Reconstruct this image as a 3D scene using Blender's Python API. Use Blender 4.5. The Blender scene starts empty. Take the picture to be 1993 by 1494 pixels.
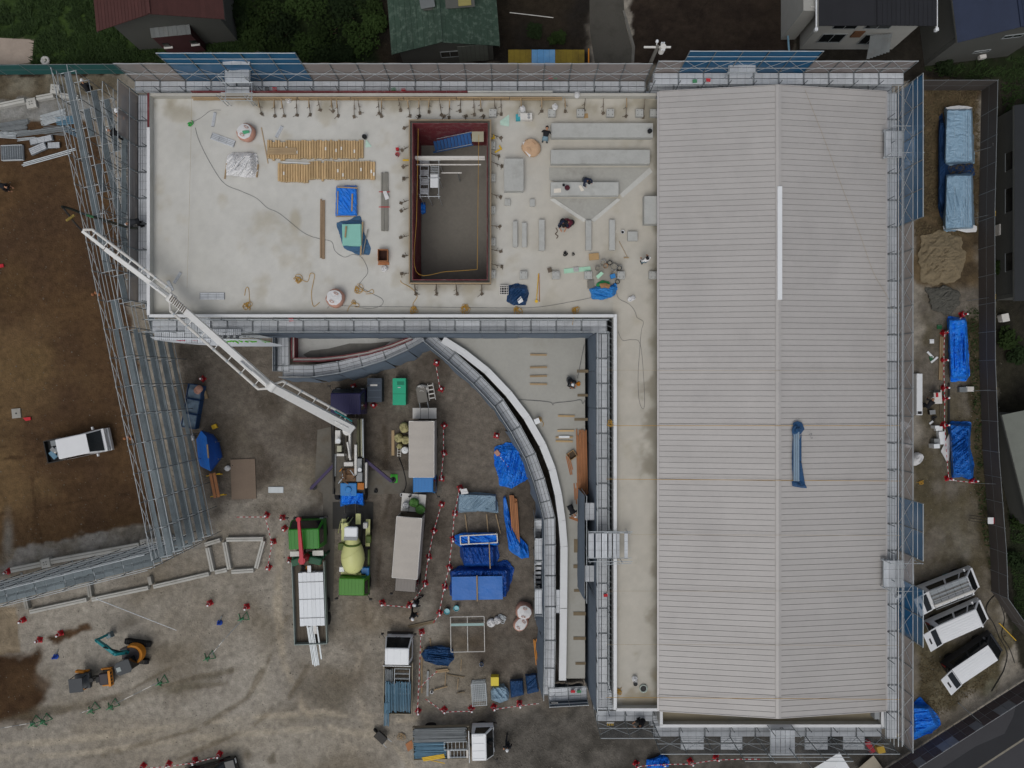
import bpy, math, random
import numpy as np
from mathutils import Vector, Matrix, Euler

# ---------------------------------------------------------------- camera, sky, sun, exposure
SC = bpy.context.scene
COL = SC.collection
FPX, HC, CX, CY = 1550.0, 57.0, 996.5, 747.0      # focal length in photo pixels, drone height, photo centre
cam_d = bpy.data.cameras.new('camera')
cam_d.sensor_width = 36.0
cam_d.lens = FPX / 1993.0 * 36.0
cam_d.clip_end = 2000.0
cam = bpy.data.objects.new('camera', cam_d)
COL.objects.link(cam)
cam.location = (0, 0, HC)
SC.camera = cam

SUN_EL, SUN_AZ = math.radians(62), math.radians(200)
world = bpy.data.worlds.new('World')
SC.world = world
world.use_nodes = True
wn, wl = world.node_tree.nodes, world.node_tree.links
wn.clear()
sky = wn.new('ShaderNodeTexSky')
sky.sky_type = 'NISHITA'
sky.sun_disc = False
sky.sun_elevation = SUN_EL
sky.sun_rotation = SUN_AZ
sky.dust_density = 4.0
hs = wn.new('ShaderNodeHueSaturation')
hs.inputs['Saturation'].default_value = 0.36        # an overcast sky is grey
bg = wn.new('ShaderNodeBackground')
bg.inputs['Strength'].default_value = 0.10
wo = wn.new('ShaderNodeOutputWorld')
wl.new(sky.outputs[0], hs.inputs['Color'])
wl.new(hs.outputs[0], bg.inputs['Color'])
wl.new(bg.outputs[0], wo.inputs['Surface'])
sun_d = bpy.data.lights.new('sun', 'SUN')
sun_d.energy = 0.6
sun_d.angle = math.radians(35)
sun_d.color = (1.0, 0.985, 0.96)
sun = bpy.data.objects.new('sun', sun_d)
COL.objects.link(sun)
sun.location = (0, 0, 80)
sd = Vector((math.sin(SUN_AZ) * math.cos(SUN_EL), math.cos(SUN_AZ) * math.cos(SUN_EL), math.sin(SUN_EL)))
sun.rotation_euler = sd.to_track_quat('Z', 'Y').to_euler()
SC.view_settings.view_transform = 'Standard'
SC.view_settings.look = 'None'
SC.view_settings.gamma = 1.0
SC.view_settings.use_curve_mapping = False
SC.view_settings.exposure = 0.0
SC.render.engine = 'CYCLES'
SC.cycles.use_denoising = True
SC.cycles.max_bounces = 6
SC.cycles.transparent_max_bounces = 12

# ---------------------------------------------------------------- helpers
R = random.Random(7)
rad = math.radians

def kz(z):
    return (HC - z) / FPX

def W(px, py, z=0.0):
    """photo pixel seen at height z -> world point"""
    k = kz(z)
    return Vector(((px - CX) * k, (CY - py) * k, z))

def lin(h):
    h = h.lstrip('#')
    out = []
    for i in (0, 2, 4):
        c = int(h[i:i + 2], 16) / 255.0
        out.append(c / 12.92 if c <= 0.04045 else ((c + 0.055) / 1.055) ** 2.4)
    return tuple(out)

MATS = {}

def mat(name, hx='#888888', rough=0.6, metal=0.0, var=0.12, scale=1.5, fine=14.0, rnd=0.05,
        alpha=1.0, bump=0.0, bscale=20.0, attr=False, spec=0.3, dirt=None, dscale=0.8, damt=0.5):
    """procedural material: base colour with two scales of noise, per-object variation, optional dirt and bump"""
    if name in MATS:
        return MATS[name]
    m = bpy.data.materials.new(name)
    m.use_nodes = True
    n, l = m.node_tree.nodes, m.node_tree.links
    b = n['Principled BSDF']
    b.inputs['Roughness'].default_value = rough
    b.inputs['Metallic'].default_value = metal
    b.inputs['Specular IOR Level'].default_value = spec
    geo = n.new('ShaderNodeNewGeometry')
    n1 = n.new('ShaderNodeTexNoise'); n1.inputs['Scale'].default_value = scale
    n1.inputs['Detail'].default_value = 4
    n2 = n.new('ShaderNodeTexNoise'); n2.inputs['Scale'].default_value = fine
    n2.inputs['Detail'].default_value = 3
    l.new(geo.outputs['Position'], n1.inputs['Vector'])
    l.new(geo.outputs['Position'], n2.inputs['Vector'])
    oi = n.new('ShaderNodeObjectInfo')

    def math_(op, a, c, d=None):
        q = n.new('ShaderNodeMath'); q.operation = op
        for i, v in enumerate((a, c, d)):
            if v is None:
                continue
            if isinstance(v, (int, float)):
                q.inputs[i].default_value = v
            else:
                l.new(v, q.inputs[i])
        return q.outputs[0]
    v = math_('MULTIPLY_ADD', n1.outputs['Fac'], 2.6 * var, 1.0 - 1.3 * var)
    v = math_('ADD', v, math_('MULTIPLY_ADD', n2.outputs['Fac'], 1.6 * var, -0.8 * var))
    v = math_('ADD', v, math_('MULTIPLY_ADD', oi.outputs['Random'], 2 * rnd, -rnd))
    mul = n.new('ShaderNodeVectorMath'); mul.operation = 'SCALE'
    l.new(v, mul.inputs['Scale'])
    if attr:
        at = n.new('ShaderNodeAttribute'); at.attribute_name = 'Col'
        l.new(at.outputs['Color'], mul.inputs[0])
    else:
        mul.inputs[0].default_value = lin(hx)
    cout = mul.outputs[0]
    if dirt:
        n3 = n.new('ShaderNodeTexNoise'); n3.inputs['Scale'].default_value = dscale
        n3.inputs['Detail'].default_value = 6; n3.inputs['Roughness'].default_value = 0.65
        l.new(geo.outputs['Position'], n3.inputs['Vector'])
        mr = n.new('ShaderNodeMapRange')
        mr.inputs['From Min'].default_value = 0.5; mr.inputs['From Max'].default_value = 0.72
        mr.inputs['To Max'].default_value = damt
        l.new(n3.outputs['Fac'], mr.inputs['Value'])
        mx = n.new('ShaderNodeMix'); mx.data_type = 'RGBA'
        l.new(mr.outputs[0], mx.inputs['Factor'])
        l.new(cout, mx.inputs['A'])
        mx.inputs['B'].default_value = (*lin(dirt), 1)
        cout = mx.outputs['Result']
    l.new(cout, b.inputs['Base Color'])
    if alpha < 1:
        b.inputs['Alpha'].default_value = alpha
    if bump:
        nb = n.new('ShaderNodeTexNoise'); nb.inputs['Scale'].default_value = bscale
        nb.inputs['Detail'].default_value = 4
        l.new(geo.outputs['Position'], nb.inputs['Vector'])
        bp = n.new('ShaderNodeBump'); bp.inputs['Distance'].default_value = bump
        bp.inputs['Strength'].default_value = 0.8
        l.new(nb.outputs['Fac'], bp.inputs['Height'])
        l.new(bp.outputs[0], b.inputs['Normal'])
    MATS[name] = m
    return m

def link(name, data, parent=None, mtx=None):
    o = bpy.data.objects.new(name, data)
    COL.objects.link(o)
    if parent is not None:
        o.parent = parent
    if mtx is not None:
        o.matrix_basis = mtx
    return o

def tag(o, label=None, cat=None, group=None, kind=None):
    if label: o['label'] = label
    if cat: o['category'] = cat
    if group: o['group'] = group
    if kind: o['kind'] = kind
    return o

def thing(name, label, cat, loc=(0, 0, 0), rz=0.0, group=None):
    o = link(name, None)
    o.empty_display_size = 0.1
    o.location = loc
    o.rotation_euler = (0, 0, rz)
    return tag(o, label, cat, group)

class MB:
    """collects shapes into one mesh; every face remembers a material slot"""
    def __init__(self):
        self.v, self.f, self.m, self.s = [], [], [], []

    def add(self, vs, fs, mi=0, smooth=False):
        b = len(self.v)
        self.v += [tuple(p) for p in vs]
        for f in fs:
            self.f.append(tuple(i + b for i in f)); self.m.append(mi); self.s.append(smooth)
        return self

    def box(self, c, s, mi=0, rz=0.0, taper=1.0, M=None):
        x, y, z = s[0] / 2, s[1] / 2, s[2] / 2
        t = taper
        vs = [(-x, -y, -z), (x, -y, -z), (x, y, -z), (-x, y, -z), (-x * t, -y * t, z), (x * t, -y * t, z), (x * t, y * t, z), (-x * t, y * t, z)]
        T = Matrix.Translation(c) @ (M if M is not None else Matrix.Rotation(rz, 4, 'Z'))
        vs = [T @ Vector(p) for p in vs]
        return self.add(vs, [(0, 3, 2, 1), (4, 5, 6, 7), (0, 1, 5, 4), (1, 2, 6, 5), (2, 3, 7, 6), (3, 0, 4, 7)], mi)

    def prism(self, poly, z0, z1, mi=0, zt=None):
        n = len(poly)
        a = sum(poly[i][0] * poly[(i + 1) % n][1] - poly[(i + 1) % n][0] * poly[i][1] for i in range(n))
        if a < 0:
            poly = poly[::-1]
            if zt: zt = zt[::-1]
        vs = [(p[0], p[1], z0) for p in poly] + [(p[0], p[1], (zt[i] if zt else z1)) for i, p in enumerate(poly)]
        fs = [tuple(range(n))[::-1], tuple(range(n, 2 * n))]
        fs += [(i, (i + 1) % n, n + (i + 1) % n, n + i) for i in range(n)]
        return self.add(vs, fs, mi)

    def tube(self, p, q, r, mi=0, n=6, r2=None, caps=True):
        p, q = Vector(p), Vector(q)
        d = q - p
        if d.length < 1e-6:
            return self
        u = d.normalized()
        a = u.orthogonal().normalized(); b = u.cross(a)
        r2 = r if r2 is None else r2
        vs = []
        for c, rr in ((p, r), (q, r2)):
            for i in range(n):
                t = 2 * math.pi * i / n
                vs.append(c + a * (rr * math.cos(t)) + b * (rr * math.sin(t)))
        fs = [(i, (i + 1) % n, n + (i + 1) % n, n + i) for i in range(n)]
        self.add(vs, fs, mi, True)
        if caps:
            self.add(vs, [tuple(range(n))[::-1], tuple(range(n, 2 * n))], mi)
        return self

    def path(self, pts, r, mi=0, n=5):
        pts = [Vector(p) for p in pts]
        vs = []
        for k, c in enumerate(pts):
            d = (pts[min(k + 1, len(pts) - 1)] - pts[max(k - 1, 0)])
            u = d.normalized() if d.length > 1e-9 else Vector((1, 0, 0))
            a = u.cross(Vector((0, 0, 1)))
            a = a.normalized() if a.length > 1e-3 else Vector((1, 0, 0))
            b = u.cross(a)
            for i in range(n):
                t = 2 * math.pi * i / n
                vs.append(c + a * (r * math.cos(t)) + b * (r * math.sin(t)))
        fs = [(k * n + i, k * n + (i + 1) % n, (k + 1) * n + (i + 1) % n, (k + 1) * n + i)
              for k in range(len(pts) - 1) for i in range(n)]
        return self.add(vs, fs, mi, True)

    def loft(self, rings, mi=0, smooth=True, cap=True):
        """rings: equal-length point lists; mi may be a list, one slot for each band"""
        n = len(rings[0])
        b = len(self.v)
        self.v += [tuple(p) for r in rings for p in r]
        for k in range(len(rings) - 1):
            mm = mi[k] if isinstance(mi, (list, tuple)) else mi
            for i in range(n):
                self.f.append((b + k * n + i, b + k * n + (i + 1) % n, b + (k + 1) * n + (i + 1) % n, b + (k + 1) * n + i))
                self.m.append(mm); self.s.append(smooth)
        if cap:
            m0 = mi[0] if isinstance(mi, (list, tuple)) else mi
            m1 = mi[-1] if isinstance(mi, (list, tuple)) else mi
            self.f.append(tuple(b + i for i in range(n))[::-1]); self.m.append(m0); self.s.append(False)
            e = b + (len(rings) - 1) * n
            self.f.append(tuple(e + i for i in range(n))); self.m.append(m1); self.s.append(False)
        return self

    def lathe(self, prof, n=12, c=(0, 0, 0), mi=0, smooth=True, M=None):
        rings = []
        for r, z in prof:
            ring = []
            for i in range(n):
                t = 2 * math.pi * i / n
                p = Vector((r * math.cos(t), r * math.sin(t), z))
                ring.append((M @ p if M is not None else p) + Vector(c))
            rings.append(ring)
        return self.loft(rings, mi, smooth)

    def grid(self, P, mi=0, smooth=True):
        """P: rows of points"""
        nr, nc = len(P), len(P[0])
        vs = [p for r in P for p in r]
        fs = [(i * nc + j, i * nc + j + 1, (i + 1) * nc + j + 1, (i + 1) * nc + j) for i in range(nr - 1) for j in range(nc - 1)]
        return self.add(vs, fs, mi, smooth)

    def mesh(self, name, mats):
        me = bpy.data.meshes.new(name)
        me.from_pydata(self.v, [], self.f)
        for m in (mats if isinstance(mats, (list, tuple)) else [mats]):
            me.materials.append(m)
        me.polygons.foreach_set('material_index', self.m)
        me.polygons.foreach_set('use_smooth', self.s)
        me.update()
        return me

    def build(self, name, mats, parent=None, mtx=None, bevel=0.0):
        o = link(name, self.mesh(name, mats), parent, mtx)
        if bevel:
            b = o.modifiers.new('bevel', 'BEVEL'); b.width = bevel; b.segments = 2; b.limit_method = 'ANGLE'
        return o

_cache = {}

def unit(kind, m):
    key = (kind, m.name)
    if key not in _cache:
        b = MB()
        if kind == 'box':
            b.box((0, 0, 0), (1, 1, 1))
        elif kind == 'tube':
            b.tube((0, 0, 0), (0, 0, 1), 1.0, n=6)
        elif kind == 'disc':
            b.tube((0, 0, 0), (0, 0, 1), 1.0, n=16)
        _cache[key] = b.mesh(kind + '_' + m.name, m)
    return _cache[key]

def box(parent, name, c, s, m, rz=0.0, E=None):
    Rm = (Euler(E).to_matrix().to_4x4() if E else Matrix.Rotation(rz, 4, 'Z'))
    return link(name, unit('box', m), parent, Matrix.Translation(c) @ Rm @ Matrix.Diagonal((*s, 1)))

def tube(parent, name, p, q, r, m, kind='tube'):
    p, q = Vector(p), Vector(q)
    d = q - p
    Rm = d.to_track_quat('Z', 'Y').to_matrix().to_4x4()
    return link(name, unit(kind, m), parent, Matrix.Translation(p) @ Rm @ Matrix.Diagonal((r, r, d.length, 1)))

def copy_tree(o, parent=None):
    c = o.copy(); COL.objects.link(c); c.parent = parent
    for ch in list(o.children):
        copy_tree(ch, c)
    return c

def _h(i, j, s):
    n = np.sin(i * 127.1 + j * 311.7 + s * 74.7) * 43758.5453
    return n - np.floor(n)

def vnoise(x, y, s=0):
    x = np.asarray(x, float); y = np.asarray(y, float)
    i, j = np.floor(x), np.floor(y)
    u, v = x - i, y - j
    u = u * u * (3 - 2 * u); v = v * v * (3 - 2 * v)
    return (_h(i, j, s) * (1 - u) + _h(i + 1, j, s) * u) * (1 - v) + (_h(i, j + 1, s) * (1 - u) + _h(i + 1, j + 1, s) * u) * v

def fbm(x, y, s=0, o=4):
    t, a, w = 0, 0.5, 0
    for k in range(o):
        t = t + a * vnoise(np.asarray(x) * 2 ** k, np.asarray(y) * 2 ** k, s + k * 13); w += a; a *= 0.5
    return t / w

ORD = ['first', 'second', 'third', 'fourth', 'fifth', 'sixth', 'seventh', 'eighth', 'ninth', 'tenth', 'eleventh', 'twelfth',
       'thirteenth', 'fourteenth', 'fifteenth', 'sixteenth', 'seventeenth', 'eighteenth', 'nineteenth']
TENS = {20: 'twent', 30: 'thirt', 40: 'fort'}

def ordinal(i):
    """0 -> first"""
    n = i + 1
    if n < 20:
        return ORD[i]
    t, u = n // 10 * 10, n % 10
    return TENS[t] + ('ieth' if u == 0 else 'y-' + ORD[u - 1])

# ---------------------------------------------------------------- materials
STEEL = mat('galvanised_steel', '#b4babd', 0.45, 0.35, 0.10, 3, 30, 0.12)
PLANK = mat('scaffold_plank', '#c6cace', 0.5, 0.1, 0.12, 2, 9, 0.12, dirt='#8a8e92', damt=0.4)
PLANK_O = mat('worn_plank', '#6d777b', 0.55, 0.2, 0.18, 2, 9, 0.2, dirt='#4e5457', damt=0.6)
POSTM = mat('shaded_post_steel', '#6f7679', 0.55, 0.3, 0.12, 3, 30, 0.15)  # same steel as the ledgers, with the shade on uprights put into its colour
PLANK_B = mat('plank_web', '#7e8388', 0.6, 0.1, 0.12, 2, 9, 0.1)
PIPE_DK = mat('weathered_pipe', '#7d8284', 0.55, 0.3, 0.15, 3, 30, 0.15)
SHEET_G = mat('grey_mesh_sheet', '#968e8b', 0.9, 0, 0.10, 0.8, 8, 0.04, alpha=0.74)
SHEET_B = mat('blue_mesh_sheet', '#24638c', 0.85, 0, 0.14, 0.8, 8, 0.05, alpha=0.72)
SHEET_N = mat('slate_sound_sheet', '#66727f', 0.8, 0, 0.14, 0.8, 8, 0.05, bump=0.03, bscale=3)
CONC = mat('concrete', '#b2b0a8', 0.85, 0, 0.10, 0.5, 6, 0.03, dirt='#8d8a80', dscale=0.35, damt=0.45, bump=0.004, bscale=25)
CONC_L = mat('light_concrete', '#b9b9b4', 0.85, 0, 0.08, 0.9, 8, 0.05, dirt='#95938b', dscale=1.2, damt=0.4)
CONC_D = mat('wet_concrete', '#6e6c66', 0.7, 0, 0.16, 0.7, 6, 0.05, dirt='#524f49', dscale=0.9, damt=0.7)
WHITE = mat('white_paint', '#dfe2e4', 0.4, 0, 0.04, 2, 10, 0.02)
WHITE_D = mat('dusty_white', '#cfcdc8', 0.6, 0, 0.08, 1.5, 10, 0.03, dirt='#a39c90', dscale=1.5, damt=0.35)
COPING = mat('white_coping', '#d4d6d7', 0.5, 0, 0.05, 2, 10, 0.02)
ROOFM = mat('roof_metal', '#aeaba8', 0.5, 0.05, 0.06, 0.4, 4, 0.03, dirt='#a09d9b', dscale=0.3, damt=0.5)
SEAM = mat('roof_underlay', '#a19e9c', 0.8)
TIMBER = mat('timber', '#a08a6b', 0.8, 0, 0.18, 2, 18, 0.12)
TIMBER_R = mat('red_timber', '#a4704c', 0.8, 0, 0.18, 2, 18, 0.14)
PLY = mat('form_plywood', '#7e7466', 0.8, 0, 0.2, 1.5, 12, 0.1, dirt='#55493c')
REDFORM = mat('red_form_board', '#6d2f34', 0.7, 0, 0.2, 1.0, 9, 0.06, dirt='#93807a', dscale=2.5, damt=0.5)
BLACK = mat('black_plastic', '#1b1c1e', 0.5, 0, 0.1)
RUBBER = mat('tyre_rubber', '#1f1f20', 0.85, 0, 0.15)
GLASS = mat('dark_glass', '#14191c', 0.12, 0, 0.05, spec=0.6)
CHROME = mat('bright_trim', '#b9bcbf', 0.3, 0.6, 0.06)
CHASSIS = mat('chassis_paint', '#2c2b2a', 0.6, 0.1, 0.2, dirt='#59503f')
RED = mat('signal_red', '#b3202c', 0.5, 0, 0.1, rnd=0.08)
ORANGE = mat('machine_orange', '#c9801f', 0.5, 0, 0.12)
YELLOW = mat('signal_yellow', '#d0a92a', 0.55, 0, 0.12)
TARP = mat('blue_tarp', '#1e74d6', 0.38, 0, 0.14, 1.2, 9, 0.10, bump=0.03, bscale=9, dirt='#4f7fb8', dscale=1.6, damt=0.5)
TARP_D = mat('navy_tarp', '#21436b', 0.5, 0, 0.18, 1.2, 6, 0.08, bump=0.03, bscale=5)
TARP_L = mat('pale_blue_sheet', '#7f97a8', 0.5, 0, 0.12, 1.2, 6, 0.06, bump=0.02, bscale=6)
SHEET_W = mat('white_sheet', '#d3d3d3', 0.6, 0, 0.08, 2, 8, 0.04, bump=0.02, bscale=8)
KRAFT = mat('kraft_paper', '#b89d75', 0.75, 0, 0.12, 2.5, 12, 0.2)
ROPE_P = mat('pale_rope', '#a8977a', 0.8, 0, 0.15)
ROPE_Y = mat('yellow_rope', '#b58c3a', 0.8, 0, 0.15)
CABLE = mat('grey_cable', '#707172', 0.7, 0, 0.1)
# ---------------------------------------------------------------- the ground
def poly_dist(px, py, poly):
    """signed distance (photo pixels at ground level), negative inside"""
    d = np.full(px.shape, 1e9); ins = np.zeros(px.shape, bool)
    n = len(poly)
    for i in range(n):
        ax, ay = poly[i]; bx, by = poly[(i + 1) % n]
        ex, ey = bx - ax, by - ay
        t = np.clip(((px - ax) * ex + (py - ay) * ey) / (ex * ex + ey * ey + 1e-9), 0, 1)
        d = np.minimum(d, np.hypot(px - ax - t * ex, py - ay - t * ey))
        c = ((ay > py) != (by > py)) & (px < (bx - ax) * (py - ay) / (by - ay + 1e-9) + ax)
        ins ^= c
    return np.where(ins, -d, d)

def make_ground():
    xs = np.concatenate([[-400, -200, -100, -60, -45], np.linspace(-40, 40, 560), [45, 60, 100, 200, 400]])
    ys = np.concatenate([[-400, -200, -100, -60, -40], np.linspace(-32, 32, 450), [40, 60, 100, 200, 400]])
    X, Y = np.meshgrid(xs, ys)
    k = kz(0)
    PX, PY = X / k + CX, CY - Y / k
    nz = lambda s, o=4, sd=0: fbm(PX / s + 31, PY / s + 17, sd, o)
    A = lambda h: np.array(lin(h))
    def mix(c, col, m):
        return c * (1 - m[..., None]) + col * m[..., None]
    def sm(x, a, b):
        t = np.clip((x - a) / (b - a), 0, 1); return t * t * (3 - 2 * t)
    big, mid, fin = nz(170, 5, 3), nz(45, 4, 9), nz(9, 3, 21)
    C = np.zeros(X.shape + (3,)) + A('#8b857b')
    C = mix(C, A('#746b5c'), .7 * sm(big + 0.3 * (mid - 0.5), 0.35, 0.75))
    C = mix(C, A('#a09a8f'), 0.6 * sm(nz(120, 5, 44), 0.4, 0.8))
    regions = [  # polygon, colour, second colour, edge noise (px), softness (px), noise scale
        ([(528, 655), (1150, 655), (1150, 1400), (1010, 1400), (860, 1240), (830, 1180), (740, 1165), (640, 960), (545, 900), (528, 760)], '#736c63', '#575048', 60, 50, 60),
        ([(330, 655), (540, 655), (560, 930), (420, 1000), (360, 880)], '#6f685f', '#544d44', 30, 30, 60),
        ([(950, 1390), (1200, 1360), (1800, 1440), (1800, 1560), (930, 1560)], '#625e58', '#484540', 50, 40, 30),
        ([(-300, 225), (180, 228), (235, 420), (250, 600), (310, 1015), (45, 1065), (-300, 1150)], '#58442f', '#49382a', 14, 10, 120),
        ([(-200, 620), (100, 650), (60, 800), (90, 960), (30, 1060), (-200, 1100)], '#6a563c', '#5a4833', 70, 60, 60),
        ([(-50, 620), (110, 640), (170, 740), (60, 800)], '#66523a', '#584632', 70, 60, 60),
        ([(-300, 205), (100, 182), (210, 190), (215, 235), (120, 232), (-300, 290)], '#8b8b88', '#77756f', 10, 6, 30),
        ([(-300, 150), (230, 145), (235, 185), (110, 188), (-300, 212)], '#7c7668', '#5e5546', 14, 10, 40),
        ([(-300, 128), (235, 128), (235, 146), (-300, 150)], '#3b2f24', '#2a221b', 8, 6, 20),
        ([(40, 1065), (300, 1018), (420, 1010), (430, 1060), (330, 1075), (-10, 1120)], '#8a8781', '#726c62', 8, 6, 25),
        ([(-100, 1175), (32, 1180), (40, 1270), (-100, 1280)], '#8a7d69', '#7c705e', 5, 4, 40),
        ([(-100, 1265), (70, 1272), (95, 1330), (60, 1400), (-100, 1420)], '#4c3a28', '#3d2d1f', 24, 22, 40),
        ([(90, 1240), (170, 1215), (180, 1225), (100, 1252)], '#5a4634', '#463626', 10, 8, 20),
        ([(-400, -300), (480, -300), (500, 128), (-400, 128)], '#3c4e26', '#2c3b1f', 10, 8, 40),
        ([(480, -300), (770, -300), (760, 130), (490, 130)], '#26301b', '#1d2517', 30, 30, 40),
        ([(750, -300), (1150, -300), (1150, 128), (740, 128)], '#262320', '#302a22', 20, 20, 60),
        ([(1225, -300), (1545, -300), (1545, 128), (1228, 128)], '#2b241f', '#352d26', 8, 8, 25),
        ([(1545, -300), (2600, -300), (2600, 160), (1545, 160)], '#302d29', '#27241f', 8, 8, 40),
        ([(1800, 130), (2600, 0), (2600, 240), (1940, 240), (1900, 155)], '#2c3620', '#232a1a', 12, 10, 30),
        ([(1776, 165), (1910, 165), (1910, 560), (1776, 560)], '#6a5b45', '#4e4334', 25, 20, 25),
        ([(1776, 560), (1910, 560), (1950, 1200), (1980, 1230), (1840, 1380), (1776, 1380)], '#6f6960', '#57503f', 40, 30, 50),
        ([(1878, 620), (1912, 620), (1945, 1190), (1900, 1010)], '#4f4837', '#3f3a2b', 14, 12, 20),
        ([(1790, 1215), (1880, 1270), (1990, 1220), (1930, 1330), (1790, 1410)], '#6a6350', '#514a39', 30, 20, 30),
        ([(1915, 150), (2600, 150), (2600, 1330), (1990, 1300), (1955, 1190)], '#2b2924', '#35332a', 10, 8, 40),
        ([(1960, 930), (2600, 930), (2600, 1240), (1975, 1225)], '#2b3322', '#25291d', 10, 8, 30),
        ([(-40, 75), (66, 77), (60, 124), (-40, 124)], '#a8998a', '#8d7c6a', 5, 3, 20),
    ]
    for i, (pl, c1, c2, en, sf, ns) in enumerate(regions):
        d = poly_dist(PX, PY, pl) + en * 2.0 * (nz(max(en, 10) * 1.6, 4, 60 + i) - 0.5)
        m = 1 - sm(d, -sf / 2, sf / 2)
        t = sm(nz(ns, 5, 100 + i), 0.25, 0.75)
        cc = A(c1) * (1 - t[..., None]) + A(c2) * t[..., None]
        C = C * (1 - m[..., None]) + cc * m[..., None]
    # dark damp patches and pale dusty tracks of the open yard
    def blob(cx, cy, rx, ry, a, col, amt, sd):
        nonlocal C
        ca, sa = math.cos(a), math.sin(a)
        u = ((PX - cx) * ca + (PY - cy) * sa) / rx; v = (-(PX - cx) * sa + (PY - cy) * ca) / ry
        r = np.hypot(u, v) + 1.0 * (nz(38, 5, sd) - 0.5)
        m = .8 * amt * (1 - sm(r, 0.1, 1.2))
        C = mix(C, A(col), m)
    R2 = random.Random(5)
    for (cx, cy, rx, ry, a, col, amt) in [
        (640, 1360, 90, 60, 0.2, '#544c3e', 0.75), (560, 1390, 60, 40, 0, '#5a5142', 0.6), (690, 1290, 40, 60, 0, '#5b5041', 0.5),
        (700, 1200, 60, 40, 0, '#776b5a', 0.6), (620, 1310, 60, 26, 0.3, '#665b4b', 0.5), (370, 1335, 70, 12, -0.2, '#56503f', 0.7),
        (430, 1310, 50, 8, -0.25, '#585040', 0.7), (110, 1380, 120, 14, -0.15, '#574e3f', 0.7), (250, 1360, 80, 14, -0.3, '#5c5545', 0.5),
        (330, 1270, 60, 20, 0, '#5e5648', 0.5), (520, 1215, 50, 40, 0, '#6c6353', 0.5), (250, 1210, 40, 15, -0.3, '#554c3e', 0.6),
        (480, 1470, 13, 13, 0, '#4f4636', 0.85), (528, 1480, 10, 9, 0, '#544c3d', 0.8), (533, 1469, 7, 7, 0, '#544c3d', 0.7),
        (640, 1270, 60, 26, 0.2, '#a39d92', 0.6), (540, 1080, 30, 80, 0, '#9a958a', 0.6), (510, 1330, 20, 60, 0.1, '#a29a8b', 0.5),
        (450, 1440, 220, 50, -0.15, '#9b9384', 0.5), (720, 1440, 90, 40, 0, '#a09788', 0.5), (200, 1430, 180, 30, -0.12, '#968d7e', 0.5),
        (430, 1130, 80, 40, -0.2, '#8c867b', 0.5), (130, 1330, 60, 40, 0, '#8f8a80', 0.4), (600, 790, 50, 40, 0, '#6e675b', 0.5),
        (600, 920, 50, 60, 0, '#787060', 0.6), (560, 840, 40, 40, 0, '#4e463b', 0.5), (740, 1010, 25, 60, 0, '#6e6557', 0.5), (745, 880, 22, 40, 0, '#665e52', 0.5),
        (560, 1000, 60, 22, 0, '#776f62', 0.6), (470, 860, 40, 90, 0, '#6b6356', 0.6), (520, 990, 40, 20, 0, '#3f372c', 0.5), (505, 920, 30, 50, 0, '#3e342a', 0.6),
        (790, 1205, 45, 35, 0, '#7a6b58', 0.6), (910, 1250, 60, 30, 0, '#5b4f3e', 0.6), (990, 1260, 40, 30, 0, '#7a756c', 0.4), (900, 1400, 60, 14, 0, '#746c60', 0.5),
        (1850, 900, 40, 70, 0, '#7c776d', 0.6), (1860, 1030, 40, 60, 0, '#7b776c', 0.5), (1830, 640, 30, 60, 0, '#6e6a62', 0.6), (1880, 1070, 14, 30, 0, '#8c8a82', 0.5), (1925, 1340, 14, 22, 0.3, '#8b8a78', 0.6),
        (150, 950, 120, 14, -0.05, '#3d2e20', 0.6), (90, 850, 110, 8, 0.03, '#3d2e20', 0.6), (170, 905, 110, 10, 0.02, '#3d2e20', 0.6), (70, 1000, 8, 60, 0.1, '#3d2e20', 0.6),
        (60, 710, 60, 50, 0, '#74603f', 0.4), (30, 560, 60, 60, 0, '#5f4b30', 0.5), (14, 1045, 14, 60, 0, '#8a8c88', 0.6)]:
        blob(cx, cy, rx, ry, a, col, amt, R2.randint(200, 900))
    # wheel tracks: pale or dark bands along sweeping lines
    for i, (w, col, amt, pl) in enumerate([
        (7, '#aaa08e', .6, [(-40, 1455), (150, 1440), (400, 1405), (620, 1385), (760, 1400), (900, 1395)]), (7, '#aaa08e', .55, [(-40, 1480), (160, 1466), (420, 1432), (640, 1416), (760, 1440), (800, 1494)]),
        (6, '#665c4c', .6, [(560, 1200), (520, 1290), (480, 1360), (380, 1420), (200, 1470)]), (6, '#665c4c', .6, [(600, 1300), (560, 1360), (480, 1420), (340, 1480)]), (9, '#a89d8a', .6, [(545, 1050), (540, 1180), (550, 1290), (590, 1380), (690, 1460)]),
        (8, '#9c9384', .6, [(740, 1190), (700, 1270), (690, 1340), (720, 1420)]), (5, '#5e5546', .6, [(300, 1340), (380, 1318), (450, 1305)]), (5, '#5e5546', .5, [(340, 1345), (400, 1335), (440, 1330)]),
        (5, '#5f5647', .6, [(0, 1400), (120, 1385), (240, 1350), (330, 1300)]), (7, '#4b4238', .6, [(600, 1000), (640, 960), (650, 900), (590, 850)]), (5, '#443b31', .6, [(760, 960), (740, 1040), (735, 1140)]), (5, '#443b31', .6, [(745, 800), (752, 880), (748, 940)]),
        (4, '#3a2b1e', .7, [(0, 1000), (100, 985), (250, 960)]), (4, '#3a2b1e', .7, [(0, 870), (90, 866)]), (4, '#3a2b1e', .7, [(0, 893), (90, 886)]), (4, '#3a2b1e', .6, [(62, 930), (70, 1000), (82, 1060)]), (4, '#6b5638', .6, [(215, 850), (300, 835)]),
        (6, '#57503f', .6, [(1830, 640), (1835, 760), (1830, 900), (1850, 1060)]), (6, '#57503f', .5, [(1870, 950), (1880, 1060), (1860, 1120)])]):
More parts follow.
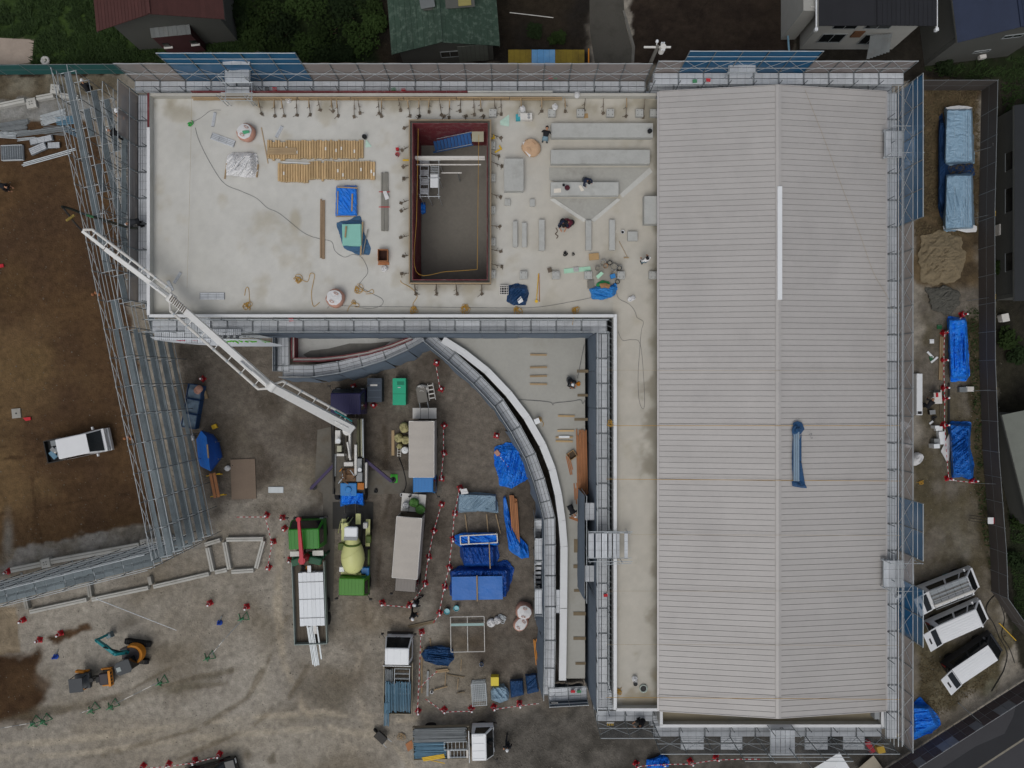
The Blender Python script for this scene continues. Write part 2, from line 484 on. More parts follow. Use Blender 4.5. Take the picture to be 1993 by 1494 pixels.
        dd = np.full(PX.shape, 1e9)
        for (ax, ay), (bx, by) in zip(pl, pl[1:]):
            ex, ey = bx - ax, by - ay
            t = np.clip(((PX - ax) * ex + (PY - ay) * ey) / (ex * ex + ey * ey), 0, 1)
            dd = np.minimum(dd, np.hypot(PX - ax - t * ex, PY - ay - t * ey))
        C = mix(C, A(col), amt * (1 - sm(dd + 8 * (mid - .5), w * .4, w * 1.3)) * sm(nz(30, 4, 300 + i), .3, .6))
    C *= (0.62 + 0.4 * fin + .3 * nz(4, 2, 77))[..., None]
    Z = 0.05 * (mid - 0.5) + 0.03 * (fin - 0.5) - 0.02
    Z = np.where((np.abs(X) > 41) | (np.abs(Y) > 33), -0.02, Z)
    nr, nc = X.shape
    me = bpy.data.meshes.new('ground')
    vs = np.stack([X, Y, Z], -1).reshape(-1, 3)
    idx = np.arange(nr * nc).reshape(nr, nc)
    q = np.stack([idx[:-1, :-1], idx[:-1, 1:], idx[1:, 1:], idx[1:, :-1]], -1).reshape(-1, 4)
    me.vertices.add(len(vs)); me.vertices.foreach_set('co', vs.ravel())
    me.loops.add(q.size); me.loops.foreach_set('vertex_index', q.ravel())
    me.polygons.add(len(q)); me.polygons.foreach_set('loop_start', np.arange(0, q.size, 4)); me.polygons.foreach_set('loop_total', np.full(len(q), 4))
    me.polygons.foreach_set('use_smooth', np.ones(len(q), bool))
    a = me.color_attributes.new('Col', 'FLOAT_COLOR', 'POINT')
    a.data.foreach_set('color', np.concatenate([C.reshape(-1, 3), np.ones((nr * nc, 1))], 1).ravel())
    me.update(); me.validate()
    me.materials.append(mat('ground_dirt', attr=True, rough=0.95, var=0.3, scale=2.6, fine=11, rnd=0, bump=0.07, bscale=8.0, spec=0.1))
    return tag(link('ground', me), kind='structure')
make_ground()

def px_sheet(name, poly, z, m, kind='structure'):
    b = MB(); b.prism([tuple(W(x, y, z)[:2]) for x, y in poly], z - 0.06, z)
    o = b.build(name, m)
    return tag(o, kind=kind) if kind else o

ASPH = mat('asphalt', '#3d3d40', 0.9, 0, 0.12, 0.6, 12, 0, bump=0.006, bscale=30)
ASPH_D = mat('asphalt_patch', '#2c2d30', 0.9, 0, 0.12, 0.6, 12, 0, bump=0.006, bscale=30)
PATHM = mat('old_concrete_path', '#4c4a44', 0.9, 0, 0.16, 0.6, 8, 0, dirt='#33302a')
px_sheet('road', [(1650, 1568), (2150, 1248), (2400, 1300), (2400, 1700), (1650, 1700)], 0.04, ASPH)
px_sheet('road_patch', [(1835, 1494), (1900, 1452), (1955, 1428), (1972, 1395), (1978, 1370), (2010, 1345), (2014, 1395), (1993, 1440), (1945, 1470), (1900, 1500), (1860, 1530), (1800, 1530)], 0.044, ASPH_D)
px_sheet('road_edge_line', [(1896, 1499), (2040, 1405), (2042, 1408), (1900, 1501)], 0.049, mat('worn_line_paint', '#7d786c', 0.8, 0, 0.25, 3, 12))
px_sheet('drainage_kerb', [(1650, 1562), (2150, 1238), (2152, 1243), (1655, 1567)], 0.10, PATHM)
px_sheet('path', [(1146, -150), (1206, -150), (1216, 40), (1230, 95), (1228, 150), (1162, 150), (1148, 60)], 0.012, PATHM)
px_sheet('path_edge', [(1212, 20), (1230, 90), (1228, 150), (1232, 150), (1236, 90), (1216, 20)], 0.05, CONC_D)
px_sheet('concrete_apron', [(612, 950), (618, 836), (646, 830), (716, 915), (858, 915), (860, 958), (718, 962), (652, 1010), (648, 1170), (632, 1170), (628, 960)], 0.012,
         mat('muddy_concrete', '#6a665e', 0.9, 0, 0.2, 0.6, 5, 0, dirt='#574c3c', dscale=0.6, damt=0.8))
# ---------------------------------------------------------------- the building under construction
bld = thing('building', 'grey two-wing building under construction with concrete roof slab and ribbed gable roof', 'building')
HX0, HX1, HY0, HY1 = -6.1, -1.55, 6.45, 16.05        # roof opening

def slab_boxes(name, rects, z0, z1, m, parent=bld):
    b = MB()
    for x0, x1, y0, y1 in rects:
        b.box(((x0 + x1) / 2, (y0 + y1) / 2, (z0 + z1) / 2), (x1 - x0, y1 - y0, z1 - z0))
    return b.build(name, m, parent)
SLAB = mat('roof_slab_concrete', '#bab9b2', 0.85, 0, 0.09, 0.22, 2.5, 0, dirt='#a09b8b', dscale=0.16, damt=0.55, bump=0.004, bscale=12)
SLABR = [(-22.5, HX0, 4.3, 17.9), (HX1, 9.3, 4.3, 17.9), (HX0, HX1, 4.3, HY0), (HX0, HX1, HY1, 17.9), (6.4, 9.3, -20.15, 4.3), (9.3, 22.9, -21.15, -19.9)]
slab_boxes('roof_slab', SLABR, 6.4, 6.985, SLAB)
def screed():
    # trowelled top of the slab with its damp edges, mortar smears and scuffs as colour of the concrete
    b, cols = MB(), []
    A = lambda h: np.array(lin(h))
    for x0, x1, y0, y1 in SLABR:
        nx, ny = max(2, int((x1 - x0) / .1)), max(2, int((y1 - y0) / .1))
        X, Y = np.meshgrid(np.linspace(x0, x1, nx + 1), np.linspace(y0, y1, ny + 1))
        c = np.zeros(X.shape + (3,)) + A('#c1c0ba')
        def mx(col, m):
            nonlocal c
            c = c * (1 - m[..., None]) + A(col) * m[..., None]
        ss = lambda v, a, e: np.clip((v - a) / (e - a), 0, 1) ** 2 * (3 - 2 * np.clip((v - a) / (e - a), 0, 1))
        n1, n2, n3 = fbm(X / 5, Y / 5, 3, 5), fbm(X / 1.3, Y / 1.3, 9, 5), fbm(X / .35, Y / .35, 15, 3)
        mx('#b3ada0', .75 * ss(X + 6 * (n1 - .5), -4, 3))
        mx('#b0afa8', .5 * ss(n1, .45, .75))
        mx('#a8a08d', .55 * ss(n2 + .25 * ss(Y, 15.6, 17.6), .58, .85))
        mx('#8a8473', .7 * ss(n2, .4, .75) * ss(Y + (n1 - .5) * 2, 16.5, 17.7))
        mx('#98968c', .55 * ss(Y * -1 + (n2 - .5), -5.3, -4.4) * (Y > 4) * (X < 6.3))
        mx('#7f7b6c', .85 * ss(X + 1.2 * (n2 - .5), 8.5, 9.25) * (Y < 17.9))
        mx('#8d887b', .8 * ss(n2, .52, .72) * ss(X, 7.2, 8.6) * ((Y < 2) | (Y > 6)))
        mx('#8d8168', .6 * ss(n2 + .3 * ss(-Y, 18, 20.2), .6, .8) * (Y < -14))
        mx('#958c78', .55 * ss(1.1 - np.minimum(np.minimum(abs(X - HX0), abs(X - HX1)) + 9 * ((Y < HY0 - .6) | (Y > HY1 + .6)), np.minimum(abs(Y - HY0), abs(Y - HY1)) + 9 * ((X < HX0 - .6) | (X > HX1 + .6))) + .9 * (n2 - .5), .2, 1.1))
        mx('#7d7a72', .6 * ss(1.7 - np.hypot(X - 5.9, Y - 6.9) + 1.6 * (n2 - .5), .2, 1.4))
        mx('#a59d8a', .7 * ss(1 - np.hypot((X + 13.6) / .5, (Y - 10.3) / 1.1) + .8 * (n2 - .5), 0, .6))
        c *= (.93 + .14 * n3)[..., None]
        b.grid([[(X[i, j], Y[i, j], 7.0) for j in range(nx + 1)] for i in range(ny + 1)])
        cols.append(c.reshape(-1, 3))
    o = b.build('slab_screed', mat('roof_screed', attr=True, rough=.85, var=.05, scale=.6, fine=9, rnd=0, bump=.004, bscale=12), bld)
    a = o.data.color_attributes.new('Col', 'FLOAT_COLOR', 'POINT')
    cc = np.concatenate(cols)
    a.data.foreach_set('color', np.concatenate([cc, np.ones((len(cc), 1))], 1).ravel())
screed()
WALLM = mat('facade_panel', '#8d9092', 0.8, 0, 0.08)
slab_boxes('wall', [(-22.5, -22.2, 4.4, 17.8)], 0, 6.4, WALLM)
slab_boxes('wall', [(-22.2, 9.3, 17.5, 17.8)], 0, 6.4, WALLM)
slab_boxes('wall', [(-22.2, 6.6, 4.4, 4.7)], 0, 6.4, WALLM)
slab_boxes('wall', [(6.5, 6.8, -20.1, 4.4)], 0, 6.4, WALLM)
slab_boxes('wall', [(6.8, 22.8, -21.1, -20.8)], 0, 6.4, WALLM)
slab_boxes('wall', [(22.5, 22.8, -20.8, 17.8)], 0, 7.6, WALLM)
slab_boxes('wall', [(9.3, 9.6, -19.9, 17.5)], 7.0, 7.75, WALLM)
for yy in (-19.7, 17.75):
    g = MB(); g.add([(9.2, yy, 6.4), (22.8, yy, 6.4), (22.8, yy, 7.9), (16.03, yy, 8.95), (9.2, yy, 7.9), (9.2, yy - .2, 6.4), (22.8, yy - .2, 6.4), (22.8, yy - .2, 7.9), (16.03, yy - .2, 8.95), (9.2, yy - .2, 7.9)],
                    [(0, 1, 2, 3, 4), (9, 8, 7, 6, 5), (0, 5, 6, 1), (1, 6, 7, 2), (2, 7, 8, 3), (3, 8, 9, 4), (4, 9, 5, 0)])
    g.build('gable_wall', WALLM, bld)
slab_boxes('interior_floor', [(-22.2, 6.5, 4.7, 17.5)], 3.1, 3.4, mat('floor_concrete', '#7a776f', .8, 0, .14, .6, 6, 0, dirt='#66635d', dscale=.6, damt=.7))

def parapet(name, x0, x1, y0, y1, cap=COPING, z1=7.55, m=CONC_L):
    box(bld, name, ((x0 + x1) / 2, (y0 + y1) / 2, (6.4 + z1) / 2), (x1 - x0, y1 - y0, z1 - 6.4), m)
    if cap:
        box(bld, 'coping', ((x0 + x1) / 2, (y0 + y1) / 2, z1 + 0.022), (x1 - x0 + 0.05, y1 - y0 + 0.05, 0.04), cap)
parapet('parapet', -22.63, -22.5, 4.3, 15.9)
parapet('parapet', -22.63, -22.5, 15.9, 18.1, None)
parapet('parapet', -22.5, 6.33, 4.17, 4.3)
parapet('parapet', 6.33, 6.48, -20.2, 4.3)
parapet('parapet', 6.48, 9.2, -20.28, -20.15)
parapet('parapet', 9.2, 9.33, -21.15, -20.28)
parapet('parapet', 9.2, 22.93, -21.28, -21.15)
parapet('parapet', 22.93, 23.06, -21.28, -19.9)
parapet('parapet', -22.5, 9.0, 17.9, 18.08, None, 7.5, CONC)
# brackets along the inner wall, seen as short dark ticks beside the coping
for i in range(66):
    y = 3.9 - i * 0.365
    tube(bld, 'wall_tie', (6.33, y, 6.9), (6.02, y + 0.16, 6.75), 0.02, PIPE_DK)
for i in range(34):
    x = -21.5 + i * 0.82
    tube(bld, 'wall_tie', (x, 4.17, 7.1), (x + 0.1, 3.95, 6.9), 0.016, PIPE_DK)

# ribbed gable roof: every panel is a piece of its own
roof = link('gable_roof', None, bld)
EZ, RZ, RX, EL, ER, RY0, RY1 = 8.0, 9.05, 16.03, 9.05, 23.0, -20.1, 17.98
under = MB()
under.prism([(EL + .03, RY0 + .02), (RX, RY0 + .02), (RX, RY1 - .02), (EL + .03, RY1 - .02)], 7.8, 0, 0, [EZ - .05, RZ - .05, RZ - .05, EZ - .05])
under.prism([(RX, RY0 + .02), (ER - .03, RY0 + .02), (ER - .03, RY1 - .02), (RX, RY1 - .02)], 7.8, 0, 0, [RZ - .05, EZ - .05, EZ - .05, RZ - .05])
under.build('roof_underlay', SEAM, roof)
NP = 112
pitch = (RY1 - RY0) / NP
slope = math.hypot(RX - EL, RZ - EZ)
pm = MB()     # one panel: flat tray, upstand along one edge
pm.box((0, -0.008, 0), (slope, pitch - 0.022, 0.026))
pm.box((0, pitch / 2 - 0.024, 0.006), (slope, 0.012, 0.03))
pme = pm.mesh('roof_panel', ROOFM)
ang = math.atan2(RZ - EZ, RX - EL)
for i in range(NP):
    y = RY0 + pitch * (i + 0.5)
    for sgn, xm in ((1, (EL + RX) / 2), (-1, (ER + RX) / 2)):
        M_ = Matrix.Translation((xm, y, (EZ + RZ) / 2 + R.uniform(-.002, .002))) @ Matrix.Rotation(-ang * sgn, 4, 'Y')
        link('roof_panel', pme, roof, M_)
rc = MB()
rc.prism([(RX - .17, RY0 - .03), (RX, RY0 - .03), (RX, RY1 + .03), (RX - .17, RY1 + .03)], RZ - .02, 0, 0, [RZ + .04, RZ + .085, RZ + .085, RZ + .04])
rc.prism([(RX + .001, RY0 - .03), (RX + .17, RY0 - .03), (RX + .17, RY1 + .03), (RX + .001, RY1 + .03)], RZ - .02, 0, 0, [RZ + .085, RZ + .04, RZ + .04, RZ + .085])
rc.build('ridge_cap', ROOFM, roof)
box(roof, 'ridge_vent', (W(1518, 472, 9.2).x, (W(0, 362, 9.2).y + W(0, 583, 9.2).y) / 2, 9.16), (0.28, W(0, 362, 9.2).y - W(0, 583, 9.2).y, 0.07), WHITE)
box(roof, 'gutter', (ER + .03, (RY0 + RY1) / 2, EZ - .04), (0.13, RY1 - RY0, 0.1), mat('gutter_metal', '#b9b6b5', 0.4, 0.2, 0.05))
box(roof, 'gutter', (EL - .06, (RY0 + RY1) / 2, EZ - .06), (0.1, RY1 - RY0, 0.09), mat('gutter_metal'))
for yy in (RY0 - .02, RY1 + .02):
    for sgn, xm in ((1, (EL + RX) / 2), (-1, (ER + RX) / 2)):
        link('verge_trim', unit('box', ROOFM), roof, Matrix.Translation((xm, yy, (EZ + RZ) / 2)) @ Matrix.Rotation(-ang * sgn, 4, 'Y') @ Matrix.Diagonal((slope, .05, .09, 1)))

# lower curved canopy
ZC = 3.6
curve_px = [(866, 656), (906, 681), (952, 717), (994, 761), (1030, 808), (1061, 862), (1080, 910), (1092, 960), (1099, 1010), (1103, 1060), (1102, 1180), (1100, 1320)]
cv = [W(x, y, ZC) for x, y in curve_px]
canopy = [tuple(p[:2]) for p in cv] + [(4.9, cv[-1].y), (4.9, 4.1), (cv[0].x, 4.1)]
b = MB(); b.prism(canopy, 3.2, ZC); b.build('canopy_slab', mat('canopy_concrete', '#a5a49d', 0.85, 0, 0.09, 0.5, 6, 0, dirt='#8f8b7f', dscale=.4, damt=.4), bld)

def band(name, pts, w0, w1, z0, z1, m, parent):
    """strip along a polyline between offsets w0 and w1 (left positive)"""
    pts = [Vector((p[0], p[1], 0)) for p in pts]
    L, Rr = [], []
    for i, p in enumerate(pts):
        d = (pts[min(i + 1, len(pts) - 1)] - pts[max(i - 1, 0)]).normalized()
        nrm = Vector((-d.y, d.x, 0))
        L.append(p + nrm * w1); Rr.append(p + nrm * w0)
    bb = MB()
    for i in range(len(pts) - 1):
        bb.prism([tuple(Rr[i][:2]), tuple(Rr[i + 1][:2]), tuple(L[i + 1][:2]), tuple(L[i][:2])], z0, z1)
    return bb.build(name, m, parent)
band('canopy_parapet', cv, -0.42, 0.0, 0, 4.0, CONC_L, bld)
for i in range(len(cv) - 1):
    band('canopy_coping', [cv[i] + (cv[i + 1] - cv[i]) * 0.006, cv[i + 1] - (cv[i + 1] - cv[i]) * 0.006], -0.45, 0.03, 4.003, 4.05, COPING, bld)
for (x, y, w, h) in [(1134, 722, 22, 6), (1134, 769, 20, 5), (1131, 816, 26, 5), (1124, 1062, 14, 26), (1122, 1102, 12, 7), (1126, 1149, 18, 5), (1128, 1194, 24, 7), (1128, 1242, 24, 6), (1130, 1291, 20, 5)]:
    p = W(x, y, ZC + .03); k = kz(ZC)
    box(bld, 'embedded_plate', p, (w * k, h * k, .03), mat('old_wood_form', '#7a6d58', 0.9, 0, 0.15))
# curved form on the west side of the courtyard
fw = [W(x, y, 4.2) for x, y in [(570, 697), (620, 697), (670, 692), (715, 684), (760, 671), (800, 655)]]
floorp = [tuple(p[:2]) for p in fw] + [(W(800, 0, 4.2).x, 3.9), (W(570, 0, 4.2).x, 3.9)]
b = MB(); b.prism(floorp, 3.0, 3.35); b.build('canopy_slab', CONC_L, bld)
wp = [(590, 690), (604, 682), (640, 678), (680, 668), (720, 668), (760, 664), (745, 676), (700, 688), (640, 695), (600, 697)]
b = MB(); b.prism([tuple(W(x, y, 3.35)[:2]) for x, y in wp], 3.33, 3.358); b.build('wet_screed_patch', CONC_D, bld)
fm = thing('curved_formwork', 'dark red curved plywood formwork around courtyard canopy edge', 'formwork', (fw[0].x, fw[0].y, 0))
def rel(ps, o): return [Vector((p[0] - o.location.x, p[1] - o.location.y, 0)) for p in ps]
band('form_board', rel(fw, fm), -0.22, -0.16, 3.0, 4.2, REDFORM, fm)
band('form_board', rel(fw, fm), -0.02, 0.04, 3.0, 4.3, REDFORM, fm)
band('concrete_infill', rel(fw, fm), -0.16, -0.02, 3.0, 4.05, CONC_L, fm)
wl_ = [W(570, 697, 4.2), W(570, 656, 4.2)]
band('form_board', rel(wl_, fm), 0.05, 0.13, 3.0, 4.2, REDFORM, fm)
band('form_board', rel(wl_, fm), -0.13, -0.08, 3.0, 4.2, REDFORM, fm)
band('concrete_infill', rel(wl_, fm), -0.08, 0.05, 3.0, 4.1, CONC_L, fm)

# upstands, plinths and pads on the roof slab
PADM = mat('precast_concrete', '#aeafab', 0.8, 0, 0.10, 1.2, 9, 0.05, dirt='#8b8a84', dscale=1.5, damt=.45)
def block(name, x0, x1, y0, y1, h, label=None, cat='concrete plinth', group=None, zb=7.0, m=PADM, taper=1.0):
    """photo-pixel rectangle of the top face, height h above zb"""
    a, c = W(x0, y1, zb + h), W(x1, y0, zb + h)
    bb = MB(); bb.box((0, 0, h / 2), (c.x - a.x, c.y - a.y, h), taper=taper)
    o = bb.build(name, m, None, Matrix.Translation(((a.x + c.x) / 2, (a.y + c.y) / 2, zb)), bevel=0.015)
    tag(o, label, cat, group)
    return o
block('concrete_plinth', 1073, 1271, 239, 267, .5, 'long concrete plinth with a black bucket on its east end')
block('concrete_plinth', 1072, 1265, 291, 318, .5, 'long concrete plinth between the bucket plinth and the crouching worker')
block('concrete_plinth', 1072, 1204, 354, 380, .5, 'shorter concrete plinth with papers and dark red tub on top')
block('concrete_plinth', 981, 1019, 308, 371, .55, 'large blank concrete block east of the red-framed roof opening')
block('concrete_plinth', 1254, 1284, 381, 435, .7, 'concrete block butting against the west eave of the ribbed roof')
for i, (x0, x1, y0, y1) in enumerate([(998, 1007, 430, 480), (1016, 1025, 433, 480), (1049, 1060, 427, 487), (1140, 1151, 428, 486), (1186, 1197, 427, 486)]):
    block('concrete_kerb', x0, x1, y0, y1, .3, ordinal(i) + ' narrow concrete kerb from the west, south of the plinths', 'concrete kerb', 'narrow kerbs on the roof slab')
block('concrete_pad', 1222, 1241, 450, 468, .3, 'lone square concrete pad beside the broom and the white-shirted worker', 'concrete pad')
block('concrete_pad', 982, 993, 387, 399, .2, 'small concrete pad just south of the large blank block', 'concrete pad')
block('concrete_pad', 1031, 1041, 387, 401, .2, 'small concrete pad southeast of the large blank block', 'concrete pad')
BOLT = mat('bolt_steel', '#63625e', 0.5, 0.4)
def pad(x, y, label, group):
    w = 14.5
    p = W(x, y, 7.32); k = kz(7.32)
    t = thing('bolted_pad', label, 'concrete pad', (p.x, p.y, 7.0), 0, group)
    bb = MB(); bb.box((0, 0, .16), (w * k, w * k, .32)); bb.build('pad_block', PADM, t, bevel=.012)
    for sx in (-1, 1):
        for sy in (-1, 1):
            tube(t, 'anchor_bolt', (sx * .13, sy * .13, .3), (sx * .13, sy * .13, .4), .018, BOLT)
for i, x in enumerate([959, 1016, 1074, 1130, 1188, 1245, 1273]):
    pad(x, 219, ordinal(i) + ' bolted concrete pad from the west in the row below the north parapet', 'pads below the north parapet')
for i, x in enumerate([1019, 1082, 1145, 1209, 1271]):
    pad(x, 535, ordinal(i) + ' bolted concrete pad from the west in the southern row of pads', 'southern row of pads')
for i, y in enumerate([282, 345, 408, 470, 533]):
    pad(957, y, ordinal(i) + ' bolted concrete pad from the north beside the roof opening', 'pads beside the roof opening')
# raised wet screed funnel around the plinths
b = MB()
def scr(poly, h, mi=0):
    b.prism([tuple(W(x, y, 7.02)[:2]) for x, y in poly], 6.98, 7.0, mi, h)
scr([(1069, 326), (1264, 326), (1206, 378), (1069, 350)], [7.05, 7.06, 7.06, 7.06])
scr([(1076, 386), (1203, 386), (1150, 428), (1140, 428)], [7.03, 7.03, 7.10, 7.10])
b.build('screed_slope', mat('fresh_screed', '#a5a49d', 0.75, 0, 0.12, 1.0, 7, 0, dirt='#807e77', dscale=1.0, damt=.6), bld)
b = MB()
scr([(1264, 326), (1270, 334), (1212, 384), (1206, 378)], [7.06, 7.0, 7.0, 7.06])
scr([(1070, 388), (1078, 386), (1141, 428), (1136, 432)], [7.01, 7.09, 7.12, 7.01])
scr([(1201, 386), (1208, 388), (1156, 432), (1150, 428)], [7.09, 7.01, 7.01, 7.12])
b.build('screed_edge', CONC_L, bld)
# ---------------------------------------------------------------- scaffolds
def plank_mesh(m):
    key = ('plank', m.name)
    if key not in _cache:
        b = MB()
        b.box((0, 0, -.012), (1, 1, .02), 1)
        for yy in (-.37, -.125, .12, .365):
            for xx in (-.33, 0, .33):
                b.box((xx, yy, .006), (.318, .185, .018))
        b.box((-.49, 0, .008), (.016, .94, .034), 1); b.box((.49, 0, .008), (.016, .94, .034), 1)
        _cache[key] = b.mesh('plank_' + m.name, [m, PLANK_B if m is PLANK else m])
    return _cache[key]

def plank(parent, c, L, w, rz=0.0, m=PLANK, name='deck_plank', E=None):
    Rm = Euler(E).to_matrix().to_4x4() if E else Matrix.Rotation(rz, 4, 'Z')
    return link(name, plank_mesh(m), parent, Matrix.Translation(c) @ Rm @ Matrix.Diagonal((L, w, 1.0, 1)))

def scaffold(label, A, B, w, top, inner_top, decks, bay=1.63, sheet=None, sheet_z0=None, brace=True, planks=2,
             rails=(1.0,), tops=(), skip=(), low_planks=1, r=.024, inner_rail=True, midrail=True, brace_lo=None, pm=PLANK, pw=1.0, thin=1e9):
    """local x runs from A to B, local y points outward (left of A->B). tops: (x0, x1, z, sheet material) raised stretches"""
    A, B = Vector((*A, 0)), Vector((*B, 0))
    d = B - A
    rz = math.atan2(d.y, d.x)
    L = d.length
    n = max(1, round(L / bay)); bl = L / n
    t = thing('scaffold', label, 'scaffold', A, rz)
    td = max(decks)
    def tz(x):
        z, s = top, sheet
        for x0, x1, zz, sm_ in tops:
            if x0 - .05 <= x <= x1 + .05: z, s = zz, sm_
        return z, s
    for i in range(n + 1):
        x = i * bl
        tube(t, 'post', (x, w, 0), (x, w, max(tz(x - bl / 2)[0], tz(x + bl / 2)[0])), r + .004, POSTM)
        tube(t, 'post', (x, 0, 0), (x, 0, inner_top), r, POSTM)
        box(t, 'base_plate', (x, w, .02), (.16, .16, .03), PIPE_DK)
        for z in decks:
            tube(t, 'transom', (x, -.06, z - .05), (x, w + .06, z - .05), r, STEEL)
    for i in range(n):
        x0, x1 = i * bl, (i + 1) * bl
        xm = (x0 + x1) / 2
        z1, sh = tz(xm)
        for z in decks:
            if any(s0 <= xm <= s1 for s0, s1 in skip) and z == td:
                continue
            np_ = planks if z == td else low_planks
            if xm > thin:
                if R.random() < .8: plank(t, (xm, w * .5, z), bl - .05, w * .42, m=pm)
                continue
            for j in range(np_):
                plank(t, (xm, w * (j + .5) / np_, z + R.uniform(-.006, .006)), bl - .05, (w / np_ - .03) * pw, m=pm)
        if brace:
            lo = td + .08 if brace_lo is None else brace_lo
            tube(t, 'brace', (x0, w + .03, lo), (x1, w + .03, min(z1, lo + 1.75)), .014, STEEL)
            tube(t, 'brace', (x0, w + .03, min(z1, lo + 1.75)), (x1, w + .03, lo), .014, STEEL)
        if sh:
            z0 = td - .05 if sheet_z0 is None else sheet_z0
            b = MB()
            P = []
            sg = R.uniform(.0, .05); ph = R.uniform(0, 6)
            for a in range(5):
                zz = z0 + (z1 - .05 - z0) * a / 4
                P.append([(x0 + (x1 - x0) * c / 4, w + .06 + .02 * math.sin(ph + 1.7 * c + a) + sg * math.sin(math.pi * c / 4) * math.sin(math.pi * a / 4), zz) for c in range(5)])
            b.grid(P); b.build('mesh_sheet', sh, t)
    def run(name, y, z, rr=r, x0=0, x1=L):
        tube(t, name, (x0, y, z), (x1, y, z), rr, STEEL)
    run('ledger', w, top - .02)
    if midrail:
        run('guard_rail', w - .03, td + (top - td) * .45, .02)
    for z in decks:
        run('ledger', w, z - .1); run('ledger', 0, z - .1)
        if z != td:
            run('guard_rail', w, z + .95, .02)
    if inner_rail:
        for rr in rails:
            run('guard_rail', 0, td + rr, .02)
    for x0, x1, zz, sm_ in tops:
        xs_ = [i * bl for i in range(n) if x0 - .05 <= (i + .5) * bl <= x1 + .05]
        x0, x1 = xs_[0], xs_[-1] + bl
        run('ledger', w, zz, r, x0, x1); run('guard_rail', w - .03, (zz + top) / 2, .018, x0, x1)
    return t, bl

def hung_sheet(parent, x0, x1, y, z0, z1, m, bulge=.1, nx=14, nz=8, name='slate_sheet', sd=0):
    P = []
    for a in range(nz + 1):
        f = a / nz
        row = []
        for c in range(nx + 1):
            x = x0 + (x1 - x0) * c / nx
            bl = bulge * (1 - f) ** .7 * (0.5 + float(fbm(x / 1.3 + sd * 7, f * 1.5, sd)))
            row.append((x, y + .05 + bl, z0 + (z1 - z0) * f))
        P.append(row)
    b = MB(); b.grid(P); return b.build(name, m, parent)
GR = SHEET_G
# north side of the north wing
sN, bN = scaffold('long scaffold with grey mesh along the north wall of the flat-roofed wing', (-23.8, 18.43), (8.4, 18.43), .68, 9.5, 7.75, [1.6, 3.3, 5.0, 6.75],
         sheet=GR, sheet_z0=5.0, tops=[(3.7, 11.8, 11.0, SHEET_B)], inner_rail=True, rails=(.5,))
# north side of the gable
sNE, _ = scaffold('scaffold with blue mesh middle along the north gable wall', (8.7, 18.42), (24.1, 18.42), .72, 9.8, 8.7, [1.6, 3.3, 5.0, 6.5, 8.0],
         sheet=GR, sheet_z0=6.5, tops=[(1.0, 9.3, 11.2, SHEET_B)], inner_rail=False, bay=1.62)
# east side of the gable
sE, bE = scaffold('long scaffold with grey and blue mesh along the east eave of the ribbed roof', (23.12, 18.0), (23.12, -21.9), .68, 9.75, 8.9, [1.6, 3.3, 5.0, 6.4, 7.8],
         sheet=GR, sheet_z0=6.2, tops=[(0, 8.2, 10.9, SHEET_B), (25.2, 28.6, 10.9, SHEET_B), (30.4, 33.8, 10.9, SHEET_B)], rails=(.55, 1.0), planks=1)
for yy, zz in ((.22, 8.9), (.45, 8.9)):
    tube(sE, 'guard_rail', (0, yy, zz), (39.9, yy, zz), .03, STEEL)
# south side of the gable
sS, _ = scaffold('bare scaffold along the south parapet below the ribbed roof', (23.4, -21.62), (9.0, -21.62), .72, 8.95, 7.6, [1.6, 3.3, 5.0, 6.55],
         tops=[(10.2 - 7.4, 10.2, 9.85, None)], inner_rail=False, bay=1.6)
# south side of the corridor strip
sS2, _ = scaffold('short bare scaffold at the south end of the narrow roof strip', (8.9, -20.6), (5.35, -20.6), .68, 9.2, 7.6, [1.6, 3.3, 5.0, 6.75],
         inner_rail=False, bay=1.75)
# courtyard, below the north wing
sC, bC = scaffold('scaffold walkway along the courtyard side of the north wing', (6.0, 4.0), (-22.8, 4.0), .78, 7.75, 7.9, [1.6, 3.3, 5.0, 6.6],
         sheet=None, sheet_z0=0.2, brace=False, rails=(.5, 1.0), planks=2, midrail=True)
# courtyard, west of the corridor strip
sD, bD = scaffold('scaffold walkway with slate sheeting along the narrow roof strip', (6.02, -20.5), (6.02, 3.2), .72, 7.75, 7.9, [1.6, 3.3, 5.0, 6.6],
         sheet=None, brace=False, rails=(.5, 1.0), planks=2)
# west wall of the north wing
sWl, _ = scaffold('narrow scaffold against the west wall of the north wing', (-23.05, 5.2), (-23.05, 18.3), .62, 9.2, 7.4, [1.6, 3.3, 5.0, 6.6],
         sheet=None, brace=False, planks=1, inner_rail=False)
for i in range(8):
    x0 = .0 + i * 1.635
    b = MB(); b.grid([[(x0 + .03, .66, 3.4), (x0 + 1.6, .66, 3.4)], [(x0 + .03, .68, 6.6), (x0 + 1.6, .68, 6.6)], [(x0 + .03, .66, 7.9 if i < 6 else 9.1), (x0 + 1.6, .66, 7.9 if i < 6 else 9.1)]])
    b.build('mesh_sheet', GR, sWl)
for i in range(9):     # thin slate mesh of the south side
    for s_, x0, L_, zt in ((sS, 0, 14.4, 8.9), (sS2, 0, 3.5, 9.1)):
        if s_ is sS2 and i > 1: continue
        a_ = x0 + i * L_ / (9 if s_ is sS else 2)
        hung_sheet(s_, a_, a_ + L_ / (9 if s_ is sS else 2) - .05, .72, 5.2, zt, mat('thin_slate_mesh', '#5d666d', .9, 0, .1, 1, 8, .05, alpha=.42), .02, 4, 3, 'mesh_sheet', i)
for x_, w_ in ((1.6, 1.4), (4.0, 1.5), (9.4, 1.4), (11.9, 1.5)):
    plank(sS, (x_, 1.0, 6.2), w_, .5); plank(sS, (x_, 1.5, 6.2), w_, .4)
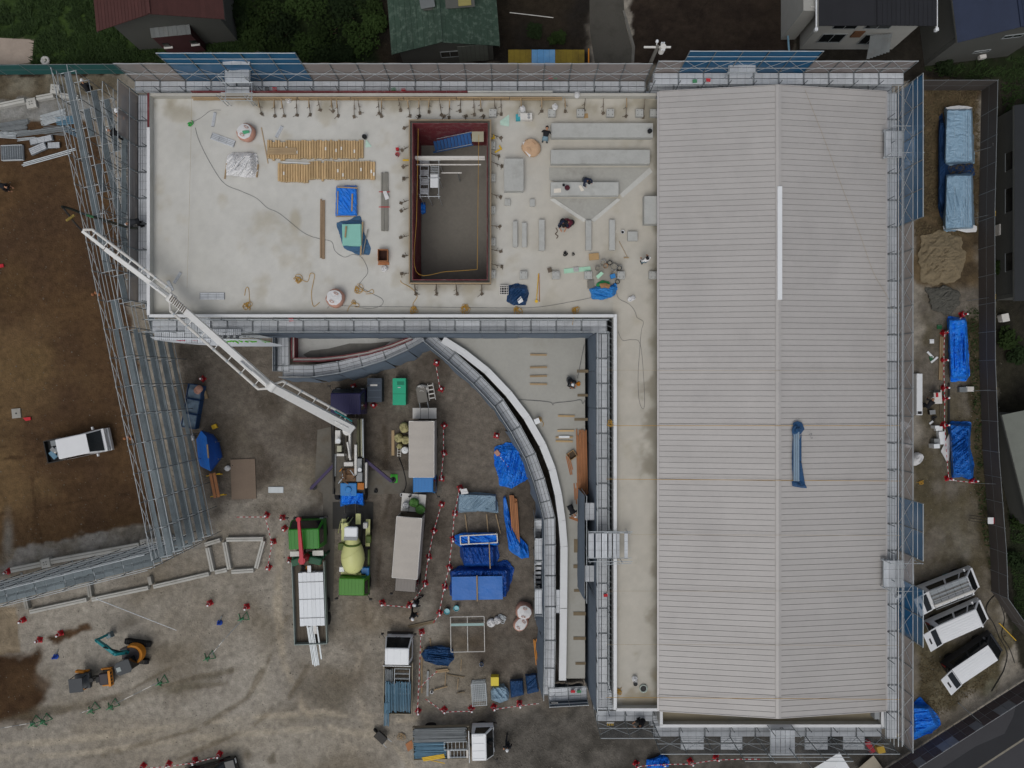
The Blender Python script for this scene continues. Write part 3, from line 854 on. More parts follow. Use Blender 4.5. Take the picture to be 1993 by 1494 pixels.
sI, _ = scaffold('inner scaffold of worn planks between west wall and oblique scaffold', (-24.1, 7.5), (-24.1, 18.4), .8, 8.6, 8.0, [1.7, 3.4, 5.1, 6.3], brace=True, planks=2, low_planks=2, pm=PLANK_O, pw=.8, inner_rail=False)
# oblique free-standing scaffold to the west
sO, _ = scaffold('tall oblique scaffold of many grey plank levels between soil plot and yard', (-20.8, -10.5), (-26.9, 19.3), .95, 8.95, 8.6, [1.7, 3.3, 4.9, 6.5, 8.0],
         brace=True, planks=2, low_planks=2, rails=(.9,), bay=1.83, pm=PLANK_O, pw=.62, thin=14)
# scaffold leaving the picture on the left
sP, _ = scaffold('tall grey scaffold leaving the picture at left between two foundation beams', (-38.5, -15.4), (-22.2, -11.35), .95, 8.4, 8.1, [1.7, 3.3, 4.9, 6.5, 7.6],
         brace=True, planks=2, low_planks=2, rails=(.9,), bay=1.8, pm=PLANK_O, pw=.62)
tube(sP, 'raking_shore', (13.0, -1.0, 7.9), (13.6, -5.6, .2), .03, WHITE)

for i in range(9):
    hung_sheet(sC, .9 + i * 2.35, .9 + (i + 1) * 2.35 - .02, .78, .2, 7.2, SHEET_N, .16, sd=i)
for i in range(10):
    hung_sheet(sD, .0 + i * 2.37, (i + 1) * 2.37 - .02, .72, .2, 7.2, SHEET_N, .18, sd=20 + i)
# wider bay of the strip scaffold with its own platform reaching over the parapet
yb0, yb1 = W(0, 1165, 6.6).y, W(0, 962, 6.6).y
L0 = yb0 + 20.5; L1 = yb1 + 20.5
hung_sheet(sD, L0, L1, 1.4, .2, 6.9, SHEET_N, .28, nx=18, name='slate_sheet', sd=41)
for x in (L0, (L0 + L1) / 2, L1):
    tube(sD, 'post', (x, 1.38, 0), (x, 1.38, 7.6), .024, STEEL)
tube(sD, 'guard_rail', (L0, 1.38, 7.55), (L1, 1.38, 7.55), .02, STEEL)
for (y0, y1, zz) in [(978, 1012, 6.6), (1100, 1132, 6.4)]:
    xa, xb = W(0, y1, zz).y + 20.5, W(0, y0, zz).y + 20.5
    for j in range(2):
        plank(sD, ((xa + xb) / 2, .95 + .3 * j, zz), xb - xa, .28)
pf = thing('loading_platform', 'metal plank platform bridging the parapet onto the narrow roof strip', 'scaffold platform', W(1182, 1062, 7.9))
for x0, x1 in [(1145, 1156), (1159, 1170), (1171, 1182), (1184, 1191), (1193, 1199), (1200, 1206), (1215, 1222)]:
    k = kz(7.9)
    plank(pf, (((x0 + x1) / 2 - 1182) * k, 0, 0), 50 * k, (x1 - x0) * k - .015, rz=math.pi / 2)
for yy in (-24, 25, -29, 29):
    tube(pf, 'support_pipe', (-38 * kz(7.9), yy * kz(7.9), -.06 + .3 * (abs(yy) > 26)), (48 * kz(7.9), yy * kz(7.9), -.06 + .3 * (abs(yy) > 26)), .024, STEEL)
for xx, yy in [(-36, -27), (-36, 27), (26, -27), (40, 27), (8, 28), (8, -28)]:
    p = Vector((xx * kz(7.9), yy * kz(7.9), 0))
    tube(pf, 'post', p + Vector((0, 0, -.88 if xx > 5 else -7.9)), p + Vector((0, 0, .9)), .024, STEEL)
for yy in (-30, 31):
    tube(pf, 'guard_rail', (-10 * kz(7.9), yy * kz(7.9), .85), (44 * kz(7.9), yy * kz(7.9), .6), .02, STEEL)

# curved walkways of the courtyard: one plank set for each straight bay
def walkway(label, pts_px, z, w, top_extra=1.0, sheet_side=None, nb=3, rail=True):
    pts = [W(x, y, z) for x, y in pts_px]
    o0 = pts[0]
    t = thing('curved_walkway', label, 'scaffold', (o0.x, o0.y, 0))
    loc = [Vector((p.x - o0.x, p.y - o0.y, 0)) for p in pts]
    for i in range(len(loc) - 1):
        a, c = loc[i], loc[i + 1]
        d = c - a; L = d.length; u = d / L; nv = Vector((-u.y, u.x, 0)); rz = math.atan2(u.y, u.x)
        m = max(1, round(L / 1.75))
        for q in range(m):
            mid = a + d * ((q + .5) / m)
            for j in range(nb):
                off = (j - (nb - 1) / 2) * w / nb
                plank(t, mid + nv * off + Vector((0, 0, z + R.uniform(-.008, .008) + .004 * (i % 2))), L / m - .03, w / nb - .02, rz)
        for q in range(m + 1):
            pnt = a + d * (q / m)
            for s in (-1, 1):
                e = pnt + nv * (s * (w / 2 + .04))
                tube(t, 'post', e, e + Vector((0, 0, z + (top_extra if s == (sheet_side or 1) else .35))), .024, STEEL)
            tube(t, 'transom', pnt + nv * (w / 2 + .1) + Vector((0, 0, z + .03)), pnt - nv * (w / 2 + .1) + Vector((0, 0, z + .03)), .024, PIPE_DK)
        for s in (-1, 1):
            e0, e1 = a + nv * (s * (w / 2 + .04)), c + nv * (s * (w / 2 + .04))
            tube(t, 'ledger', e0 + Vector((0, 0, z)), e1 + Vector((0, 0, z)), .024, STEEL)
            if s == (sheet_side or 1) and rail:
                for hh in (.5, .95):
                    tube(t, 'guard_rail', e0 + Vector((0, 0, z + hh)), e1 + Vector((0, 0, z + hh)), .02, STEEL)
        if sheet_side:
            P = []
            for aa in range(7):
                f = aa / 6
                P.append([(a + d * (cc / 6) + nv * (sheet_side * (w / 2 + .1 + .35 * (1 - f) * (.4 + float(fbm(cc * .4 + i * 3, f * 2, i + 5)))))) + Vector((0, 0, .1 + f * (z + .6))) for cc in range(7)])
            b = MB(); b.grid(P); b.build('slate_sheet', SHEET_N, t)
    return t
ZW = 3.9
walkway('curved scaffold walkway bending round the red formwork in the courtyard', [(551, 655), (551, 712), (551, 722), (611, 722), (660, 715), (703, 704), (748, 690), (790, 671), (822, 653)], ZW, .72, sheet_side=-1)
walkway('long curved scaffold walkway following the white edge of the canopy', [(832, 655), (879, 694), (929, 739), (971, 784), (1004, 834), (1032, 886), (1049, 933), (1061, 976), (1069, 1008), (1070, 1060), (1070, 1120), (1070, 1180), (1070, 1246), (1069, 1300), (1068, 1352)], ZW, .66, sheet_side=-1)
walkway('short L-shaped end of scaffold walkway south of the canopy', [(1068, 1352), (1106, 1350), (1142, 1348)], ZW + .05, .8, sheet_side=-1)
sb = thing('stair_scaffold', 'narrow stair scaffold on the outer side of the curved walkway', 'scaffold', (W(1049, 1100, 0).x, W(0, 1100, 0).y, 0))
def SL(px, py, z): return W(px, py, z) - Vector(sb.location)
for seg, (y0, y1, z0, z1) in enumerate([(1012, 1046, 3.8, 2.2), (1092, 1146, 3.6, 1.9)]):
    nst = 6
    for i in range(nst):
        f = (i + .5) / nst
        y = y0 + (y1 - y0) * f; z = z0 + (z1 - z0) * f
        k = kz(z)
        box(sb, 'stair_tread', SL(1048, y, z), (12 * k, 5.2 * k, .03), PLANK)
for (y0, y1, z) in [(1047, 1090, 3.8), (1147, 1195, 3.9)]:
    k = kz(z)
    plank(sb, SL(1048, (y0 + y1) / 2, z), (y1 - y0) * k, 13 * k, rz=math.pi / 2)
k = kz(3.95)
plank(sb, SL(1089, 1170, 3.95), 46 * k, 13 * k, rz=math.pi / 2)
for y in (1010, 1048, 1092, 1146, 1198):
    for x in (1041, 1056):
        p = SL(x, y, 3.9)
        tube(sb, 'post', (p.x, p.y, 0), (p.x, p.y, 4.8 if x < 1050 else 4.0), .024, STEEL)
    tube(sb, 'transom', SL(1040, y, 3.9), SL(1057, y, 3.9), .024, STEEL)
for x in (1041, 1056):
    tube(sb, 'stringer', SL(x, 1008, 3.85), SL(x, 1200, 3.85), .024, STEEL)
P = [[SL(1040, 1005 + 195 * c / 10, z) - Vector((.02, 0, 0)) for c in range(11)] for z in (.2, 2, 3.9)]
b = MB(); b.grid(P); b.build('slate_sheet', SHEET_N, sb)

# loading bays
def platform(label, x0, x1, y0, y1, z, along='y', n=5, m=PLANK, posts=True):
    """deck of planks seen at photo rectangle, on posts to the ground"""
    k = kz(z); c = W((x0 + x1) / 2, (y0 + y1) / 2, z)
    t = thing('loading_platform', label, 'scaffold platform', (c.x, c.y, 0))
    sx, sy = (x1 - x0) * k, (y1 - y0) * k
    for j in range(n):
        if along == 'y':
            plank(t, (sx * ((j + .5) / n - .5), 0, z), sy, sx / n - .02, math.pi / 2)
        else:
            plank(t, (0, sy * ((j + .5) / n - .5), z), sx, sy / n - .02)
    for a in (-1, 1):
        for c_ in (-1, 1):
            tube(t, 'post', (a * sx / 2, c_ * sy / 2, 0), (a * sx / 2, c_ * sy / 2, z + (1.0 if posts else 0)), .026, STEEL)
        tube(t, 'ledger', (a * sx / 2, -sy / 2 - .1, z - .06), (a * sx / 2, sy / 2 + .1, z - .06), .026, STEEL)
        tube(t, 'ledger', (-sx / 2 - .1, a * sy / 2, z - .06), (sx / 2 + .1, a * sy / 2, z - .06), .026, STEEL)
        if posts:
            tube(t, 'guard_rail', (-sx / 2 - .1, a * sy / 2, z + .9), (sx / 2 + .1, a * sy / 2, z + .9), .02, STEEL)
    return t, k
platform('metal plank platform on the east eave near the northeast corner', 1723, 1781, 254, 305, 8.5)
platform('metal plank platform on the east eave near the parked vans', 1720, 1779, 1090, 1143, 8.5)
platform('metal plank platform hanging off the south scaffold below the ridge', 1500, 1547, 1420, 1470, 8.2)
tp, k = platform('small bright plank platform inside the blue mesh on the north scaffold', 437, 486, 132, 160, 8.3, 'x', 3)
for (x0, x1, y, z) in [(433, 487, 118, 9.6), (440, 486, 172, 7.7)]:
    for dy in (0, 4):
        p = W((x0 + x1) / 2, y + dy, z) - Vector(tp.location)
        plank(tp, p, (x1 - x0) * kz(z), .22)
for x in (432, 439, 484, 490):
    for y in (160, 195):
        p = W(x, y, 8.0) - Vector(tp.location)
        tube(tp, 'post', (p.x, p.y, 7.0), (p.x, p.y, 9.0), .024, STEEL)
for y, z in [(160, 8.9), (195, 8.9), (180, 8.0), (190, 7.6)]:
    tube(tp, 'guard_rail', W(430, y, z) - Vector(tp.location), W(492, y, z) - Vector(tp.location), .022, STEEL)
for x in (439, 490):
    tube(tp, 'guard_rail', W(x, 160, 8.9) - Vector(tp.location), W(x, 197, 8.9) - Vector(tp.location), .022, STEEL)
platform('projecting plank platform among the blue mesh on the north gable scaffold', 1419, 1471, 122, 140, 9.0, 'x', 2, posts=False)
# access stairs seen through the east scaffold
for lab, x, y0, y1, za, zb in [('scaffold stair beside the northeast platform on the east side', 1759, 308, 345, 8.2, 6.4), ('scaffold stair beside the platform near the parked vans', 1741, 1150, 1185, 8.2, 6.4)]:
    p = W(x, (y0 + y1) / 2, 7.2)
    t = thing('scaffold_stair', lab, 'stair', (p.x, p.y, 6.4))
    L = (y1 - y0) * kz(7.2)
    for i in range(7):
        f = (i + .5) / 7
        box(t, 'stair_tread', (0, L * (.5 - f), (1 - f) * 1.8), (.45, .2, .03), PLANK)
    for s in (-1, 1):
        tube(t, 'stringer', (s * .24, L / 2, 1.85), (s * .24, -L / 2, 0), .03, STEEL)
# walkway of the stairs near the southwest end of the courtyard scaffold
for i in range(12):
    x = 330 + i * 12
    if 360 < x < 415: continue
    z = 5.6
    p = W(x, 654, z)
    M_ = sC.matrix_basis
    loc_ = Vector((6.0 - p.x, 4.0 - p.y, z))
    box(sC, 'stair_tread', loc_, (.22, .36, .04), PLANK)
for (x0, x1, y0, y1) in [(360, 410, 610, 668), (300, 360, 645, 662), (410, 470, 640, 652)]:
    z = 6.75; k = kz(z)
    n = 4
    for j in range(n):
        x = x0 + (x1 - x0) * (j + .5) / n
        p = W(x, (y0 + y1) / 2, z)
        plank(sC, (6.0 - p.x, 4.0 - p.y, z + .01 * j), (y1 - y0) * k, (x1 - x0) * k / n - .02, math.pi / 2)
# banner sheet along the outer foot of that walkway
bn = thing('banner_sheet', 'pale printed sheet with green and red marks hung below the courtyard walkway', 'banner', W(420, 662, 7.0))
def BL(x, y, z): return W(x, y, z) - Vector(bn.location)
top = [(292, 655), (330, 657), (380, 658), (440, 659), (500, 660), (552, 672)]
bot = [(300, 661), (335, 666), (380, 670), (440, 674), (500, 674), (545, 674)]
b = MB(); b.grid([[BL(x, y, 6.9) for x, y in top], [BL((p[0] + q[0]) / 2, (p[1] + q[1]) / 2, 6.55) for p, q in zip(top, bot)], [BL(x, y, 5.9) for x, y in bot]])
b.build('sheet', mat('banner_cloth', '#c6cbd0', 0.6, 0, 0.06), bn)
GREEN_P = mat('green_print', '#5fb52a', 0.6); RED_P = mat('red_print', '#b42d4b', 0.6)
for i, x in enumerate([433, 445, 452, 460, 468, 480, 488, 495, 512, 520]):
    p = BL(x, 663.5 + (i % 2) * 1.2, 6.75)
    link('printed_mark', unit('box', GREEN_P), bn, Matrix.Translation(p) @ Euler((rad(-35), 0, rad(R.uniform(-40, 20)))).to_matrix().to_4x4() @ Matrix.Diagonal((R.uniform(.25, .42), .09, .02, 1)))
for x in (348, 356, 380):
    p = BL(x, 662, 6.75)
    link('printed_mark', unit('box', RED_P), bn, Matrix.Translation(p) @ Euler((rad(-35), 0, rad(-8))).to_matrix().to_4x4() @ Matrix.Diagonal((.3, .08, .02, 1)))
# ---------------------------------------------------------------- builders for loose things
def ray_r(c, a, poly):
    """distance from c to polygon boundary in direction a"""
    dx, dy = math.cos(a), math.sin(a)
    best = 0
    n = len(poly)
    for i in range(n):
        x1, y1 = poly[i][0] - c[0], poly[i][1] - c[1]; x2, y2 = poly[(i + 1) % n][0] - c[0], poly[(i + 1) % n][1] - c[1]
        ex, ey = x2 - x1, y2 - y1
        den = dx * ey - dy * ex
        if abs(den) < 1e-9: continue
        t = (x1 * ey - y1 * ex) / den; s = (x1 * dy - y1 * dx) / den
        if t > 0 and -1e-6 <= s <= 1 + 1e-6: best = max(best, t)
    return best

def tarp(label, outline, core, h, m, zb=0.0, sd=1, wr=.05, name='tarpaulin', cat='tarp', skirt=9.0, na=84, nr=28, ridge=None, edge=.07, smooth=False):
    """crumpled sheet lying over goods: outline and core polygons in photo pixels, core height h"""
    cx = sum(p[0] for p in outline) / len(outline); cy = sum(p[1] for p in outline) / len(outline)
    A_ = np.linspace(0, 2 * math.pi, na, endpoint=False)
    rb = np.array([ray_r((cx, cy), a, outline) for a in A_])
    rb = rb * (1 + edge * (fbm(np.cos(A_) * 4 + sd, np.sin(A_) * 4 + sd, sd) - .5) * 2)
    F_ = np.linspace(0, 1, nr + 1)
    PX = cx + np.outer(F_, rb * np.cos(A_)); PY = cy + np.outer(F_, rb * np.sin(A_))
    if core is not None:
        d = poly_dist(PX, PY, core)
        t = np.clip(1 - d / skirt, 0, 1)
        Z = h * np.where(d < 0, 1, t * t * (3 - 2 * t))
        if ridge:
            (ax, ay), (bx, by), rh, rw = ridge
            ex, ey = bx - ax, by - ay
            tt = np.clip(((PX - ax) * ex + (PY - ay) * ey) / (ex * ex + ey * ey), 0, 1)
            dd = np.hypot(PX - ax - tt * ex, PY - ay - tt * ey)
            Z = np.maximum(Z, 0) + rh * np.clip(1 - dd / rw, 0, 1) * (d < 0)
    else:
        Z = np.full(PX.shape, .04)
    th = sd * 1.3; u_ = (PX * math.cos(th) + PY * math.sin(th)) / 22.; v_ = (PY * math.cos(th) - PX * math.sin(th)) / 6.5
    if smooth: u_, v_ = PX / 7., PY / 7.
    rid = 1 - np.abs(2 * fbm(u_ + .25 * v_ * v_ / 40 + sd * 3.1, v_ + sd, sd + 2, 3) - 1) * 2.6
    rid2 = 1 - np.abs(2 * fbm(PX / 3.4 + PY / 9. + sd, PY / 3.4, sd + 31, 2) - 1) * 2
    Z = Z + wr * rid + .22 * wr * rid2 + .5 * wr * (fbm(PX / 3. + sd, PY / 3., sd + 5, 2) - .5)
    Z = np.where(np.outer(F_, np.ones(na)) > .985, np.minimum(Z, .05 + wr * .5), Z)
    Z = np.maximum(Z, .012)
    b = MB()
    P = []
    for i in range(nr + 1):
        P.append([W(PX[i, j % na], PY[i, j % na], zb + Z[i, j % na]) for j in range(na + 1)])
    c0 = W(cx, cy, zb)
    P = [[p - c0 for p in row] for row in P]
    b.grid(P, smooth=smooth)
    o = b.build(name, m, None, Matrix.Translation(c0))
    return tag(o, label, cat)

def timber(label, x0, y0, x1, y1, z0, w, h, m=TIMBER, n=1, gap=.01, layers=1, name='timber', cat='timber', strap=None, jit=.06, group=None):
    """bundle of n boards side by side, centre line from (x0,y0) to (x1,y1) in photo pixels at z0"""
    a, c = W(x0, y0, z0), W(x1, y1, z0)
    d = c - a; L = d.length
    mid = (a + c) / 2
    t = thing(name, label, cat, (mid.x, mid.y, z0), math.atan2(d.y, d.x), group)
    for l_ in range(layers):
        for j in range(n):
            sh = R.uniform(-jit, jit) * (n > 1)
            box(t, 'board', (sh, (j - (n - 1) / 2) * (w + gap), h * (l_ + .5) + .002 * l_), (L - abs(sh), w, h - .004), m, R.uniform(-.006, .006) * (n > 1))
    for s in (strap or []):
        box(t, 'strap', (L * (s - .5), 0, h * layers + .012), (.05, n * (w + gap) + .25, .012), RED)
    return t

def bag(label, px, py, zb, rx, ry, h, side, topm=SHEET_W, sd=1, cat='bulk bag', extra=None):
    """flexible container bag: squat body with a gathered white top"""
    k = kz(zb + h * .6); c = W(px, py, zb + h * .5)
    t = thing('bulk_bag', label, cat, (c.x, c.y, zb), R.uniform(0, 6))
    rx, ry = rx * k, ry * k
    b = MB(); rings = []
    n = 24
    for f, s in ((0, .86), (.15, .98), (.45, 1.04), (.75, .97), (.92, .82), (1, .6)):
        ring = []
        for i in range(n):
            a = 2 * math.pi * i / n
            q = (abs(math.cos(a)) ** 3 + abs(math.sin(a)) ** 3) ** (-1 / 3)
            q = .5 * q + .5
            w_ = 1 + .16 * (float(fbm(math.cos(a) * 2 + sd, math.sin(a) * 2 + f, sd)) - .5)
            ring.append((rx * s * q * w_ * math.cos(a), ry * s * q * w_ * math.sin(a), h * f))
        rings.append(ring)
    b.loft(rings); b.build('bag_body', side, t)
    b = MB(); P = []
    for i in range(8):
        f = i / 7; row = []
        for j in range(n + 1):
            a = 2 * math.pi * j / n
            w_ = 1 + .3 * (float(fbm(math.cos(a) * 2.5 + sd * 2, math.sin(a) * 2.5, sd + 4)) - .5)
            z = h * (1.05 - .06 * f * f) + .10 * float(fbm(f * 4 * math.cos(a) + sd, f * 4 * math.sin(a), sd + 9)) * (1 - f * .7)
            row.append((rx * .84 * f * w_ * math.cos(a), ry * .84 * f * w_ * math.sin(a), z))
        P.append(row)
    b.grid(P); b.build('bag_top', topm, t)
    for s in (-1, 1):
        b = MB(); b.path([(s * rx * .5 + .06 * s * math.cos(q), .14 * math.sin(q), h + .04 + .1 * math.sin(q * .5)) for q in [x * .6 for x in range(11)]], .02); b.build('lifting_loop', side, t)
    return t

def smooth_path(pts, n=6):
    """Catmull-Rom through points"""
    out = []
    m = len(pts)
    for i in range(m - 1):
        p0, p1, p2, p3 = (Vector(pts[max(i - 1, 0)]), Vector(pts[i]), Vector(pts[i + 1]), Vector(pts[min(i + 2, m - 1)]))
        for j in range(n):
            t = j / n
            out.append(.5 * ((2 * p1) + (p2 - p0) * t + (2 * p0 - 5 * p1 + 4 * p2 - p3) * t * t + (3 * p1 - p0 - 3 * p2 + p3) * t ** 3))
    out.append(Vector(pts[-1]))
    return out

def rope(label, pts_px, z, r, m, name='rope', cat='rope', zs=None, n=6):
    pts = [W(x, y, zs[i] if zs else z) for i, (x, y) in enumerate(pts_px)]
    pts = smooth_path(pts, n)
    o0 = pts[0].copy()
    b = MB(); b.path([p - o0 for p in pts], r)
    return tag(b.build(name, m, None, Matrix.Translation(o0)), label, cat)

def coil(label, px, py, z, rpx, loops, m, r=.014, sd=1, tail=None, name='rope_coil', cat='rope'):
    """tangled heap of rope"""
    q = random.Random(sd)
    c = W(px, py, z); k = kz(z)
    pts = []
    a = 0
    ox_ = oy_ = 0
    for i in range(loops * 7):
        if i % 7 == 0:
            ox_, oy_, rr = q.uniform(-.5, .5) * rpx * k, q.uniform(-.5, .5) * rpx * k, rpx * k * q.uniform(.25, .85)
            sq = q.uniform(.4, 1); ro = q.uniform(0, 3)
        a += 2 * math.pi / 7 * q.uniform(.8, 1.2)
        u_, v_ = rr * math.cos(a), rr * sq * math.sin(a)
        pts.append((ox_ + u_ * math.cos(ro) - v_ * math.sin(ro), oy_ + u_ * math.sin(ro) + v_ * math.cos(ro), .02 + .03 * q.random() + .06 * (i / (loops * 7))))
    for x, y in (tail or []):
        p = W(x, y, z + .015) - c; pts.append(tuple(p))
    b = MB(); b.path(smooth_path(pts, 4), r)
    return tag(b.build(name, m, None, Matrix.Translation(c)), label, cat)

def bucket(label, px, py, zb, rpx, h, m, inner=BLACK, name='bucket', cat='bucket', fill=.75, handle=True, group=None):
    r = rpx * kz(zb + h); c = W(px, py, zb + h)
    t = thing(name, label, cat, (c.x, c.y, zb), R.uniform(0, 6), group)
    b = MB(); b.lathe([(r * .8, 0), (r * .98, h * .95), (r * 1.06, h * .95), (r * 1.06, h), (r * .93, h), (r * .8, h * fill)], 16)
    b.build('pail', m, t)
    tube(t, 'contents', (0, 0, h * fill - .02), (0, 0, h * fill + .004), r * .86, inner, 'disc')
    if handle:
        b = MB(); b.path([(r * 1.05 * math.cos(q), r * 1.05 * math.sin(q), h + .015) for q in [math.pi * j / 8 for j in range(9)]], .008); b.build('handle', CHROME, t)
    return t

def flat(label, poly, z, m, name='sheet', cat='sheet', th=.02, curl=.0, sd=1):
    """loose sheet or board, photo-pixel polygon"""
    c = W(sum(p[0] for p in poly) / len(poly), sum(p[1] for p in poly) / len(poly), z)
    if not curl:
        b = MB(); b.prism([tuple((W(x, y, z + th) - c)[:2]) for x, y in poly], 0, th)
        return tag(b.build(name, m, None, Matrix.Translation(c)), label, cat)
    cx = sum(p[0] for p in poly) / len(poly); cy = sum(p[1] for p in poly) / len(poly)
    b = MB(); P = []
    na, nr = 36, 7
    for i in range(nr + 1):
        row = []
        for j in range(na + 1):
            a = 2 * math.pi * (j % na) / na
            rr = ray_r((cx, cy), a, poly) * i / nr
            x, y = cx + rr * math.cos(a), cy + rr * math.sin(a)
            row.append(W(x, y, z + .015 + curl * (1 - .6 * (i / nr)) * float(fbm(x / 5. + sd, y / 5., sd))) - c)
        P.append(row)
    b.grid(P)
    return tag(b.build(name, m, None, Matrix.Translation(c)), label, cat)

def crate(label, px, py, zb, w, d, h, rz, m, inner=None, name='box', cat='box', lid=True, bev=.01):
    c = W(px, py, zb + h)
    t = thing(name, label, cat, (c.x, c.y, zb), rz)
    if lid:
        b = MB(); b.box((0, 0, h / 2), (w, d, h)); b.build('body', m, t, bevel=bev)
        box(t, 'lid', (0, 0, h + .012), (w * 1.02, d * 1.02, .022), inner or m)
    else:
        th = .03
        for s in (-1, 1):
            box(t, 'side', (s * (w / 2 - th / 2), 0, h / 2), (th, d, h), m)
            box(t, 'side', (0, s * (d / 2 - th / 2), h / 2), (w - 2 * th - .002, th, h), m)
        box(t, 'bottom', (0, 0, .02), (w - 2 * th, d - 2 * th, .03), inner or m)
    return t

SKIN = mat('skin', '#a97d62', 0.6, 0, 0.05)
CLOTH = {k_: mat('cloth_' + k_, hx, 0.85, 0, 0.12, 5, 20, 0.05) for k_, hx in dict(black='#1d1e22', navy='#222b41', white='#dcdcdb', grey='#5a5d60',
         blue='#6f9cc0', jeans='#6f8793', brown='#584a40', maroon='#5a2030', darkgrey='#34363a', khaki='#6d6652').items()}

def person(label, px, py, zb, face, pose, shirt, pants, hat='white', hatm=None, zref=.9):
    """one continuous clothed body; face is the heading in degrees (0 = right in the photo, 90 = up)"""
    c = W(px, py, zb + zref)
    t = thing('person', label, 'person', (c.x, c.y, zb), rad(face))
    V = Vector
    if pose == 'stand':
        pel, che, nec, hea = V((0, 0, .92)), V((.02, 0, 1.32)), V((.03, 0, 1.46)), V((.05, 0, 1.6))
        kn = [V((.06, s * .1, .5)) for s in (1, -1)]; an = [V((.02, s * .11, .09)) for s in (1, -1)]
        el = [V((.05, s * .28, 1.1)) for s in (1, -1)]; ha = [V((.24, s * .22, .95)) for s in (1, -1)]
    elif pose == 'walk':
        pel, che, nec, hea = V((0, 0, .9)), V((.06, 0, 1.3)), V((.1, 0, 1.44)), V((.14, 0, 1.57))
        kn = [V((.22, .1, .52)), V((-.02, -.1, .48))]; an = [V((.32, .1, .1)), V((-.32, -.1, .14))]
        el = [V((-.1, .27, 1.08)), V((.16, -.27, 1.1))]; ha = [V((.05, .3, .86)), V((.36, -.22, .98))]
    elif pose == 'bend':
        pel, che, nec, hea = V((-.18, 0, .84)), V((.2, 0, 1.0)), V((.34, 0, 1.02)), V((.46, 0, .98))
        kn = [V((.02, s * .13, .46)) for s in (1, -1)]; an = [V((-.1, s * .14, .09)) for s in (1, -1)]
        el = [V((.26, s * .26, .74)) for s in (1, -1)]; ha = [V((.46, s * .16, .48)) for s in (1, -1)]
    else:  # crouch
        pel, che, nec, hea = V((-.16, 0, .34)), V((.06, 0, .72)), V((.15, 0, .84)), V((.25, 0, .93))
        kn = [V((.26, s * .17, .5)) for s in (1, -1)]; an = [V((.02, s * .15, .09)) for s in (1, -1)]
        el = [V((.2, s * .3, .56)) for s in (1, -1)]; ha = [V((.46, s * .14, .42)) for s in (1, -1)]
    def ring(p, d, ra, rb, n=10):
        d = d.normalized()
        a = V((0, 1, 0)); a = (a - d * a.dot(d)).normalized(); bb = d.cross(a)
        return [p + a * (ra * math.cos(2 * math.pi * i / n)) + bb * (rb * math.sin(2 * math.pi * i / n)) for i in range(n)]
    b = MB()
    up = (che - pel)
    hd = (hea - nec).normalized()
    sp = [(pel - up.normalized() * .1, .14, .11), (pel, .175, .125), (pel + up * .4, .155, .115), (pel + up * .8, .19, .13), (che + up.normalized() * .06, .2, .12), (che + (nec - che) * .75, .12, .085)]
    b.loft([ring(p, up, ra, rb) for p, ra, rb in sp], [1, 1, 0, 0, 0])
    hz = [(nec - hd * .05, .06, .06), (nec + hd * .03, .055, .06), (hea - hd * .08, .06, .075), (hea - hd * .02, .075, .098), (hea + hd * .05, .078, .1), (hea + hd * .1, .055, .07), (hea + hd * .125, .02, .025)]
    b.loft([ring(p, hd if hd.length else up, ra, rb) for p, ra, rb in hz], 2)
    fw_ = V((hd.z, 0, -hd.x))
    b.box(hea + fw_ * .105 - hd * .01, (.03, .028, .04), 2)
    for s in (1, -1):
        b.box(hea + V((0, s * .08, 0)), (.04, .02, .06), 2)
        b.box(hea + fw_ * .094 + V((0, s * .032, 0)) + hd * .02, (.012, .022, .012), 4)
    b.box(hea + fw_ * .096 - hd * .055, (.01, .045, .01), 4)
    for i, s in enumerate((1, -1)):
        hip = pel + V((0, s * .09, -.04)); sh = che + (nec - che) * .35 + V((0, s * .19, 0))
        def limb(ps, rs, ms):
            rings = []
            for j, p in enumerate(ps):
                d = (ps[min(j + 1, len(ps) - 1)] - ps[max(j - 1, 0)])
                rings.append(ring(p, d if d.length > 1e-6 else V((0, 0, 1)), rs[j], rs[j], 8))
            b.loft(rings, ms)
        limb([hip, hip + (kn[i] - hip) * .5, kn[i], kn[i] + (an[i] - kn[i]) * .4, an[i]], [.095, .085, .065, .06, .045], 1)
        limb([sh, sh + (el[i] - sh) * .5, el[i], el[i] + (ha[i] - el[i]) * .5, ha[i]], [.062, .055, .045, .04, .03], [0, 0, 0, 2])
        fd = (ha[i] - el[i]).normalized(); sd_ = V((0, 1, 0)); sd_ = (sd_ - fd * sd_.dot(fd)).normalized()
        M_ = Matrix((( fd.x, sd_.x, fd.cross(sd_).x, 0), (fd.y, sd_.y, fd.cross(sd_).y, 0), (fd.z, sd_.z, fd.cross(sd_).z, 0), (0, 0, 0, 1)))
        b.box(ha[i] + fd * .045, (.09, .075, .03), 2, M=M_)
        for q, fl in enumerate((.06, .075, .07, .055)):
            o_ = ha[i] + fd * .09 + sd_ * (.028 - .019 * q)
            b.tube(o_, o_ + fd * fl * .6 - fd.cross(sd_) * .01, .0085, 2, 5); b.tube(o_ + fd * fl * .6 - fd.cross(sd_) * .01, o_ + fd * fl * .9 - fd.cross(sd_) * .035, .008, 2, 5)
        b.tube(ha[i] + fd * .03 + sd_ * (.035 * s * -1), ha[i] + fd * .075 + sd_ * (.07 * s * -1), .01, 2, 5)
        b.box(an[i] + V((.06, 0, -.05)), (.26, .095, .075), 3)
    b.build('body', [CLOTH[shirt], CLOTH[pants], SKIN, BLACK, BLACK], t)
    hm = hatm or {'white': WHITE, 'black': CLOTH['black'], 'yellow': YELLOW}[hat]
    b = MB()
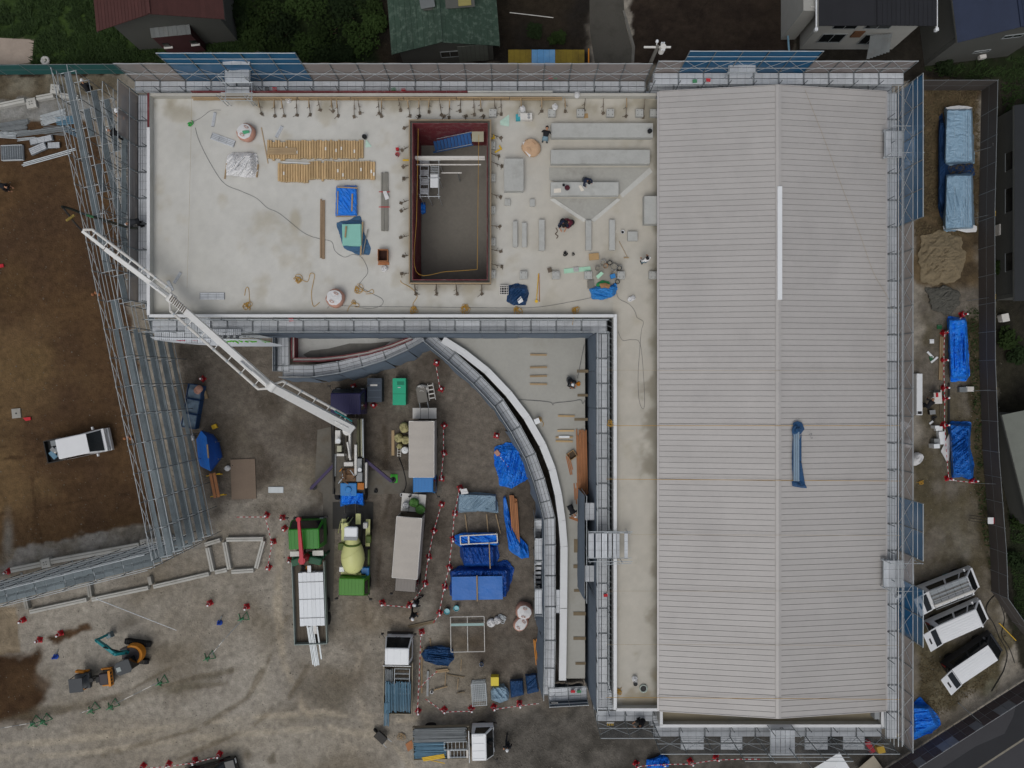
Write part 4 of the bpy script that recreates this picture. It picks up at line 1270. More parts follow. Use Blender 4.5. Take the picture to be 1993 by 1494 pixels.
    rr = [(hea + hd * .02, .1, .125), (hea + hd * .06, .1, .125), (hea + hd * .11, .085, .11), (hea + hd * .15, .05, .065), (hea + hd * .165, .012, .015)]
    b.loft([ring(p, hd, ra, rb_, 14) for p, ra, rb_ in rr])
    if hat != 'black':
        b.loft([ring(hea + hd * .02 + fw_ * .02, hd, .115, .15, 14), ring(hea + hd * .035 + fw_ * .02, hd, .11, .14, 14)])
    b.build('helmet' if hat != 'black' else 'hair', hm, t)
    return t
# ---------------------------------------------------------------- roof opening and formwork
pf_ = thing('opening_formwork', 'red-lined formwork frame around the rectangular roof opening', 'formwork', ((HX0 + HX1) / 2, (HY0 + HY1) / 2, 7.0))
ox, oy = (HX0 + HX1) / 2, (HY0 + HY1) / 2
hw, hh = (HX1 - HX0) / 2, (HY1 - HY0) / 2
for s in (-1, 1):
    box(pf_, 'form_board', (s * (hw + .02), 0, -1.35), (.04, 2 * hh + .08, 4.5), REDFORM)
    box(pf_, 'form_board', (0, s * (hh + .02), -1.35), (2 * hw, .04, 4.5), REDFORM)
    box(pf_, 'concrete_upstand', (s * (hw + .11), 0, .33), (.13, 2 * hh + .36, .66), CONC_D)
    box(pf_, 'concrete_upstand', (0, s * (hh + .11), .33), (2 * hw + .08, .13, .66), CONC_D)
    box(pf_, 'form_board', (s * (hw + .2), 0, .45), (.04, 2 * hh + .44, .9), PLY)
    box(pf_, 'form_board', (0, s * (hh + .2), .45), (2 * hw + .36, .04, .9), PLY)
    box(pf_, 'top_rail', (s * (hw + .24), 0, .84), (.05, 2 * hh + .52, .08), TIMBER)
    box(pf_, 'top_rail', (0, s * (hh + .24), .84), (2 * hw + .42, .05, .08), TIMBER)
RUST = mat('rusty_steel', '#675d51', 0.8, 0.2, 0.25, 4, 20, 0.2)
def form_brace(t, x, y, dx, dy, L=.75, z=.7, stub=True):
    """inclined turnbuckle brace from the form face down to the slab, with a base plate"""
    e = Vector((x + dx * L, y + dy * L, .06))
    a = Vector((x, y, z))
    o = MB(); o.tube(a, e, .02); m_ = (a + e) / 2
    o.tube(a + (e - a) * .35, a + (e - a) * .62, .032)
    o.box(e, (.2, .16, .05), rz=R.uniform(0, 3))
    s = R.choice([-1, 1]); pr = Vector((-dy, dx, 0)) * s
    o.tube(m_, m_ + pr * R.uniform(.1, .2) + Vector((dx, dy, 0)) * .1, .018)
    o.tube(e + pr * .05, e + pr * R.uniform(.1, .28) + Vector((dx, dy, 0)) * R.uniform(-.2, .2), .016)
    o.build('form_brace', RUST, t)
    if stub:
        tube(t, 'strut', (x, y, z + .05), (x + dx * .55, y + dy * .55, z - .05), .035, TIMBER if stub == 1 else RUST)
k8 = kz(7.6)
for y in (246, 286, 322, 346, 390, 405, 459, 497, 532):
    form_brace(pf_, -hw - .26, W(0, y, 7.4).y - oy, -1, R.uniform(-.2, .2), R.uniform(.4, .65), .6, 0)
for x in (808, 850, 888, 938):
    form_brace(pf_, W(x, 0, 7.4).x - ox, -hh - .26, R.uniform(-.1, .1), -1, .55, .6, 2)
for y in (262, 300, 316, 378, 440, 486, 514):
    form_brace(pf_, hw + .26, W(0, y, 7.4).y - oy, 1, R.uniform(-.2, .2), R.uniform(.4, .7), .6, 0)
for x in (812, 860, 906, 940):
    form_brace(pf_, W(x, 0, 7.4).x - ox, hh + .26, R.uniform(-.2, .2), 1, .5, .6, 0)
rope('yellow safety rope strung along the west and south rim of the roof opening', [(814, 250), (813, 320), (811, 420), (810, 528), (870, 528), (928, 524)], 7.7, .014, ROPE_Y)
rope('yellow safety rope strung along the east rim of the roof opening', [(932, 262), (931, 330), (930, 420), (929, 524)], 7.7, .014, ROPE_Y)
# stair, beams and tower inside the opening
st = thing('blue_stair', 'blue steel stair with cream landing inside the roof opening', 'stair', W(880, 275, 3.4))
BSTEEL = mat('blue_tread', '#2f5d95', 0.6, 0, 0.15); CREAM = mat('cream_deck', '#a9a893', 0.7, 0, 0.1)
def SB(px, py, z): return W(px, py, z) - Vector(st.location)
for i in range(11):
    f = i / 10
    z = 4.3 + 1.9 * f
    p = SB(848 + 66 * f, 283 - 13 * f, z)
    box(st, 'stair_tread', p, (.2, .78, .05), BSTEEL, rad(11))
for s in (-1, 1):
    tube(st, 'stringer', SB(844, 284 + 12 * s, 4.2), SB(920, 269 + 12 * s, 6.3), .06, BSTEEL)
    tube(st, 'handrail', SB(850, 282 + 12 * s, 5.2), SB(918, 268 + 12 * s, 7.1), .022, STEEL)
box(st, 'landing', SB(930, 264, 6.35), (.75, .75, .06), CREAM)
bm = thing('steel_beam', 'pale steel beam spanning the roof opening nearest its middle', 'steel beam', W(874, 306, 6.9))
box(bm, 'flange', (0, 0, 0), (4.5, .17, .03), WHITE_D); box(bm, 'web', (0, 0, -.16), (4.5, .02, .29), WHITE_D); box(bm, 'flange', (0, 0, -.32), (4.5, .17, .03), WHITE_D)
bm = thing('steel_beam', 'thinner steel pipe beam just south of the pale beam in the opening', 'steel beam', W(872, 320, 6.3))
tube(bm, 'pipe', (-2.0, 0, 0), (2.1, 0, 0), .05, WHITE_D); tube(bm, 'prop', (-1.0, 0, -2.8), (-1.0, 0, 0), .04, PIPE_DK)
bm = thing('steel_beam', 'short steel pipe at mid height inside the roof opening', 'steel beam', W(879, 336, 5.6))
tube(bm, 'pipe', (-.65, 0, 0), (.65, 0, 0), .045, WHITE_D); tube(bm, 'prop', (.4, 0, -2.1), (.4, 0, 0), .04, PIPE_DK)
tw = thing('stair_tower', 'steel access tower with white plank inside the roof opening', 'scaffold tower', W(836, 350, 3.4))
def ST_(px, py, z): return W(px, py, z) - Vector(tw.location)
for x in (818, 834, 854):
    for y in (312, 346, 382):
        p = ST_(x, y, 6.0); tube(tw, 'post', (p.x, p.y, 0), (p.x, p.y, 3.2), .026, STEEL)
for y in (312, 346, 382):
    tube(tw, 'ledger', ST_(816, y, 6.2), ST_(857, y, 6.2), .026, STEEL); tube(tw, 'ledger', ST_(816, y, 5.0), ST_(857, y, 5.0), .024, STEEL)
for x in (818, 834, 854):
    tube(tw, 'ledger', ST_(x, 308, 6.2), ST_(x, 386, 6.2), .026, STEEL)
box(tw, 'white_board', ST_(845, 352, 6.1), (.5, .85, .04), WHITE)
for i in range(7):
    box(tw, 'rung', ST_(845, 324 + 3.2 * i, 6.1), (.5, .035, .03), STEEL)
for i in range(4):
    plank(tw, ST_(826, 318 + i * 18, 5.2), .55, .4)
tarp('small blue tarp bundle on the floor of the roof opening', [(815, 392), (828, 394), (829, 414), (820, 418), (814, 408)], [(818, 398), (825, 398), (825, 410), (818, 410)], .3, TARP, 3.4, 5, cat='tarp')
box(bld, 'opening_ledge', W(822, 460, 3.5) + Vector((-.2, 0, -.05)), (.35, 4.6, .25), CONC_D)

# north parapet formwork with its braces
pn = thing('parapet_formwork', 'red and brown formwork with a row of rusty braces along the north parapet', 'formwork', (-6.5, 17.9, 7.0))
for i in range(17):
    x0 = -13.4 + i * 1.32 - 0; L = 1.3
    if x0 + L > 9.0 + 6.5: break
    red = i < 13
    box(pn, 'form_board', (x0 + L / 2, .24, .25 + R.uniform(-.02, .02)), (L, .05, .85), REDFORM if red else CONC_L)
    box(pn, 'form_board', (x0 + L / 2, -.04, .2), (L, .04, .62), PLY)
for i in range(7):
    x0 = -13.4 + i * 3.3
    box(pn, 'waler', (x0 + 1.6, -.1, .46 + .01 * (i % 2)), (3.25, .07, .09), TIMBER); box(pn, 'waler', (x0 + 1.6, -.12, .2), (3.25, .07, .09), TIMBER)
for x in (503, 535, 548, 577, 602, 619, 645, 656, 690, 697, 736, 744, 776, 793, 816, 836, 855, 876, 897, 922, 935, 962, 975, 1014, 1054, 1099, 1139, 1174, 1219, 1255):
    form_brace(pn, W(x, 0, 7.4).x + 6.5, -.14, R.uniform(-.12, .12), -1, R.uniform(.55, 1.05), .48, 1 if R.random() < .5 else 0)
box(bld, 'form_board', (-22.56, 17.0, 7.58), (.09, 2.1, .12), REDFORM)

# ---------------------------------------------------------------- things lying on the roof slab
def roll(px, y0, y1, label, group, dz=0, rz=0, r=None):
    z = 7.08 + dz
    a, c = W(px, y0, z), W(px, y1, z)
    L = (a - c).length; r = r or .078
    key = ('roll',)
    if key not in _cache:
        b = MB(); b.tube((0, -.5, 0), (0, .5, 0), 1.0, 0, 12)
        for s in (-1, 1):
            b.tube((0, s * .5, 0), (0, s * .502, 0), .55, 1, 10)
        b.tube((0, -.492, 0), (0, -.47, 0), 1.012, 2, 12, caps=False); b.tube((0, .47, 0), (0, .492, 0), 1.012, 2, 12, caps=False)
        _cache[key] = b.mesh('sheet_roll', [KRAFT, mat('roll_core', '#3c362e'), mat('roll_tape', '#c7b08a')])
    m_ = (a + c) / 2
    o = link('sheet_roll', _cache[key], None, Matrix.Translation(m_) @ Matrix.Rotation(rz, 4, 'Z') @ Matrix.Diagonal((r, L, r, 1)))
    tag(o, label, 'roll', group)
    return o
LABELM = mat('white_label', '#d9d8d2', 0.5)
kb = random.Random(3)
for i in range(37):
    x = 522.5 + i * 5.08
    j = kb.uniform(-1.2, 1.2) + (3 if i in (5, 6, 2) else 0)
    o = roll(x, 273 + j + .012 * i * 10 * .15, 308.5 + j, ordinal(i) + ' kraft paper roll from the west in the northern row', 'northern row of paper rolls', rz=kb.uniform(-.012, .012))
    if kb.random() < .3:
        q = link('paper_label', unit('box', LABELM), o, Matrix.Translation((0, kb.uniform(-.2, .1), 1.0)) @ Matrix.Diagonal((1.2, .18, .08, 1)))
for i in range(38):
    x = 543 + i * 5.0
    j = (4 if i < 12 else 0) + (3 * (i / 12) if i < 12 else 0) + kb.uniform(-1, 1) + (3 if i == 17 else 0)
    o = roll(x, 314 + j, 349 + j, ordinal(i) + ' kraft paper roll from the west in the southern row', 'southern row of paper rolls', rz=kb.uniform(-.012, .012))
    if kb.random() < .3:
        q = link('paper_label', unit('box', LABELM), o, Matrix.Translation((0, kb.uniform(-.3, .1), 1.0)) @ Matrix.Diagonal((1.2, .18, .08, 1)))
timber('short stack of boards laid across the west end of the northern paper rolls', 520, 294, 577, 294, 7.17, .1, .06, TIMBER, 4, layers=1)
tube(thing('white_pole', 'thin white pole lying between the two rows of paper rolls', 'pole', W(572, 316, 7.2)), 'pole_tube', W(550, 315, 7.2) - W(572, 316, 7.2), W(604, 317.5, 7.2) - W(572, 316, 7.2), .025, WHITE)
timber('pair of long brown timbers west of the blue tarp pile', 628, 388, 628, 503, 7.0, .09, .1, mat('aged_timber', '#8d7861', .85, 0, .15), 3, .01)
timber('bundle of grey weathered boards tied with red straps', 749, 336, 749, 449, 7.0, .1, .06, mat('grey_board', '#85837b', .85, 0, .15), 4, layers=3, strap=(.34, .6))
timber('single thin batten lying beside the paper rolls', 509, 248, 522, 318, 7.0, .05, .04, TIMBER)
flat('small white sheet folded over the grey board bundle', [(745, 372), (752, 371), (758, 386), (750, 389)], 7.2, SHEET_W, curl=.06)
crate('open wooden crate with dark inside south of the grey boards', 744.5, 496, 7.0, .62, .75, .5, 0, TIMBER_R, mat('crate_inside', '#3a2620', .9), 'wooden_crate', 'crate', lid=False)
timber('short board pile beneath the open wooden crate', 734, 513, 757, 513, 7.0, .08, .05, TIMBER_R, 2)
bag('small white bag just south of the open crate', 748, 523, 7.0, 6.5, 5, .22, SHEET_W, SHEET_W, 3, 'bag')
# tarp pile with battens
bt = tarp('bright blue tarp box weighted with battens on the roof slab', [(654, 361), (694, 361), (696, 420), (653, 421)], [(658, 366), (691, 366), (691, 415), (658, 415)], .45, TARP, 7.0, 8, .05)
timber('batten on the west side of the blue tarp box', 658, 372, 657, 417, 7.45, .06, .06, TIMBER)
timber('batten on the east side of the blue tarp box', 686, 377, 685, 411, 7.47, .09, .06, TIMBER)
timber('batten across the south edge of the blue tarp box', 655, 421, 692, 420, 7.2, .08, .07, TIMBER)
timber('batten across the north edge of the blue tarp box', 656, 364, 696, 366, 7.47, .07, .06, TIMBER)
NET = mat('blue_net', '#2c5f86', .8, 0, .2, 2, 12, .05, alpha=.75)
tarp('blue net draped round pale green boards on the roof slab', [(655, 434), (676, 428), (702, 418), (708, 450), (722, 482), (720, 497), (700, 496), (668, 483), (662, 462)], [(668, 435), (704, 435), (704, 480), (668, 480)], .2, NET, 7.0, 12, .05)
gb = thing('glass_board_stack', 'stack of pale green boards inside the blue net', 'board stack', W(686, 458, 7.18))
GLB = mat('pale_green_board', '#86bdb0', .35, 0, .08)
for i in range(4):
    box(gb, 'board', (R.uniform(-.03, .03), R.uniform(-.03, .03), .03 + i * .06), (1.15, 1.32, .055), GLB, R.uniform(-.03, .03))
timber('yellow-ended batten on the east side of the green boards', 706, 432, 702, 497, 7.2, .1, .06, TIMBER)
timber('grey lath beside the yellow-ended batten', 716, 446, 706, 496, 7.12, .05, .04, mat('grey_board'))
timber('short brown timber on the west side of the green boards', 674, 440, 672, 462, 7.45, .09, .06, TIMBER)
PINKBAG = mat('pink_bag', '#b98d7c', .8, 0, .14, 3, 14, .06); TANBAG = mat('tan_bag', '#c2a283', .8, 0, .14)
bag('round pinkish bulk bag with white top near the south parapet', 653, 580, 7.0, 18, 17, .75, PINKBAG, sd=4)
bag('pinkish bulk bag with white top near the green hose reel', 479, 258, 7.0, 17, 17, .6, PINKBAG, sd=6)
tarp('large white sheet wrapped over goods with timber ends', [(441, 304), (452, 297), (480, 296), (500, 298), (503, 322), (500, 345), (470, 344), (440, 341)], [(455, 308), (486, 304), (488, 330), (452, 332)], .5, SHEET_W, 7.0, 21, .13, 'wrapped_goods', 'wrapped goods', skirt=13)
timber('timber end sticking out west of the white wrapped goods', 442, 318, 438, 348, 7.0, .08, .08, TIMBER)
timber('timber end sticking out east of the white wrapped goods', 503, 320, 500, 345, 7.0, .09, .08, TIMBER)
bag('tan paper-brown bulk bag east of the roof opening', 1034, 287, 7.0, 16, 18, .45, TANBAG, mat('tan_bag'), sd=9)
flat('white flap of sheet beside the tan bulk bag', [(1017, 276), (1024, 274), (1034, 300), (1031, 306), (1019, 290)], 7.35, SHEET_W, curl=.08)
flat('green plastic scrap on top of the pinkish bag near the hose reel', [(471, 254), (484, 253), (486, 258), (474, 261)], 7.75, mat('green_plastic', '#4e9e74', .5), curl=.04)
# hose reel, cables
coil('small bright green hose heap near the west parapet', 372, 241, 7.0, 6, 3, mat('green_hose', '#2fa046', .5), .03, 4, name='hose_reel', cat='hose')
rope('long grey cable snaking diagonally across the roof slab', [(380, 248), (388, 275), (412, 322), (437, 357), (470, 372), (500, 386), (520, 404), (545, 416), (590, 452), (620, 464), (645, 470), (652, 488), (670, 500), (688, 495), (705, 502), (716, 528), (705, 545), (700, 556), (722, 570), (744, 582), (742, 594), (720, 600), (690, 596)], 7.02, .012, CABLE, 'cable', 'cable')
rope('grey cable running east along the south parapet', [(637, 600), (648, 594), (700, 596), (800, 597), (900, 598), (1000, 599), (1050, 597), (1100, 589), (1150, 579), (1162, 572)], 7.02, .012, CABLE, 'cable', 'cable')
rope('thin grey cable winding down the narrow roof strip', [(1199, 562), (1204, 580), (1225, 592), (1236, 606), (1240, 618), (1252, 626), (1248, 645), (1245, 680), (1242, 730), (1243, 770), (1248, 792), (1254, 790), (1253, 740), (1246, 670), (1230, 661), (1212, 662), (1203, 645)], 7.02, .011, CABLE, 'cable', 'cable')
rope('thin grey cable from the parapet to the green hose heap', [(370, 240), (392, 228), (410, 215), (430, 214)], 7.02, .01, CABLE, 'cable', 'cable')
rope('wavy cable lying on the curved canopy', [(990, 776), (1020, 778), (1050, 780), (1072, 783), (1076, 788), (1080, 784), (1110, 781), (1130, 778), (1134, 785), (1140, 776)], 3.63, .02, CABLE, 'cable', 'cable')
rope('cable rising up the slate sheet in the courtyard corner', [(1124, 736), (1128, 715), (1133, 690), (1137, 670)], 3.65, .02, CABLE, 'cable', 'cable')
for i, (x, y, rp, lp, tl, lab) in enumerate([
        (581, 544, 9, 5, [(598, 548), (604, 532), (612, 534), (610, 548), (606, 570), (608, 590), (612, 596), (622, 588)], 'tangled yellow rope with a long loop west of the pinkish bag'),
        (697, 563, 9, 4, [(712, 568), (724, 563), (727, 570), (712, 572)], 'tangled yellow rope east of the pinkish bag'),
        (690, 590, 8, 3, [(680, 596), (676, 606)], 'small loose yellow rope beside the parapet east of the pinkish bag'),
        (481, 597, 10, 6, [(486, 585), (484, 562), (479, 560), (476, 575)], 'yellow rope heap on the south parapet near the white plank'),
        (806, 602, 8, 6, [(804, 590), (812, 575), (800, 560), (782, 550), (780, 545)], 'yellow rope heap below the south-west corner of the opening'),
        (908, 600, 11, 7, [(900, 612)], 'yellow rope heap south of the roof opening, second from its corner'),
        (1007, 604, 10, 6, [(1005, 614)], 'yellow rope heap south of the navy tarp'),
        (1120, 605, 9, 7, [(1116, 620), (1114, 632)], 'ochre rope heap by the inner corner of the parapet'),
        (1187, 822, 7, 4, [], 'yellow rope heap at the coping where the northern roof rope is tied'),
        (1206, 1345, 6, 5, [(1210, 1338)], 'orange rope heap by the drain hole at the south end'),
        (1049, 818, 6, 5, [(1058, 824), (1056, 830)], 'yellow rope heap beside the white pot on the canopy edge'),
        (1793, 938, 6, 4, [(1783, 938)], 'yellow rope heap at the foot of the east scaffold')]):
    coil(lab, x, y, 3.65 if 'canopy' in lab else (0.02 if 'east scaffold' in lab else (7.65 if 'coping' in lab else 7.02)), rp, lp, ROPE_Y, .016, 50 + i, tl)
RS = [(1180, 7.7), (1283, 8.12), (1517, 9.2), (1727, 8.12), (1752, 8.9)]
for y0, lab, ye in [(828, 'yellow rope across the ribbed roof passing the blue net bundle head', 828), (932, 'yellow rope across the ribbed roof at the foot of the blue net bundle', 936), (720, 'faint yellow rope across the ribbed roof north of the blue net bundle', 722),
                    (1040, 'faint yellow rope across the ribbed roof south of the blue net bundle', 1042), (1150, 'pale rope across the ribbed roof level with the lower east platform', 1150), (1254, 'pale rope across the ribbed roof near its south end', 1256), (1357, 'yellow rope across the ribbed roof at the south end', 1361)]:
    rope(lab, [(x, y0 + (ye - y0) * (x - 1180) / 600) for x, _ in RS], 0, .008 if 'pale' in lab or 'faint' in lab else .014, ROPE_P if 'pale' in lab or 'faint' in lab else ROPE_Y, zs=[z for _, z in RS], n=2)
rope('yellow rope slanting over the north part of the ribbed roof', [(1567, 175), (1608, 280), (1645, 380), (1672, 450), (1700, 530), (1726, 575), (1738, 605), (1745, 610), (1775, 611)], 0, .008, ROPE_P, zs=[9.0, 8.8, 8.6, 8.5, 8.35, 8.2, 8.2, 8.5, 8.5])
rope('yellow guide line stretched over the west part of the roof slab', [(373, 190), (371, 300), (368, 420), (364, 560)], 7.3, .007, ROPE_P, n=1)
# loose metal planks
for lab, x, y, L, w, a in [('metal plank lying askew near the hose reel', 434, 272, 1.55, .4, -20), ('metal plank lying parallel to the south parapet', 413, 576, 1.55, .42, 0),
                           ('narrow steel plank between the white sheet and the paper rolls', 543, 256, .8, .18, 62), ('short steel plank near the north parapet west end', 416, 232, .9, .16, 80),
                           ('short steel channel on the slab beside the boom', 345, 540, .8, .15, 58), ('second steel channel touching the one beside the boom', 331, 556, .7, .17, -65)]:
    t = thing('metal_plank', lab, 'metal plank', W(x, y, 7.05), rad(a))
    plank(t, (0, 0, 0), L, w, name='deck'); box(t, 'edge_rim', (0, w / 2, -.02), (L, .02, .06), PLANK); box(t, 'edge_rim', (0, -w / 2, -.02), (L, .02, .06), PLANK)
bucket('dark bucket at the east end of the northern paper rolls', 709, 265, 7.0, 4.5, .3, BLACK)
bucket('black bucket on the east end of the northernmost plinth', 1265, 254, 7.5, 4.5, .25, BLACK)
flat('pale green triangular sheet beside the dark bucket', [(712, 270), (724, 285), (711, 287)], 7.0, mat('pale_green_sheet', '#b4cfc1', .6), curl=.08)
flat('pale green torn sheet north-east of the opening', [(973, 235), (991, 222), (991, 246), (974, 243)], 7.0, mat('pale_green_sheet'), curl=.1)
bucket('small red can west of the opening', 773, 300, 7.0, 4, .25, RED, mat('can_lid', '#7a4a48'))
crate('red petrol canister west of the opening', 773, 289, 7.0, .18, .14, .3, 0, RED, name='fuel_canister', cat='canister')
t = thing('white_generator', 'white boxed machine with two round grilles and teal cloth end', 'machine', W(1024, 230, 7.0), rad(2))
b = MB(); b.box((0, 0, .2), (.75, .42, .4)); b.build('casing', WHITE_D, t, bevel=.02)
for y in (-.09, .1):
    tube(t, 'grille', (.16, y, .4), (.16, y, .415), .085, mat('grille_grey', '#8b8d8e'), 'disc')
box(t, 'cloth', (-.5, 0, .16), (.3, .36, .3), mat('teal_cloth', '#3f9aa6', .8))
for i, (x, y) in enumerate([(1017, 212), (1080, 208)]):
    bag(['white plastic bag on the second pad near the north parapet', 'white plastic bag beside the third pad near the north parapet'][i], x, y, 7.3, 5, 5.5, .2, SHEET_W, SHEET_W, 30 + i, 'bag')
bag('white plastic bag caught on the north parapet', 1123, 185, 7.5, 5.5, 5, .2, SHEET_W, SHEET_W, 34, 'bag')
bag('white plastic bag below the west part of the north parapet', 563, 195, 7.0, 6, 4, .15, SHEET_W, SHEET_W, 35, 'bag')
bag('white plastic bag on the slab near the navy and blue piles', 1229, 581, 7.0, 8, 4.5, .15, SHEET_W, SHEET_W, 36, 'bag')
# papers, tubs on the short plinth
flat('white and yellow paper at the west end of the short plinth', [(1078, 367), (1092, 366), (1092, 374), (1078, 375)], 7.5, mat('paper', '#d6cfc2', .7))
flat('white drawing sheet lying beside the crouching worker', [(1126, 361), (1131, 360), (1137, 370), (1131, 372)], 7.5, mat('paper'))
bucket('dark red tub on the short plinth', 1104, 365, 7.5, 5, .25, mat('maroon_plastic', '#4c1a26'), mat('maroon_plastic'))
bucket('small dark cup next to the dark red tub', 1097, 360, 7.5, 2.6, .14, BLACK)
# pots and tools
for lab, x, y, rp in [('black hose ring on the slab below the narrow kerbs', 1116, 494, 3.6), ('black cable drum below the narrow kerbs', 1101, 493, 5)]:
    coil(lab, x, y, 7.0, rp, 4, BLACK, .03 if 'drum' in lab else .014, 77, name='hose_ring', cat='hose')
bucket('white paint pot near the lone square pad', 1212, 451, 7.0, 3.4, .18, WHITE)
rope('dark chain dropped on the slab north of the hose ring', [(1082, 443), (1085, 450), (1081, 455), (1086, 459), (1083, 464)], 7.02, .03, RUST, 'chain', 'chain')
t = thing('broom', 'wooden-handled broom lying by the white-shirted worker', 'broom', W(1214, 485, 7.03))
tube(t, 'handle', W(1205, 469, 7.03) - W(1214, 485, 7.03), W(1221, 500, 7.03) - W(1214, 485, 7.03), .018, TIMBER)
box(t, 'brush', W(1219, 501, 7.04) - W(1214, 485, 7.03), (.32, .06, .06), TIMBER, rad(0))
t = thing('surveyor_tripod', 'yellow and red folded measuring staff lying east of the navy tarp', 'measuring staff', W(1047, 560, 7.03))
for x0, x1 in ((1048, 1044), (1049, 1050)):
    tube(t, 'leg', W(x0, 532, 7.03) - Vector(t.location), W(x1, 587, 7.03) - Vector(t.location), .028, YELLOW if x0 == 1048 else TIMBER_R)
tube(t, 'head', W(1044, 586, 7.0) - Vector(t.location), W(1044, 586, 7.12) - Vector(t.location), .1, YELLOW, 'disc')
crate('black and white bottle crate beside the navy tarp', 981, 564, 7.0, .55, .58, .3, 0, WHITE_D, BLACK, 'bottle_crate', 'crate', lid=False)
cr = [o for o in bpy.data.objects if o.name.startswith('bottle_crate')][0]
for q in range(3):
    box(cr, 'divider', (-.16 + .16 * q, 0, .22), (.03, .5, .12), WHITE_D); box(cr, 'divider', (0, -.16 + .16 * q, .25), (.5, .03, .06), WHITE_D)
tarp('navy tarp heap on the slab south-east of the opening', [(989, 556), (1008, 551), (1026, 556), (1030, 572), (1023, 594), (1000, 594), (986, 586)], [(996, 562), (1022, 562), (1018, 586), (996, 584)], .4, TARP_D, 7.0, 14, .08)
flat('white bag edge sticking out of the navy tarp heap', [(1006, 584), (1014, 576), (1019, 586), (1010, 591)], 7.42, SHEET_W, curl=.06)
# mortar corner: buckets, tarp, boxes
tarp('bright blue tarp over mixing gear at the southern pads', [(1147, 562), (1160, 557), (1190, 558), (1199, 548), (1201, 562), (1196, 576), (1175, 583), (1152, 582)], [(1154, 564), (1192, 560), (1190, 576), (1158, 578)], .35, mat('light_blue_tarp', '#2f7fc4', .45, 0, .16, bump=.03, bscale=6), 7.0, 17, .08)
flat('green sack pile behind the bright blue tarp', [(1160, 552), (1172, 545), (1186, 548), (1188, 557), (1162, 560)], 7.0, mat('green_sack', '#2e8a52', .7), curl=.45, sd=3)
flat('reddish-brown sack pile behind the bright blue tarp', [(1166, 552), (1178, 550), (1188, 554), (1186, 561), (1170, 561)], 7.3, mat('brown_sack', '#9a7350', .8), curl=.3, sd=8)
for i, (x, y, rp, mm, fl) in enumerate([(1174, 511, 5.2, 'mortar_pail', 0), (1187, 511, 4.4, 'black_plastic', 0), (1206, 521, 4.6, 'black_plastic', 0), (1163, 522, 4.2, 'mortar_pail', 0), (1195, 519, 6.5, 'mortar_pail', 0), (1202, 548, 4.2, 'black_plastic', 0), (1197, 531, 5, 'mortar_pail', 0), (1179, 517, 4.5, 'brown_sack', 0)]):
    pm_ = mat('mortar_pail', '#77746d', .7, 0, .15) if mm == 'mortar_pail' else MATS[mm]
    bucket(['grey mortar pail, northernmost of the cluster by the blue tarp', 'black bucket next to the northernmost mortar pail', 'black bucket at the east side of the mortar cluster', 'small grey pail at the west side of the mortar cluster', 'large pale mortar tub in the mortar cluster', 'black bucket at the east tip of the bright blue tarp', 'grey pail just north of the bright blue tarp', 'brown pail in the middle of the mortar cluster'][i],
           x, y, 7.0, rp, .32, pm_, mat('mortar', '#8b877c', .9), handle=i % 2 == 0)
crate('small blue machine among the mortar pails', 1193, 537, 7.0, .3, .25, .3, .3, mat('blue_machine', '#2f79b5', .5), name='mixer_machine', cat='machine')
crate('flattened cardboard box north of the mortar cluster', 1156, 499, 7.0, .6, .4, .14, .1, mat('cardboard', '#a98c64', .85), name='cardboard_box')
flat('long pale green board with a cloth on it', [(1097, 523), (1149, 518), (1150, 526), (1098, 532)], 7.0, mat('mint_board', '#a8d3b8', .5), 'board', 'board', .05)
flat('pale grey cloth lying on the long green board', [(1115, 520), (1126, 519), (1127, 528), (1117, 529)], 7.05, mat('grey_cloth', '#a9a7a6', .9), curl=.08)
flat('pale green board leaning in the mortar cluster', [(1160, 537), (1170, 528), (1175, 532), (1164, 543)], 7.3, mat('mint_board'), 'board', 'board', .03)
crate('grey mortar hawk box west of the bright blue tarp', 1150, 553, 7.0, .4, .5, .18, .05, mat('mortar_pail'), name='mortar_box')
crate('small rusty square box west of the second southern pad', 1070, 525, 7.0, .25, .28, .12, .3, RUST, name='square_box')
flat('cardboard scrap beside the third pad near the north parapet', [(1136, 221), (1144, 220), (1145, 229), (1137, 230)], 7.0, mat('cardboard'), 'cardboard', 'cardboard', .02)
# yellow clamps east of the opening
for i, (x, y, a) in enumerate([(970, 293, .5), (956, 270, .2), (792, 312, 0)]):
    t = thing('yellow_clamp', ['yellow clamp east of the opening beside the first pad', 'yellow clamp by the north-east corner of the opening', 'yellow clamp on the west side of the opening'][i], 'clamp', W(x, y, 7.0), a)
    box(t, 'clamp_bar', (0, 0, .06), (.5, .08, .1), YELLOW); box(t, 'clamp_jaw', (.2, .1, .06), (.08, .25, .09), YELLOW)
# south end of the strip
t = thing('roof_drain', 'round drain hole with pale rim at the south end of the roof strip', 'roof drain', W(1252, 1339, 7.0))
b = MB(); b.lathe([(.19, 0), (.26, 0), (.26, .12), (.2, .12), (.19, .02)], 20); b.build('rim', mat('drain_rim', '#a9b3aa', .5), t)
tube(t, 'hole', (0, 0, .0), (0, 0, .03), .195, BLACK, 'disc')
bucket('small dark pail next to the roof drain', 1237, 1331, 7.0, 4, .22, BLACK)
bag('white bag next to the roof drain', 1235, 1320, 7.0, 5, 5.5, .18, SHEET_W, SHEET_W, 61, 'bag')
